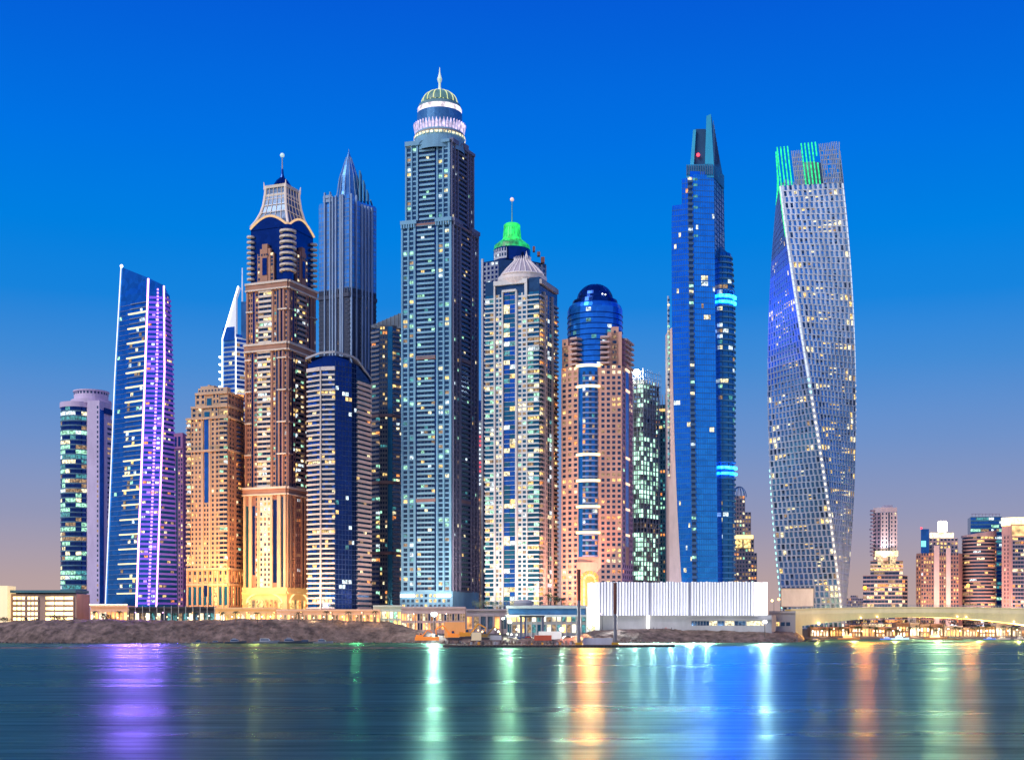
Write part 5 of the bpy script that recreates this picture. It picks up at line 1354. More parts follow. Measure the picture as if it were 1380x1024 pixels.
# the land is one sheet: sloped bank, then flat ground out to the horizon. Shoreline given as (px, foot row, crest row)
def shore(px):
    K = [(-500, 866, 834), (0, 866, 838), (60, 866.5, 835), (150, 866.5, 834), (270, 866, 836), (330, 866, 834), (480, 865.5, 834.5), (520, 865.5, 836), (560, 866, 848), (600, 868, 858), (640, 868, 860), (770, 868, 858), (800, 866.5, 849), (860, 866, 847), (920, 865.5, 846.5), (1000, 865.5, 847), (1046, 865.5, 850), (1074, 865, 852), (1082, 864.5, 858)]
    for (a, fa, ca), (b_, fb, cb) in zip(K, K[1:]):
        if px <= b_: k = (px-a)/(b_-a); return fa+(fb-fa)*k, ca+(cb-ca)*k
    return K[-1][1:]
ROCK_ = ROCK
q = MB(); NU, NV = 460, 12
rows = []
for i in range(NU+1):
    px = -500 + (1082+500)*i/NU
    fy, cy_ = shore(px); D0 = F*CH/(fy-HZ); D1 = D0+34; x0 = X(px, D0)
    zc = Z(cy_, D1); r_ = []
    for j in range(NV+1):
        v = j/NV; y = D0+(D1-D0)*v; z = zc*(1-(1-v)**1.7)
        nv = noise.fractal(Vector((x0*.06, y*.08, 3)), 1, 2, 5)*(1.0 if 0 < j < NV else .5) + noise.noise(Vector((x0*.35, y*.35, 1)))*.6
        if j == 0: z = -.6; y += noise.noise(Vector((x0*.05, 0, 7)))*3
        else: z = max(.15, z + nv*min(1, zc/8))
        r_.append((x0 + X(px, y)-X(px, D0), y, z))
    r_.append((X(px, D1+40), D1+40, min(zc, 10) if px > 540 else 12)); r_.append((X(px, 1400)*1.0, 1400, BASE)); r_.append((X(px, 15000), 15000, BASE))
    rows.append(r_)
for i in range(NU):
    for j in range(len(rows[0])-1):
        q.quad(rows[i][j], rows[i+1][j], rows[i+1][j+1], rows[i][j+1], ROCK if j < NV else PAVE)
e_ = rows[-1]
for j in range(len(e_)-1): q.quad(e_[j], (e_[j][0]+2, e_[j][1], -1), (e_[j+1][0]+2, e_[j+1][1], -1), e_[j+1], ROCK)
struct(q, 'ground')
# far bank behind the bridge
q = MB(); FB = 1120
for i in range(60):
    a, b_ = 1040+i*12, 1052+i*12
    def P(px, k): 
        D0 = FB + noise.noise(Vector((px*.02, 0, 0)))*6
        return [(X(px, D0), D0, -.5), (X(px, D0)+0, D0+1, 1.6), (X(px, D0+18), D0+18, 2.2), (X(px, D0+22), D0+22, 7.5), (X(px, 1500), 1500, 8.5), (X(px, 15000), 15000, 8.5)][k]
    for j in range(5): q.quad(P(a, j), P(b_, j), P(b_, j+1), P(a, j+1), PAVE)
struct(q, 'far_bank')
# thin dark spit between the channel and the open water
q = MB(); n = 200
for i in range(n):
    def P(px, s_):
        D0 = F*CH/(873.2-HZ) + noise.noise(Vector((px*.013, 5, 0)))*5
        wd = 3.0+noise.noise(Vector((px*.03, 1, 0)))*2
        return (X(px, D0), D0+s_*wd, (0.55+.4*noise.noise(Vector((px*.2, 2, 2)))) if s_ == 0 else -.3)
    a, b_ = -300+i*(905/n)*1.0, -300+(i+1)*(905/n)
    q.quad(P(a, -1), P(b_, -1), P(b_, 0), P(a, 0), ROCK); q.quad(P(a, 0), P(b_, 0), P(b_, 1), P(a, 1), ROCK)
struct(q, 'sand_spit')

# ================================================================== podiums and low buildings
GOLDW = wall('gold_wash_stone', (.66, .44, .26), emit=(1, .5, .12), es=.4); PEACH = wall('peach_stone', (.62, .42, .32), emit=(1, .46, .18), es=.34); GREYC = wall('grey_concrete', (.42, .42, .43)); DARKM = wall('dark_metal', (.06, .06, .07), .5)  # lamplight on the podium fronts is put into the stone as glow
GL = lit('gold_interior', (1, .58, .16), 2.2, .3, 1.8, .15); GLW = lit('white_interior', (1, .84, .55), 2.3, .3, 1.6, .12); GLO = lit('orange_interior', (1, .42, .12), 1.6, .2, 1.8, .15)
def lowbuild(name, label, D, px0, px1, ytop, z0, depth, wm, bays, lm, cat='building', band=.35, rows=1, top=.22, roof=None, arch=False, group=None):
    t = Tower(name, label, D, (px0+px1)/2, z0, cat=cat, group=group, cap=100)
    a, b_ = t.c(px0), t.c(px1); pts = [a, b_, (b_[0], b_[1]+depth), (a[0], a[1]+depth)]
    z1 = t.z(ytop); core(t, pts, z0-2, z1, wm, part='wall'); S = Face(const(pts), 0); H = z1-z0
    fh = H*(1-top)/rows
    for r_ in range(rows):
        zb = z0+fh*r_
        for i in range(bays):
            t.cell(S, (i+.16)/bays, (i+.84)/bays, zb+fh*.12, zb+fh*.85, .15, t.rnd.choice(lm))
        sbox(t.mb('slab'), S, 0, 1, zb+fh*.88, zb+fh, 0, .9, wm)
    for i in range(bays+1): sbox(t.mb('pillar'), S, max(0, (i-.1)/bays), min(1, (i+.1)/bays), z0-2, z0+fh*rows, 0, 1.2, wm)
    if arch:
        for i in range(bays):
            for k in range(5):
                a0, a1 = pi*k/5, pi*(k+1)/5
                t.mb('arch').bar(S.P((i+.5-cos(a0)*.36)/bays, z0+fh*.62+sin(a0)*fh*.2, .7), S.P((i+.5-cos(a1)*.36)/bays, z0+fh*.62+sin(a1)*fh*.2, .7), .25, wm, n=4)
    sbox(t.mb('parapet'), S, -.003, 1.003, z1-.8, z1+.4, -1, 1.5, roof or wm)
    return t, S
# parking building on the left
t = Tower('parking_building', 'low orange-lit parking building with two stacks of bright open decks at the left edge', 945, 60, 12, cat='building')
sm = wall('salmon_render', (.60, .38, .27)); pts = [t.c(8, 0), t.c(103, -2), t.c(121, 22), t.c(30, 60)]
core(t, pts, 12, t.z(800), sm, part='wall'); S = Face(const(pts), 0)
for a, b_ in ((.10, .28), (.305, .46), (.56, .96)):
    for j in range(5):
        z = t.z(835.5-7.0*j); t.cell(S, a, b_, z, z+2.0, .2, lit('deck_light', (1, .72, .30), 4.5, .5, 1.5, .08))
        sbox(t.mb('slab'), S, a-.01, b_+.01, z-1.1, z, 0, .7, sm)
    for i in range(4): sbox(t.mb('pillar'), S, a+(b_-a)*i/3-.006, a+(b_-a)*i/3+.006, t.z(838), t.z(804), 0, .8, sm)
t.mb('roof').prism([(p[0], p[1]-2) for p in pts], t.z(798.5), t.z(795), wall('teal_roof', (.10, .24, .26)))
t.finish()
t = Tower('lit_wall', 'pale yellow floodlit end wall of a building cut by the left edge of the picture', 938, 0, 10, cat='building')
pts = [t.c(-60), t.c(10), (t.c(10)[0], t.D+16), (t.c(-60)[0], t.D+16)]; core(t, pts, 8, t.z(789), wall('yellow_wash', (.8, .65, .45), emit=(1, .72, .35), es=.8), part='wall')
t.finish()
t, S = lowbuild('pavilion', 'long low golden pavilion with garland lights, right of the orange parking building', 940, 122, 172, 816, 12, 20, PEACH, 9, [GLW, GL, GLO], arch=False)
for i in range(30): t.mb('bulb_row').ball(S.P(i/29, t.z(815.5)+.6, 1.8), .35, LED('bulb', (1, .8, .45), 5), 4)
t.finish()
t, S = lowbuild('colonnade', 'low dark colonnade with thin masts and a bright strip, below the purple-lit blade', 940, 174, 290, 818, 12, 18, DARKM, 16, [GL, GLW, L_DIM, L_TEAL, G_DARK])
for i in range(13): p = S.P(i/12, 0, 2.2); t.mb('mast').bar((p[0], p[1], 12), (p[0], p[1], t.z(816)), .22, wall('pale_mast', (.7, .65, .55)), n=5)
m = MB(); sbox(m, S, .72, .99, 14.2, 15.6, 2, 3, LED('strip_gold', (1, .62, .2), 5)); m.build('light_strip', t.root); m = MB(); sbox(m, S, .0, .5, 13.2, 14.3, 2, 3, lit('strip_pale', (1, .85, .55), 2.5)); m.build('light_strip', t.root)
t.finish()
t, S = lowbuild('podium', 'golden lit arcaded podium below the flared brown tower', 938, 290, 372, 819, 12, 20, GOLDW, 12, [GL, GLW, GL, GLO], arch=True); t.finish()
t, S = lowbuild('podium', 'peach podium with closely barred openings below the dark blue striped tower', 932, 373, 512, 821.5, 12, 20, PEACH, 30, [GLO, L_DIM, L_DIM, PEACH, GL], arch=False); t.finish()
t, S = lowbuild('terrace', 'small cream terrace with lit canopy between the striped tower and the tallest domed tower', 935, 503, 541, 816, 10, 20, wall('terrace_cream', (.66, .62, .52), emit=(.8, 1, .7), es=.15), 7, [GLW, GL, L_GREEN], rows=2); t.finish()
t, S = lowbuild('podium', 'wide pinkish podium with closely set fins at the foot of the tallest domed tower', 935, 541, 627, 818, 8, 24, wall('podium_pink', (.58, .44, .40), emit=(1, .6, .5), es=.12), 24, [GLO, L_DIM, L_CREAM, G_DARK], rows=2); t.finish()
t, S = lowbuild('podium', 'dim pinkish podium with wide openings between tallest domed tower and cream grid tower', 925, 628, 684, 821, 8, 20, wall('podium_dim', (.40, .32, .33)), 6, [L_DIM, L_CREAM, GLO, G_GREY]); t.finish()
t, S = lowbuild('terminal_building', 'low building with long blue glass bands and a grey rounded roof pod', 900, 683, 790, 816, 6, 26, GREYC, 16, [GLW, L_TEAL, GL, L_DIM, G_TEAL], rows=2)
sbox(t.mb('glazing'), S, .02, .99, t.z(828), t.z(820), 0, 1.8, G_STEEL); sbox(t.mb('slab'), S, -.01, 1, t.z(831), t.z(828), 0, 3.5, wall('slab_pale', (.5, .6, .62))); sbox(t.mb('slab'), S, -.01, 1, t.z(819.5), t.z(816), 0, 3, wall('slab_pale', (.5, .6, .62)))
x, y = t.c(705, 8); t.mb('roof_pod').lathe(x, y, [(6.3, t.z(817)), (6.6, t.z(812)), (5.6, t.z(809)), (3, t.z(808))], GREYC, 20)
t.finish()

# ---- white pleated hall
t = Tower('exhibition_hall', 'bright white floodlit hall with vertically pleated panel walls above a grey plinth', 926, 912, 8.5, cat='building')
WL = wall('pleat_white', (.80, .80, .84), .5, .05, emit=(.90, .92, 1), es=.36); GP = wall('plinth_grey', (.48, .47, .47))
WB = wall('pleat_bright', (.82, .82, .84), .5, .03, emit=(1, .97, .95), es=2.2)  # floodlight on the hall panels is put into their materials as glow
zb, ztp = t.z(828.5), t.z(784)
pts = [t.c(806, 2), t.c(1016, -4), t.c(1034, 8), t.c(1034, 50), t.c(792, 50), t.c(792, 6)]
core(t, pts, zb, t.z(785), wall('pleat_back', (.5, .5, .56), emit=(.9, .92, 1), es=.2), part='wall'); f = const(pts)
def pleats(S, u0, u1, n, ma, mb_, amp=1.3):
    m = MB(); r_ = t.rnd
    for i in range(n):
        a, c_ = u0+(u1-u0)*i/n, u0+(u1-u0)*(i+1)/n; mid = a+(c_-a)*r_.uniform(.55, .75); dd = amp*r_.uniform(.6, 1.2); top = ztp+r_.uniform(-.35, .35)
        A0, M0, C0 = S.P(a, zb-.3, .15), S.P(mid, zb-.3, dd), S.P(c_, zb-.3, .15)
        up = lambda p: (p[0], p[1], top)
        m.quad(A0, M0, up(M0), up(A0), ma); m.quad(M0, C0, up(C0), up(M0), mb_); m.poly([up(A0), up(M0), up(C0)], ma); m.poly([C0, M0, A0], mb_)
    return m.build('pleated_panel', t.root)
SH = wall('pleat_shade', (.40, .40, .48), .5, .05)
S0, S1, S5 = Face(f, 0), Face(f, 1), Face(f, 5)
for (u0, u1, n) in ((0, .33, 17), (.345, .585, 13), (.60, 1.0, 22)): pleats(S0, u0, u1, n, WL, SH, 1.3)
for (u0, u1) in ((.328, .347), (.583, .602)): solid(t, S0, u0, u1, zb, ztp-.3, .2, SH, 'joint')
pleats(S5, 0, 1, 4, WL, WL, .5); pleats(S1, 0, 1, 3, WB, WB, .3)
pp = [t.c(800, 5), t.c(1040, -1), t.c(1046, 10), t.c(1046, 54), t.c(800, 54)]
core(t, pp, 5, zb-.02, GP, part='plinth'); P0 = Face(const(pp), 0)
sbox(t.mb('plinth'), P0, .30, .315, 6, zb-.2, 0, 1.4, wall('pleat_bright', (.82, .82, .84)))
for a, b_, mt in ((.55, .65, G_DARK), (.652, .695, L_CREAM), (.698, .735, G_DARK), (.74, .79, L_CREAM), (.792, .855, G_DARK), (.86, .955, L_CREAM)):
    n = max(1, int((b_-a)/.016))
    for i in range(n): t.cell(P0, a+(b_-a)*i/n+.001, a+(b_-a)*(i+1)/n-.001, t.z(842.5), t.z(836.5), .1, mt)
sbox(t.mb('canopy'), P0, .53, 1, t.z(834.5), t.z(833), 0, 2.2, GP)
t.finish()
t = Tower('entrance_block', 'small brilliantly lit white block at the left foot of the pleated hall', 916, 800, 6, cat='building')
a, b_ = t.c(791), t.c(808); core(t, [a, b_, (b_[0], b_[1]+8), (a[0], a[1]+8)], 4, t.z(817), wall('block_glow', (.85, .85, .8), emit=(.95, 1, .88), es=.9), part='wall')
S = Face(const([a, b_]), 0); t.cell(S, .35, .65, 6, 12, .1, L_CREAM); t.finish()
# club house and billboard by the bridge
t = Tower('club_house', 'pale two-step building between the pleated hall and the bridge', 950, 1058, 3, cat='building')
pts = [t.c(1036, 0), t.c(1072, 0), t.c(1072, 30), t.c(1036, 30)]; core(t, pts, 1, t.z(824), wall('club_pale', (.52, .46, .42)), part='wall')
for i in range(4): t.cell(Face(const(pts), 0), .05+.2*i, .2+.2*i, t.z(843), t.z(838), .1, L_WARM if i < 2 else G_DARK)
sbox(t.mb('parapet'), Face(const(pts), 0), 0, 1, t.z(826), t.z(823), 0, .8, wall('club_pale', (.52, .46, .42))); t.finish()
t = Tower('billboard', 'large blank pale grey billboard in front of the foot of the twisted tower', 1088, 1075, 9, cat='billboard')
a, b_ = t.c(1052), t.c(1097); t.mb('panel').box(a[0], b_[0], t.D, t.D+1.5, t.z(818), t.z(792), wall('board_grey', (.70, .70, .72), emit=(1, .95, .95), es=.12)); S = Face(const([a, b_]), 0)
for (u0, u1, z0_, z1_) in ((0, 1, t.z(793.2), t.z(792)), (0, 1, t.z(818), t.z(816.8)), (0, .02, t.z(816.8), t.z(793.2)), (.98, 1, t.z(816.8), t.z(793.2))): sbox(t.mb('frame'), S, u0, u1, z0_, z1_, 0, .4, wall('board_frame', (.30, .30, .32)))
for u in (.1, .37, .63, .9): p = S.P(u, 0, -.7); t.mb('post').bar((p[0], p[1], 0), (p[0], p[1], t.z(818)), .4, DARKM)
t.finish()

# ================================================================== bridge
t = Tower('bridge', 'pale concrete road bridge with a shallow arched underside lit gold, spanning the channel', 985, 1230, 0, cat='bridge')
bc = wall('bridge_concrete', (.70, .62, .42), .75, .10, emit=(1, .66, .20), es=.24); D = t.D  # golden lamplight put into the concrete as a faint glow
x0, x1 = t.c(1066)[0], t.c(1430)[0]; cx_ = t.c(1238)[0]; n = 48; wdt = 22
m = t.mb('deck')
def zt_(x): k = (x-cx_)/(x1-cx_); return t.z(818.0) - 1.7*k*k
def zl(x): k = (x-cx_)/(t.c(1080)[0]-cx_); return t.z(831.3) - (t.z(831.3)-t.z(843.5))*min(1.25, k*k)
for i in range(n):
    a, c_ = x0+(x1-x0)*i/n, x0+(x1-x0)*(i+1)/n
    m.quad((a, D, zt_(a)-4.0), (c_, D, zt_(c_)-4.0), (c_, D, zt_(c_)), (a, D, zt_(a)), bc)            # fascia beam
    m.quad((a, D+1.8, zl(a)), (c_, D+1.8, zl(c_)), (c_, D, zt_(c_)-4.0), (a, D, zt_(a)-4.0), bc)
    m.quad((a, D+wdt, zl(a)), (c_, D+wdt, zl(c_)), (c_, D+1.8, zl(c_)), (a, D+1.8, zl(a)), bc)
    m.quad((a, D, zt_(a)), (c_, D, zt_(c_)), (c_, D+wdt, zt_(c_)), (a, D+wdt, zt_(a)), PAVE)
    m.quad((a, D+wdt, zt_(a)), (c_, D+wdt, zt_(c_)), (c_, D+wdt, zl(c_)), (a, D+wdt, zl(a)), bc)
    sb = t.mb('coping'); sb.box(a, c_, D-.5, D+.7, zt_(a)-.3, zt_(a)+.35, bc)
for i in range(96):
    x = x0+(x1-x0)*i/95; z = zt_(x)+.3
    t.mb('railing').bar((x, D, z), (x, D, z+1.5), .16, wall('rail_grey', (.42, .45, .45)), n=4)
for zz in (.8, 1.5):
    for i in range(n):
        a, c_ = x0+(x1-x0)*i/n, x0+(x1-x0)*(i+1)/n
        t.mb('railing').bar((a, D, zt_(a)+.3+zz), (c_, D, zt_(c_)+.3+zz), .12, wall('rail_grey', (.42, .45, .45)), n=4)
for (pa, pb) in ((1070, 1082), (1404, 1420)):
    a, c_ = t.c(pa)[0], t.c(pb)[0]; mm = MB(); mm.prism([(a, D+2), (c_, D+2), (c_, D+wdt-2), (a, D+wdt-2)], -1, zl(c_ if pa < 1200 else a)+1, bc); mm.build('pier', t.root)
for px in (1103, 1160, 1182, 1290, 1302, 1366):
    x = t.c(px)[0]; mm = MB(); mm.ball((x, D-.4, zl(x)+ (1.2 if px != 1103 else .3)), .6 if px != 1103 else 1.1, LED('under_lamp', (1, .66, .25), 9)); mm.build('lamp', t.root)
t.finish()
for px in (1100, 1150, 1205, 1262, 1318, 1372): point(X(px, D+11), D+9, 7.5, 90000, (1, .52, .14), .6)
for px in (1110, 1240, 1350): point(X(px, D), D-12, 3.5, 2500, (1, .72, .42), 2)

# ================================================================== promenade beyond the bridge
rp = random.Random(11)
SN = [('white arcaded pavilion', wall('shop_white', (.6, .5, .4))), ('sand coloured pavilion', wall('shop_sand', (.6, .42, .26))), ('brown cafe', wall('shop_brown', (.34, .20, .14)))]
px = 1092; k = 0
posn = ['first', 'second', 'third', 'fourth', 'fifth', 'sixth', 'seventh', 'eighth', 'ninth', 'tenth', 'eleventh', 'twelfth', 'thirteenth', 'fourteenth', 'fifteenth', 'sixteenth']
while px < 1376:
    wd_ = rp.choice((14, 18, 22, 26)); nm, wm_ = SN[rp.randrange(3)]; k += 1
    t, S = lowbuild('waterside_pavilion', '%s under the bridge arch, %s pavilion counted from the hall' % (nm, posn[k-1]), FB+12, px, px+wd_-1.5, rp.uniform(839, 846), 2.0, 12, wm_, max(3, wd_//4), [GLW, GL, GLO, GLW, L_CREAM], rows=rp.choice((1, 1, 2)), arch=True, group='lit pavilions along the far promenade')
    t.finish(); px += wd_
# lamps and palms on the promenade
def lamp(x, y, z, h, label, c=(1, .62, .25), s=14, r=.45, P=0, group=None, arm=True):
    o = empty('street_lamp', (x, y, z), label, 'street lamp', group)
    m = MB(); m.bar((x, y, z), (x, y, z+h), .14+.004*h, DARKM, .1, 6)
    if arm: m.bar((x, y, z+h), (x-1.3, y, z+h+.2), .1, DARKM, n=5)
    m.build('pole', o)
    m = MB(); xx = x-1.3 if arm else x; m.ball((xx, y, z+h-.1), r, LED('lamp_%d_%d' % (int(c[1]*100), s), c, s), 6); m.build('lantern', o)
    if P: point(xx, y-1.0, z+h-.6, P, c, .8)
    return o
for i in range(22):
    x = X(1098+i*13+rp.uniform(-3, 3), FB+6); lamp(x, FB+6, 1.9, 5+rp.random()*2, 'small promenade lamp in front of the lit pavilions under the bridge', rp.choice([(1, .8, .5), (1, .6, .25), (1, .9, .75)]), 16, .42, group='promenade lamps under the bridge', arm=False)
    if i % 3 == 1: point(x, FB+3, 6, 3500, (1, .6, .3), 1)
LEAF = wall('palm_leaf', (.045, .09, .03), .7, .3); LEAFD = wall('dark_leaf', (.03, .055, .03), .8, .35); BARK = wall('palm_bark', (.14, .10, .07)); LEAFW = wall('hedge_leaf', (.10, .14, .05), .7, .3)
def frond_mb(m, c, r, n, rr, mat, droop=1.0):
    for i in range(n):
        a = 2*pi*i/n+rr.random()*.4; L = r*rr.uniform(.8, 1.1); e = rr.uniform(.1, .8); prev = None
        for q in range(5):
            k = q/4; d_ = L*k; z = L*(e*k - droop*k*k*.9); w_ = L*.13*(1-k*.75)
            p = (c[0]+cos(a)*d_, c[1]+sin(a)*d_, c[2]+z); l = (p[0]-sin(a)*w_, p[1]+cos(a)*w_, p[2]-w_*.6); r2 = (p[0]+sin(a)*w_, p[1]-cos(a)*w_, p[2]-w_*.6)
            if prev: m.quad(prev[0], prev[1], p, l, mat); m.quad(prev[1], prev[2], r2, p, mat)
            prev = (l, p, r2)
def palm(x, y, z, h, label, group=None, s=1.0):
    o = empty('palm_tree', (x, y, z), label, 'palm tree', group); rr = random.Random(int(x*7+y))
    m = MB(); bx_ = rr.uniform(-.4, .4)
    m.bar((x, y, z-.5), (x+bx_*.4, y, z+h*.5), .34*s, BARK, .26*s, 7); m.bar((x+bx_*.4, y, z+h*.5), (x+bx_, y, z+h), .26*s, BARK, .2*s, 7); m.build('trunk', o)
    m = MB(); frond_mb(m, (x+bx_, y, z+h), 3.4*s, 16, rr, LEAF); m.build('crown', o); return o
for i in range(26):
    px = 1096+i*11+rp.uniform(-4, 4); palm(X(px, FB+9), FB+9+rp.uniform(-1.5, 1.5), 2, rp.uniform(6, 9.5), 'palm tree among the lit pavilions on the promenade under the bridge', 'palms along the promenade under the bridge')
def shrub(x, y, z, r, h, label, mat=LEAFD, group=None, n=260, name='shrub', cat='shrub'):
    o = empty(name, (x, y, z), label, cat, group); rr = random.Random(int(x*13+y*3)); m = MB(); st = MB()
    for i in range(5):
        a = rr.uniform(0, 2*pi); st.bar((x, y, z-.4), (x+cos(a)*r*.6, y+sin(a)*r*.5, z+h*.7), .12*max(1, r/3), BARK, .04, 5)
    st.build('stem' if name == 'shrub' else 'trunk', o)
    lob = [(rr.uniform(-.6, .6)*r, rr.uniform(-.5, .5)*r, rr.uniform(.3, .85)*h, rr.uniform(.25, .5)) for _ in range(8)]
    for i in range(n):
        lx, ly, lz, lr = rr.choice(lob); v = Vector((rr.gauss(0, 1), rr.gauss(0, 1), rr.gauss(0, 1))).normalized()*rr.uniform(.5, 1)
        c = Vector((x+lx+v.x*lr*r, y+ly+v.y*lr*r, z+max(.1, lz+v.z*lr*h*.7))); s_ = rr.uniform(.25, .5)*max(.7, r*.22)
        u = Vector((rr.gauss(0, 1), rr.gauss(0, 1), rr.gauss(0, 1))).normalized(); w_ = u.orthogonal().normalized()
        m.quad(tuple(c-u*s_), tuple(c+w_*s_*.6), tuple(c+u*s_), tuple(c-w_*s_*.6), mat)
    m.build('foliage' if name == 'shrub' else 'crown', o); return o
for i in range(24):
    px = 1096+12.2*i+rp.uniform(-3, 3); shrub(X(px, FB+34), FB+34+rp.uniform(-3, 3), 8.3, rp.uniform(4, 6), rp.uniform(9, 14), 'dark leafy tree behind the lit pavilions under the bridge', wall('tree_leaf_dim', (.07, .07, .035), .8, .4), 'trees behind the pavilions', 300, 'tree', 'tree')
# shrubs on the left bank, low on the slope
for i, (px, py, D_, r, h) in enumerate(((5, 862, 735, 6, 6), (18, 862, 738, 5, 4.5), (32, 861, 742, 6, 5.5), (46, 862, 740, 5, 4.5), (58, 862.5, 735, 4, 3.2))):
    shrub(X(px, 905), 905, 3.4 if i else 3, r*1.2, h*1.3, ['tallest dark bush on the left bank, cut by the left edge', 'rounded dark bush on the left bank, beside the edge bush', 'middle and widest of the dark bushes low on the left bank', 'dark bush on the left bank, fourth from the left edge', 'small last bush at the right end of the left bank bushes'][i], n=420)
for i, (px, r) in enumerate(((6, 3.5), (34, 2.6), (48, 2.2), (74, 4), (84, 3), (104, 2.4), (128, 2.6), (142, 4.2), (152, 3))):
    shrub(X(px, 925), 925, 14.0, r*1.3, r*1.3, 'low dark shrub on the crest of the brown embankment', group='shrubs along the embankment crest', n=200)
# lit hedge and trees near the tower feet
for i in range(8): shrub(X(641+8*i, 925), 925, Z(819, 925)-1, 3.2, 6.5, 'silvery lit tree in the row on the podium left of the cream grid tower', wall('lit_leaf', (.30, .40, .25), .7, .4), 'lit trees on the podium', 260, 'tree', 'tree')
for i, (px, h) in enumerate(((739, 9), (748, 7.5), (757, 6.5))): palm(X(px, 908), 908, Z(817, 908)-1.0, h, ['tallest leafy palm on the terminal roof below the cream grid tower', 'middle palm on the terminal roof by the pink tower', 'shortest palm on the terminal roof nearest the pink tower'][i], None, 1.3)
for i, px in enumerate((128, 140, 160, 205, 236, 262, 299, 318, 347, 402, 440, 470, 506)): palm(X(px, 902), 902, 14, 5.5+rp.random()*2, 'palm silhouetted against the lit podiums above the embankment', 'palms along the podium front', .9)

# ================================================================== street lamps, and added fixtureless spots that light the tower feet
LP = [(126, 22000, (1, .62, .3)), (185, 34000, (.62, .35, 1)), (222, 30000, (.8, .4, .8)), (262, 90000, (1, .46, .14)), (300, 100000, (1, .45, .13)), (335, 27000, (1, .5, .15)), (372, 27000, (1, .5, .15)), (408, 50000, (1, .5, .25)), (448, 36000, (1, .62, .42)), (490, 40000, (1, .55, .38)), (522, 40000, (1, .66, .42)), (560, 50000, (1, .74, .6)), (604, 50000, (1, .74, .6)), (646, 40000, (1, .6, .45)), (690, 40000, (.9, .9, .8)), (728, 40000, (1, .66, .5)), (770, 110000, (1, .40, .26)), (812, 60000, (1, .40, .30))]
for i, (px, P, c) in enumerate(LP): px < 230 or uplight(X(px, 940 if px < 540 else 962 if px < 640 else 929), 940 if px < 540 else 962 if px < 640 else 929, 26 if px < 540 else 27, P*(3.0 if px < 430 else 1.5 if px < 750 else 2.6), c); lamp(X(px, 926), 926, 14 if px < 545 else 9, 7 if px < 545 else 11, 'tall lamp post with a glowing head in front of the podiums', c, 5, .4, 0, 'lamp posts lighting the tower feet')
for i in range(30):  # added row of lamps that brings warm glow to the bank crest
    px = 128+14*i+rp.uniform(-3, 3); lamp(X(px, 924), 924, 14, 3.2+rp.random()*1.5, 'small lamp in the row along the top of the brown embankment', rp.choice([(1, .75, .4), (1, .6, .25), (1, .9, .7)]), 6, .4, 1400 if i % 3 == 0 else 0, group='small lamps along the embankment top', arm=False)
# tall orange lamps on the bridge road
lamp(X(1168, 1000), 1000, Z(819, 1000), 15.5, 'tall orange street lamp on the bridge beside the slim golden-collared tower', (1, .26, .02), 5, 1.5, 3000)
lamp(X(1307, 1000), 1000, Z(819, 1000), 17.5, 'tall yellow street lamp on the bridge before the rounded brown tower', (1, .50, .08), 4, 1.2, 2000)
lamp(X(1052, 935), 935, Z(824, 935), 9, 'orange street lamp on the approach road at the bridge end, near the hall', (1, .45, .10), 5, 1.0, 2500)
lamp(X(1043, 935), 935, Z(824, 935), 8, 'smaller orange street lamp right beside the corner of the white hall', (1, .6, .2), 6, .9)
# floodlights of the work site
def flood(px, py, D, z0, r, s, c, label, P=0):
    x = X(px, D); z = Z(py, D); o = empty('floodlight', (x, D, z0), label, 'floodlight')
    m = MB(); m.bar((x, D+.6, z0), (x, D+.6, z), .25, DARKM); m.box(x-r, x+r, D+.3, D+.9, z-r*.7, z+r*.7, DARKM); m.build('mast', o)
    r *= .75
    m = MB(); m.ball((x, D, z), r*.8, LED('flood_%d_%d' % (int(px), int(s)), c, s), 8, r*.55); m.build('lens', o)
    if P: beam(x, D-r-.3, z, P*(6 if px == 585 else 8), c, .8); point(x, D-1.5, z+1, P*.3, c, .6)
flood(585, 828, 900, 6, 2.3, 90, (.85, 1, .92), 'brilliant white floodlight in front of the podium of the tallest domed tower', 54854)
flood(687, 838, 890, 3, 1.6, 70, (.9, 1, .7), 'white floodlight beside the frame structure on the work quay', 22854)
flood(757, 848, 880, 3, 1.8, 80, (1, .95, .85), 'white floodlight low on the barge near the left steel pile', 22854)
flood(678, 833, 892, 3, 1.2, 40, (1, 1, .9), 'smaller white floodlight left of the frame structure on the work quay', 8224)
flood(795, 845, 872, 5, 1.7, 60, (1, .75, .35), 'warm floodlight between the barge and the small lit entrance block', 18284)
flood(1031, 838, 866, 4, 1.8, 70, (1, .97, .95), 'white floodlight at the right corner of the pleated hall', 13708)
# wall washers for the hall
for px in (820, 860, 900, 940, 980, 1020): uplight(X(px, 905), 905, 10, 7000, (.95, .97, 1), 50)
for px, c in ((1190, (1, .6, .4)), (1265, (1, .55, .3)), (1320, (1, .5, .3)), (1368, (1, .5, .35))): uplight(X(px, 1280), 1285, 11, 190000, c)  # added upward spots that brighten the towers beyond the bridge
uplight(X(1194, 1325), 1326, Z(748, 1326), 40000, (1, .85, .85))  # added spot that brightens the slim tower above its collar

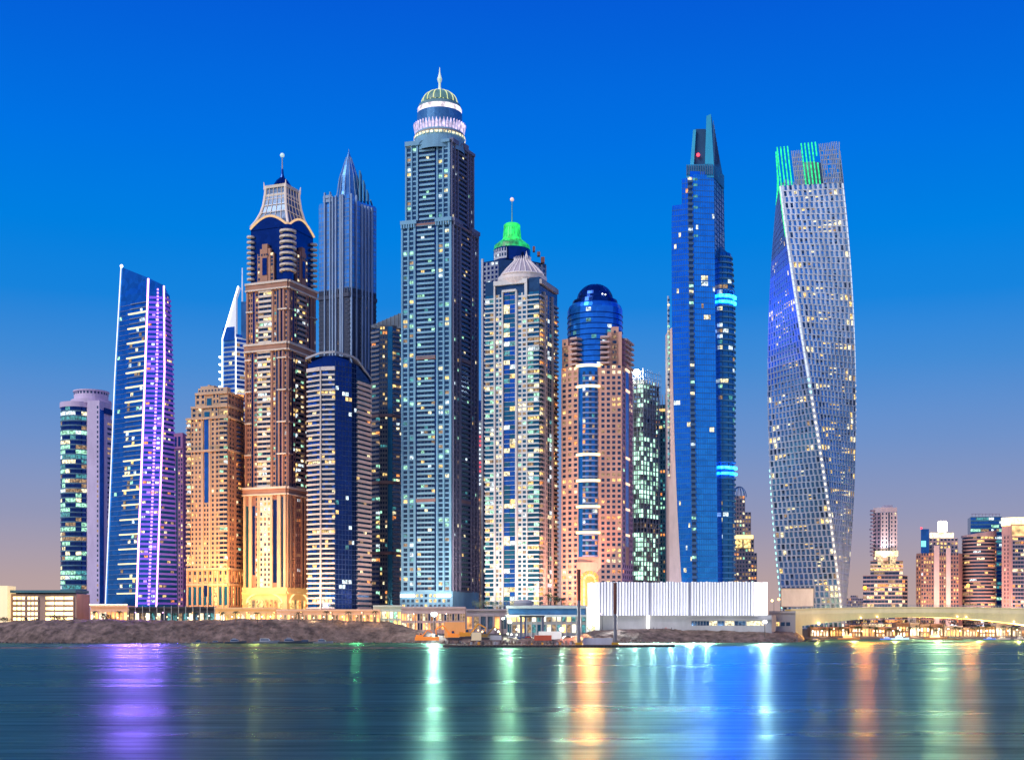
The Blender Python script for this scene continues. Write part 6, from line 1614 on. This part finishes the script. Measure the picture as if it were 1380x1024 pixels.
# ================================================================== barge, piles, machines
t = Tower('barge', 'long flat dark barge carrying the work plant and two tall steel piles', 712, 760, 0, cat='barge')
D = t.D; bm = wall('barge_black', (.03, .03, .035), .6); xa, xb = X(596, D), X(912, D)
hull = [(xa, D+4), (xa+7, D), (xb-16, D), (xb, D+8), (xb-10, D+16), (xa+5, D+16)]
t.mb('hull').prism(hull, -.6, 1.0, bm); t.mb('deck').prism([(p[0]*.998, p[1]+.0) for p in hull], 1.02, 1.25, wall('deck_rust', (.16, .09, .06)))
for i in range(50): x = xa+8+i*(xb-xa-30)/50; t.mb('fender').bar((x, D-.25, -.2), (x, D-.25, .9), .28, DARKM, n=6)
t.finish()
def pile(px, yt, yb, D, label):
    x = X(px, D); o = empty('steel_pile', (x, D, 0), label, 'pile')
    rust = wall('rust_red', (.16, .045, .03), .6, .25); dk = wall('pile_grey', (.20, .19, .22), .4)
    m = MB(); m.bar((x, D, -1), (x, D, Z(yt+42, D)), .95, dk, n=14); m.bar((x, D, Z(yt+42, D)), (x, D, Z(yt, D)), .97, rust, n=14); m.build('tube', o)
    m = MB(); m.lathe(x, D, [(1.1, Z(yt+1, D)), (1.1, Z(yt, D))], rust, 14); m.build('cap', o)
    m = MB(); m.box(x-1.9, x+1.9, D-1.6, D+1.6, 1.3, 2.6, wall('yellow_paint', (.6, .32, .03))); m.build('clamp', o)
pile(780, 767, 868, 716, 'taller rusty steel pile standing through the barge, in front of the pink tower'); pile(829, 785, 868, 718, 'shorter rusty steel pile standing through the barge, in front of the pleated hall')
YEL = wall('machine_yellow', (.70, .30, .03), .5, .15, emit=(1, .4, .05), es=.12); ORG = wall('machine_orange', (.75, .20, .03), .5, .15, emit=(1, .3, .04), es=.5)  # site light on the machines put into their paint as glow
def excavator(px, D, z, label, flip=1, mat=YEL, s=1.0):
    x = X(px, D); o = empty('excavator', (x, D, z), label, 'excavator')
    for dy in (0, 3*s):
        m = MB(); pr = [(-2.6, .0), (2.6, .0), (3.1, .55), (2.6, 1.1), (-2.6, 1.1), (-3.1, .55)]
        P0 = [(x+a*s, D+dy-.4*s, z+b_*s) for a, b_ in pr]; P1 = [(x+a*s, D+dy+.4*s, z+b_*s) for a, b_ in pr]
        m.poly(P0, DARKM); m.poly(P1[::-1], DARKM)
        for i in range(6): m.quad(P0[i], P1[i], P1[(i+1) % 6], P0[(i+1) % 6], DARKM)
        m.build('track', o)
    m = MB(); m.box(x-2.6*s, x+1.9*s, D-.3*s, D+3.2*s, z+1.3*s, z+2.7*s, mat); m.box(x-2.9*s, x-1.4*s, D, D+3*s, z+1.6*s, z+3.1*s, mat); m.build('body', o)
    m = MB(); cxx = x+.5*s*flip; m.prism([(cxx-.9*s, D-.2*s), (cxx+1.0*s, D-.2*s), (cxx+1.0*s, D+1.3*s), (cxx-.9*s, D+1.3*s)], z+2.7*s, z+4.3*s, mat, pts2=[(cxx-.8*s, D-.1*s), (cxx+.6*s, D-.1*s), (cxx+.6*s, D+1.2*s), (cxx-.8*s, D+1.2*s)]); c_ = m.build('cab', o)
    m = MB(); m.quad((cxx-.6*s, D-.26*s, z+3.0*s), (cxx+.7*s, D-.26*s, z+3.0*s), (cxx+.5*s, D-.2*s, z+4.1*s), (cxx-.6*s, D-.2*s, z+4.1*s), G_DARK); m.build('window', c_)
    e = Vector((x+1.8*s*flip, D+1.6*s, z+2.3*s)); k1 = e+Vector((3.4*s*flip, 0, 4.3*s)); k2 = k1+Vector((3.3*s*flip, 0, -1.8*s)); k3 = k2+Vector((-.4*s*flip, 0, -2.6*s))
    m = MB(); m.bar(e, k1, .42*s, mat, .32*s); m.bar(k1, k2, .34*s, mat, .25*s); m.build('boom', o)
    m = MB(); m.bar(k2, k3, .26*s, mat, .2*s); m.build('arm', o)
    m = MB(); b0 = k3; m.prism([(b0.x-.9*s, b0.y-.7*s), (b0.x+.9*s, b0.y-.7*s), (b0.x+.9*s, b0.y+.7*s), (b0.x-.9*s, b0.y+.7*s)], b0.z-1.1*s, b0.z+.2*s, DARKM, pts2=[(b0.x-.5*s, b0.y-.5*s), (b0.x+.5*s, b0.y-.5*s), (b0.x+.5*s, b0.y+.5*s), (b0.x-.5*s, b0.y+.5*s)]); m.build('bucket', o)
excavator(628, 840, 3.0, 'yellow excavator with its boom raised to the right on the work quay', 1, YEL, 1.5)
excavator(612, 832, 2.6, 'orange excavator at the left of the work quay, boom swung left', -1, ORG, 1.4)
excavator(652, 836, 2.8, 'dark-armed yellow excavator nearest the frame structure on the work quay', 1, wall('machine_dull', (.35, .2, .05)), 1.2)
excavator(566, 842, 3.0, 'small orange excavator on the slope at the left end of the work quay', 1, ORG, .9)
def container(x0, x1, D, z0, z1, mat, label, dep=3):
    t_ = MB(); t_.box(x0, x1, D, D+dep, z0, z1, mat)
    n = max(4, int((x1-x0)/.9))
    for i in range(n): xx = x0+(x1-x0)*(i+.5)/n; t_.box(xx-.12, xx+.12, D-.1, D+.05, z0+.2, z1-.2, mat)
    single(t_, 'shipping_container', label, 'container')
D = 835
container(X(560, D), X(592, D), D-6, 2.4, 4.6, ORG, 'long low glowing orange container at the left end of the work quay')
container(X(598, D), X(626, D), D+8, 3, 14, wall('orange_hoarding', (.6, .28, .12), emit=(1, .45, .12), es=.35), 'tall orange-lit hoarding block behind the excavators on the work quay')
container(X(636, D), X(649, D), D-9, 2.4, 7.4, wall('cabin_cream', (.6, .5, .36), emit=(1, .75, .4), es=.3), 'cream site cabin in front of the yellow excavator boom')
container(X(720, D), X(743, D), D-6, 2.3, 5.6, wall('container_red', (.5, .09, .05), emit=(1, .2, .1), es=.1), 'red container on the work quay left of the taller steel pile')
container(X(726, D), X(757, D), D+2, 3, 8.0, wall('container_white', (.7, .68, .64), emit=(1, .95, .85), es=.4), 'white container behind the red one on the work quay')
container(X(661, D), X(676, D), D-4, 2.5, 5.5, wall('container_pale', (.6, .6, .6)), 'pale grey container between the excavators and the frame structure')
container(X(786, 718), X(826, 718), 719, 1.3, 4.9, wall('container_cool', (.60, .60, .66)), 'long pale container on the barge between the two steel piles')
# frame structure (gantry)
o = empty('gantry', (X(720, 860), 860, 2), 'dark steel gantry frame with a flat roof on the work quay', 'gantry'); D = 852
m = MB(); m.prism([(X(700, D), D), (X(734, D), D), (X(734, D), D+14), (X(700, D), D+14)], Z(831.5, D), Z(829, D), DARKM); m.build('roof', o)
for px in (702, 708, 732):
    for dy in (.5, 13): m = MB(); x = X(px, D); m.box(x-.6, x+.6, D+dy-.4, D+dy+.4, 1, Z(831.5, D), wall('gantry_blue', (.10, .12, .20))); m.build('post', o)
# people, vans and crates on the quay and along the hall
SK = wall('skin_tone', (.32, .19, .13)); 
def person(x, y, z, face, shirt, label, pose=0, group=None, h=1.75, trousers=None):
    """one continuous skinned figure"""
    trousers = trousers or wall('dark_trousers', (.04, .045, .07))
    s = h/1.75; st = .16 if pose else .0
    V = [(0,0,.95,.135),(0,0,1.18,.125),(0,0,1.42,.155),(0,0,1.52,.06),(0,0,1.60,.085),(0,.01,1.70,.088),
         (-.19,0,1.42,.065),(-.25,.02-st*.5,1.15,.048),(-.24,-.08-st,.92,.036),(-.24,-.12-st,.84,.028),
         (.19,0,1.42,.065),(.25,.02+st*.5,1.15,.048),(.24,-.08+st,.92,.036),(.24,-.12+st,.84,.028),
         (-.10,0,.88,.095),(-.11,-st*1.0,.50,.062),(-.11,-st*.7,.09,.042),(-.11,-.13-st*.7,.045,.035),
         (.10,0,.88,.095),(.11,st*.4,.50,.062),(.11,st*1.8,.10,.042),(.11,-.13+st*1.8,.045,.035)]
    E = [(0,1),(1,2),(2,3),(3,4),(4,5),(2,6),(6,7),(7,8),(8,9),(2,10),(10,11),(11,12),(12,13),(0,14),(14,15),(15,16),(16,17),(0,18),(18,19),(19,20),(20,21)]
    # grown here as tapered rings so that no modifier is needed at this size
    m = MB(); ca, sa = cos(face), sin(face)
    def tr(v): return (x+(v[0]*ca-v[1]*sa)*s, y+(v[0]*sa+v[1]*ca)*s, z+v[2]*s)
    me = bpy.data.meshes.new('person'); me.from_pydata([tr(v)[0:3] for v in [(a, b_, c) for a, b_, c, r in V]], E, [])
    o = bpy.data.objects.new('person', me); col.objects.link(o)
    for v in me.vertices: v.co = (v.co.x-x, v.co.y-y, v.co.z-z)
    o.location = (x, y, z)
    bpy.context.view_layer.objects.active = o
    md = o.modifiers.new('skin', 'SKIN'); 
    if not me.skin_vertices: 
        import bmesh
        bm_ = bmesh.new(); bm_.from_mesh(me); bm_.verts.layers.skin.verify(); bm_.to_mesh(me); bm_.free()
    for i, sv in enumerate(me.skin_vertices[0].data): sv.radius = (V[i][3]*s, V[i][3]*s*.8); sv.use_root = (i == 0)
    md2 = o.modifiers.new('smooth', 'SUBSURF'); md2.levels = 1; md2.render_levels = 1
    # colour by height: shirt, trousers, skin
    mt, nt_, b_ = newmat('clothes')
    g = nt_.nodes.new('ShaderNodeTexCoord'); sp_ = nt_.nodes.new('ShaderNodeSeparateXYZ'); nt_.links.new(g.outputs['Object'], sp_.inputs[0])
    r_ = nt_.nodes.new('ShaderNodeValToRGB'); r_.color_ramp.interpolation = 'CONSTANT'; e = r_.color_ramp.elements
    dv = nt_.nodes.new('ShaderNodeMath'); dv.operation = 'DIVIDE'; dv.inputs[1].default_value = 1.8*s; nt_.links.new(sp_.outputs['Z'], dv.inputs[0]); nt_.links.new(dv.outputs[0], r_.inputs[0])
    e[0].position = 0; e[0].color = (.03, .035, .06, 1); e[1].position = .53; e[1].color = (*shirt, 1); q_ = e.new(.845); q_.color = (.32, .19, .13, 1); q2 = e.new(.965); q2.color = (.02, .015, .01, 1)
    nt_.links.new(r_.outputs[0], b_.inputs['Base Color']); me.materials.append(mt)
    o['label'] = label; o['category'] = 'person'
    if group: o['group'] = group
    return o
for px, c, lb, ps, fc in ((881, (.05, .06, .1), 'person in dark clothes standing at the left of the group before the hall plinth', 0, .3), (885, (.1, .1, .14), 'second person from the left before the hall plinth, dark grey top, walking', 1, 1.2), (893, (.35, .36, .4), 'person in a pale grey top before the hall plinth', 0, -.4), (897.5, (.6, .04, .04), 'person in a red top, the only red one before the hall plinth', 0, .2), (905, (.03, .03, .04), 'person in black walking at the right end of the group before the hall plinth', 1, -1.3)):
    person(X(px, 917), 917, Z(847.6, 917)-.5, fc, c, lb, ps, h=2.1)
# railing along the hall's waterside path
# ================================================================== boats
def boat(x, y, L, label, mat, cab, group=None, mast=0, ang=0, strip=None, name='boat', tower=True):
    o = empty(name, (x, y, 0), label, 'boat', group); m = MB(); n = 12; secs = []
    for i in range(n+1):
        k = i/n; wd_ = L*.14*(1-max(0, k-.45)**2.2*4.2) if k > .45 else L*.14*(.86+.3*k); wd_ = max(.05, wd_); sh = L*.075+L*.05*k*k
        cxx = x-L/2+L*k; secs.append([(cxx, y-wd_, sh), (cxx, y-wd_*.8, -.1), (cxx, y, -.35), (cxx, y+wd_*.8, -.1), (cxx, y+wd_, sh)])
    for a, b_ in zip(secs, secs[1:]):
        for j in range(4): m.quad(a[j], b[j] if False else b_[j], b_[j+1], a[j+1], mat)
        m.quad(a[0], b_[0], b_[4], a[4], cab)
    m.poly(secs[0], mat); m.build('hull', o)
    m = MB(); sh = L*.08; m.prism([(x-L*.25, y-L*.1), (x+L*.16, y-L*.1), (x+L*.16, y+L*.1), (x-L*.25, y+L*.1)], sh, sh+L*.11, cab, pts2=[(x-L*.24, y-L*.09), (x+L*.08, y-L*.08), (x+L*.08, y+L*.08), (x-L*.24, y+L*.09)]); c_ = m.build('cabin', o)
    m = MB(); m.quad((x-L*.22, y-L*.101, sh+L*.035), (x+L*.11, y-L*.099, sh+L*.035), (x+L*.09, y-L*.093, sh+L*.085), (x-L*.22, y-L*.096, sh+L*.085), strip or G_DARK); m.build('window', c_)
    if tower:
        m = MB(); m.box(x-L*.16, x+L*.0, y-L*.06, y+L*.06, sh+L*.111, sh+L*.16, cab); m.build('flybridge', o)
    if mast: m = MB(); m.bar((x-L*.05, y, sh), (x-L*.05, y, sh+mast), .1, cab, .05, 5); m.build('mast', o)
    return o
WH = wall('boat_white', (.62, .62, .62), .4); GYB = wall('boat_grey', (.28, .28, .32), .5); DKB = wall('boat_dark', (.07, .08, .11), .5)
lab = ['grey workboat moored at the left end of the row below the embankment', 'dark blue boat, second in the moored row below the embankment', 'long pale launch, third in the moored row below the embankment', 'white launch in the middle of the moored row below the embankment', 'pale grey launch, fifth in the moored row below the embankment', 'small dark boat, sixth in the moored row below the embankment', 'last grey boat at the right end of the moored row below the embankment']
for i, (px, L, m_, c_) in enumerate(((270, 10, GYB, DKB), (292, 9, DKB, GYB), (318, 14, DKB, GYB), (360, 17, GYB, WH), (392, 16, DKB, GYB), (413, 12, DKB, DKB), (436, 13, GYB, GYB))): boat(X(px, 868), 866+i % 3, L, lab[i], m_, c_, tower=i % 2 == 0)
BLUE = LED('boat_blue', (.05, .3, 1), 2.2); CY = LED('boat_cyan', (.15, .9, 1), 1.8)
boat(X(1196, 1088), 1088, 12, 'small boat with a blue lit cabin moored under the bridge', wall('hull_blue', (.1, .2, .6), emit=(.05, .2, 1), es=.6), WH, strip=BLUE)
boat(X(1213, 1086), 1086, 15, 'cyan and white lit cruise boat moored under the middle of the bridge', wall('hull_cyan', (.5, .65, .7), emit=(.2, .8, 1), es=.6), wall('cabin_cyan', (.6, .7, .75), emit=(.5, .9, 1), es=.7), strip=CY)
boat(X(1334, 1090), 1090, 10, 'blue lit boat moored near the right end of the promenade', wall('hull_blue', (.1, .2, .6)), WH, strip=BLUE)
boat(X(1352, 1092), 1092, 12, 'white motor yacht beside the blue lit boat at the right end of the promenade', WH, WH, strip=L_CREAM, mast=5)
boat(X(1376, 1090), 1090, 11, 'white yacht cut by the right edge of the picture', WH, WH, strip=L_CREAM, mast=7)
boat(X(1262, 1094), 1094, 20, 'long golden lit dhow restaurant moored beneath the bridge', wall('hull_wood', (.3, .16, .07), emit=(1, .5, .2), es=.15), wall('cabin_gold', (.7, .5, .3), emit=(1, .65, .3), es=1.0), strip=GLW)
boat(X(1144, 1084), 1084, 18, 'wooden boat glowing orange nearest the left end of the bridge arch', wall('hull_wood', (.3, .16, .07)), wall('cabin_gold', (.7, .5, .3)), strip=GLO)
# jetty by the club house with moored dark boats
o = empty('jetty', (X(1078, 1000), 1000, 0), 'low dark jetty at the bridge end with moored boats beside it', 'jetty'); D = 985
m = MB(); m.box(X(1046, D), X(1112, D), D-12, D-8, 1.2, 1.7, wall('jetty_wood', (.16, .11, .08))); m.build('deck', o)
for i in range(14): m = MB(); x = X(1048+4.8*i, D-10); m.bar((x, D-11, -1), (x, D-11, 1.8), .25, DARKM); m.build('post', o)
boat(X(1056, 960), 960, 12, 'dark boat moored at the hall end of the jetty', DKB, GYB); boat(X(1076, 958), 958, 11, 'dark boat moored at the middle of the jetty', DKB, DKB, mast=3); boat(X(1100, 958), 958, 12, 'dark boat with lit windows moored at the bridge end of the jetty', DKB, GYB, strip=L_WARM)
boat(X(1290, 1030), 1040, 16, 'dark low boat under way beyond the bridge, right of the golden dhow', DKB, DKB, tower=False)
# parked cars on the work quay
def car(x, y, z, c, label, group=None):
    o = empty('parked_car', (x, y, z), label, 'car', group); pt = wall('car_paint_%d' % int(c[0]*100+c[2]*10), c, .35, .05)
    m = MB(); pr = [(-2.2, .35), (2.2, .35), (2.25, .8), (1.5, .95), (.8, 1.5), (-1.0, 1.5), (-1.8, .98), (-2.25, .9)]
    A = [(x+a, y-.85, z+b_) for a, b_ in pr]; B = [(x+a, y+.85, z+b_) for a, b_ in pr]; m.poly(A, pt); m.poly(B[::-1], pt)
    for i in range(8): m.quad(A[i], B[i], B[(i+1) % 8], A[(i+1) % 8], pt)
    m.build('body', o)
    m = MB(); m.quad((x-1.4, y-.87, z+1.0), (x+1.2, y-.87, z+1.0), (x+.75, y-.87, z+1.4), (x-.95, y-.87, z+1.4), G_DARK); m.build('window', o)
    for dx in (-1.35, 1.35):
        for dy in (-.8, .8): m = MB(); m.bar((x+dx, y+dy-.1, z+.34), (x+dx, y+dy+.1, z+.34), .34, DARKM, n=12); m.build('wheel', o)
    m = MB(); m.ball((x+2.2, y-.6, z+.7), .16, LED('headlamp', (1, .95, .8), 12), 5); m.build('headlight', o)
for i, (px, D_, c, lb) in enumerate(((690, 846, (.6, .6, .6), 'white car parked under the gantry frame'), (712, 842, (.5, .06, .04), 'red car parked in front of the gantry frame'), (748, 843, (.55, .55, .6), 'silver car parked right of the white container'), (765, 846, (.1, .12, .2), 'dark blue car parked beside the taller pile'), (658, 842, (.6, .55, .4), 'beige car parked by the site cabin'))): car(X(px, D_), D_, 3.6, c, lb)

# riprap along the waterline: broken stone nobody could count
q = MB(); rr = random.Random(5)
for i in range(2600):
    px = rr.uniform(-20, 1080); fy, cy_ = shore(px); D0 = F*CH/(fy-HZ)+rr.uniform(-2, 5) ; s_ = rr.uniform(.25, 1.0)*(1.3 if rr.random() < .1 else 1)
    if D0 > F*CH/(fy-HZ)+3: z = .8+rr.random()
    else: z = .1
    c = (X(px, D0), D0, z); pts = [(c[0]+s_*rr.uniform(.6, 1.3)*cos(k*pi/3), c[1]+s_*rr.uniform(.6, 1)*sin(k*pi/3)) for k in range(6)]
    q.prism(pts, z-1, z+s_*rr.uniform(.5, 1), ROCK if rr.random() < .6 else wall('pale_boulder', (.24, .20, .19)), pts2=[(c[0]+(p_[0]-c[0])*.55, c[1]+(p_[1]-c[1])*.6) for p_ in pts])
o = q.build('rocks'); o['kind'] = 'stuff'; o['label'] = 'broken grey and brown stones heaped along the waterline'; o['category'] = 'rocks'
# added spots without fixtures, aimed to draw coloured streaks on the water
for px, py in ((150, 700), (162, 790), (174, 800), (186, 740), (190, 800), (196, 640), (212, 790)): beam(X(px, 975), 975, Z(py, 975), 125000, (.40, .09, .95), 1.0)
for px, py in ((975, 627), (985, 627), (980, 393), (968, 620)): beam(X(px, 944), 944, Z(py, 944), 420000, (.0, .075, 1), .8)
for px in (786, 794, 802): beam(X(px, 925), 925, Z(789, 925), 300000, (1, .17, .045), .8)
for px in (830, 856, 880, 905, 930, 952): beam(X(px, 918), 918, Z(830, 918), 110000, (.85, .86, .86), 1.3)
beam(X(1030, 915), 915, Z(812, 915), 110000, (.95, .97, 1), .9)
beam(X(1168, 1000)-1.3, 998, Z(791, 1000), 330000, (1, .16, .02), .8); beam(X(1307, 1000)-1.3, 998, Z(788, 1000), 260000, (1, .15, .03), .7)
beam(X(1270, 1310), 1318, Z(708, 1318), 500000, (1, .9, .6), 1.2); beam(X(858, 1110), 1122, Z(503, 1126), 300000, (.85, 1, .92), 1.2)
for px, c in ((265, (1, .5, .15)), (345, (1, .55, .15)), (480, (.3, .8, .4)), (630, (1, .12, .06)), (700, (.3, .9, .5))): beam(X(px, 928), 928, Z(829, 928), 22000, c, 1.2)

# work lights, crates and drums on the quay
for i in range(16):
    px = 600+rr.uniform(0, 160); D_ = rr.uniform(846, 866); x = X(px, D_); h_ = rr.uniform(2.5, 7)
    o = empty('work_light', (x, D_, 3), 'small site lamp on a stand among the machines of the work quay', 'work light', 'site lamps on the work quay'); c_ = rr.choice([(1, .8, .45), (1, .55, .2), (.9, 1, .85), (1, .95, .8)])
    m = MB(); m.bar((x, D_, 2), (x, D_, 3+h_), .1, DARKM, n=5); m.bar((x-.5, D_, 2.6), (x, D_, 4.2), .07, DARKM, n=4); m.bar((x+.5, D_, 2.6), (x, D_, 4.2), .07, DARKM, n=4); m.build('stand', o)
    m = MB(); m.ball((x, D_, 3+h_), rr.uniform(.35, .6), LED('site_%d_%d' % (int(c_[1]*100), int(c_[2]*100)), c_, 9), 6); m.build('lamp', o)
    if i % 3 == 0: point(x, D_-.8, 3+h_, 1500, c_, .3)
for i in range(22):
    px = 598+rr.uniform(0, 166); D_ = rr.uniform(838, 850); x = X(px, D_); s_ = rr.uniform(.7, 1.6); mt = rr.choice([YEL, GREYC, wall('crate_wood', (.30, .19, .10)), wall('crate_blue', (.05, .14, .35)), wall('crate_red', (.42, .07, .04))])
    m = MB(); z_ = 3.0; m.box(x-s_, x+s_, D_-s_*.6, D_+s_*.6, z_-1, z_+s_*1.2, mt)
    for e in (-1, 1): m.box(x+e*s_-.12, x+e*s_+.12, D_-s_*.6-.06, D_+s_*.6+.06, z_-1, z_+s_*1.2+.06, DARKM)
    m.box(x-s_-.05, x+s_+.05, D_-s_*.6-.08, D_+s_*.6+.08, z_+s_*.5, z_+s_*.7, DARKM)
    single(m, 'crate', 'site crate lying among the machines of the work quay', 'crate', 'crates on the work quay')
for i in range(16):
    px = rr.uniform(618, 775); x = X(px, 722); s_ = rr.uniform(.5, 1.2); m = MB(); m.lathe(x, 722+rr.uniform(-3, 2), [(s_*.6, 1.2), (s_*.66, 1.3), (s_*.66, 1.2+s_*1.5), (s_*.5, 1.25+s_*1.55)], rr.choice([YEL, GREYC, DARKM]), 10)
    single(m, 'drum', 'steel drum standing on the barge deck', 'drum', 'drums on the barge deck')
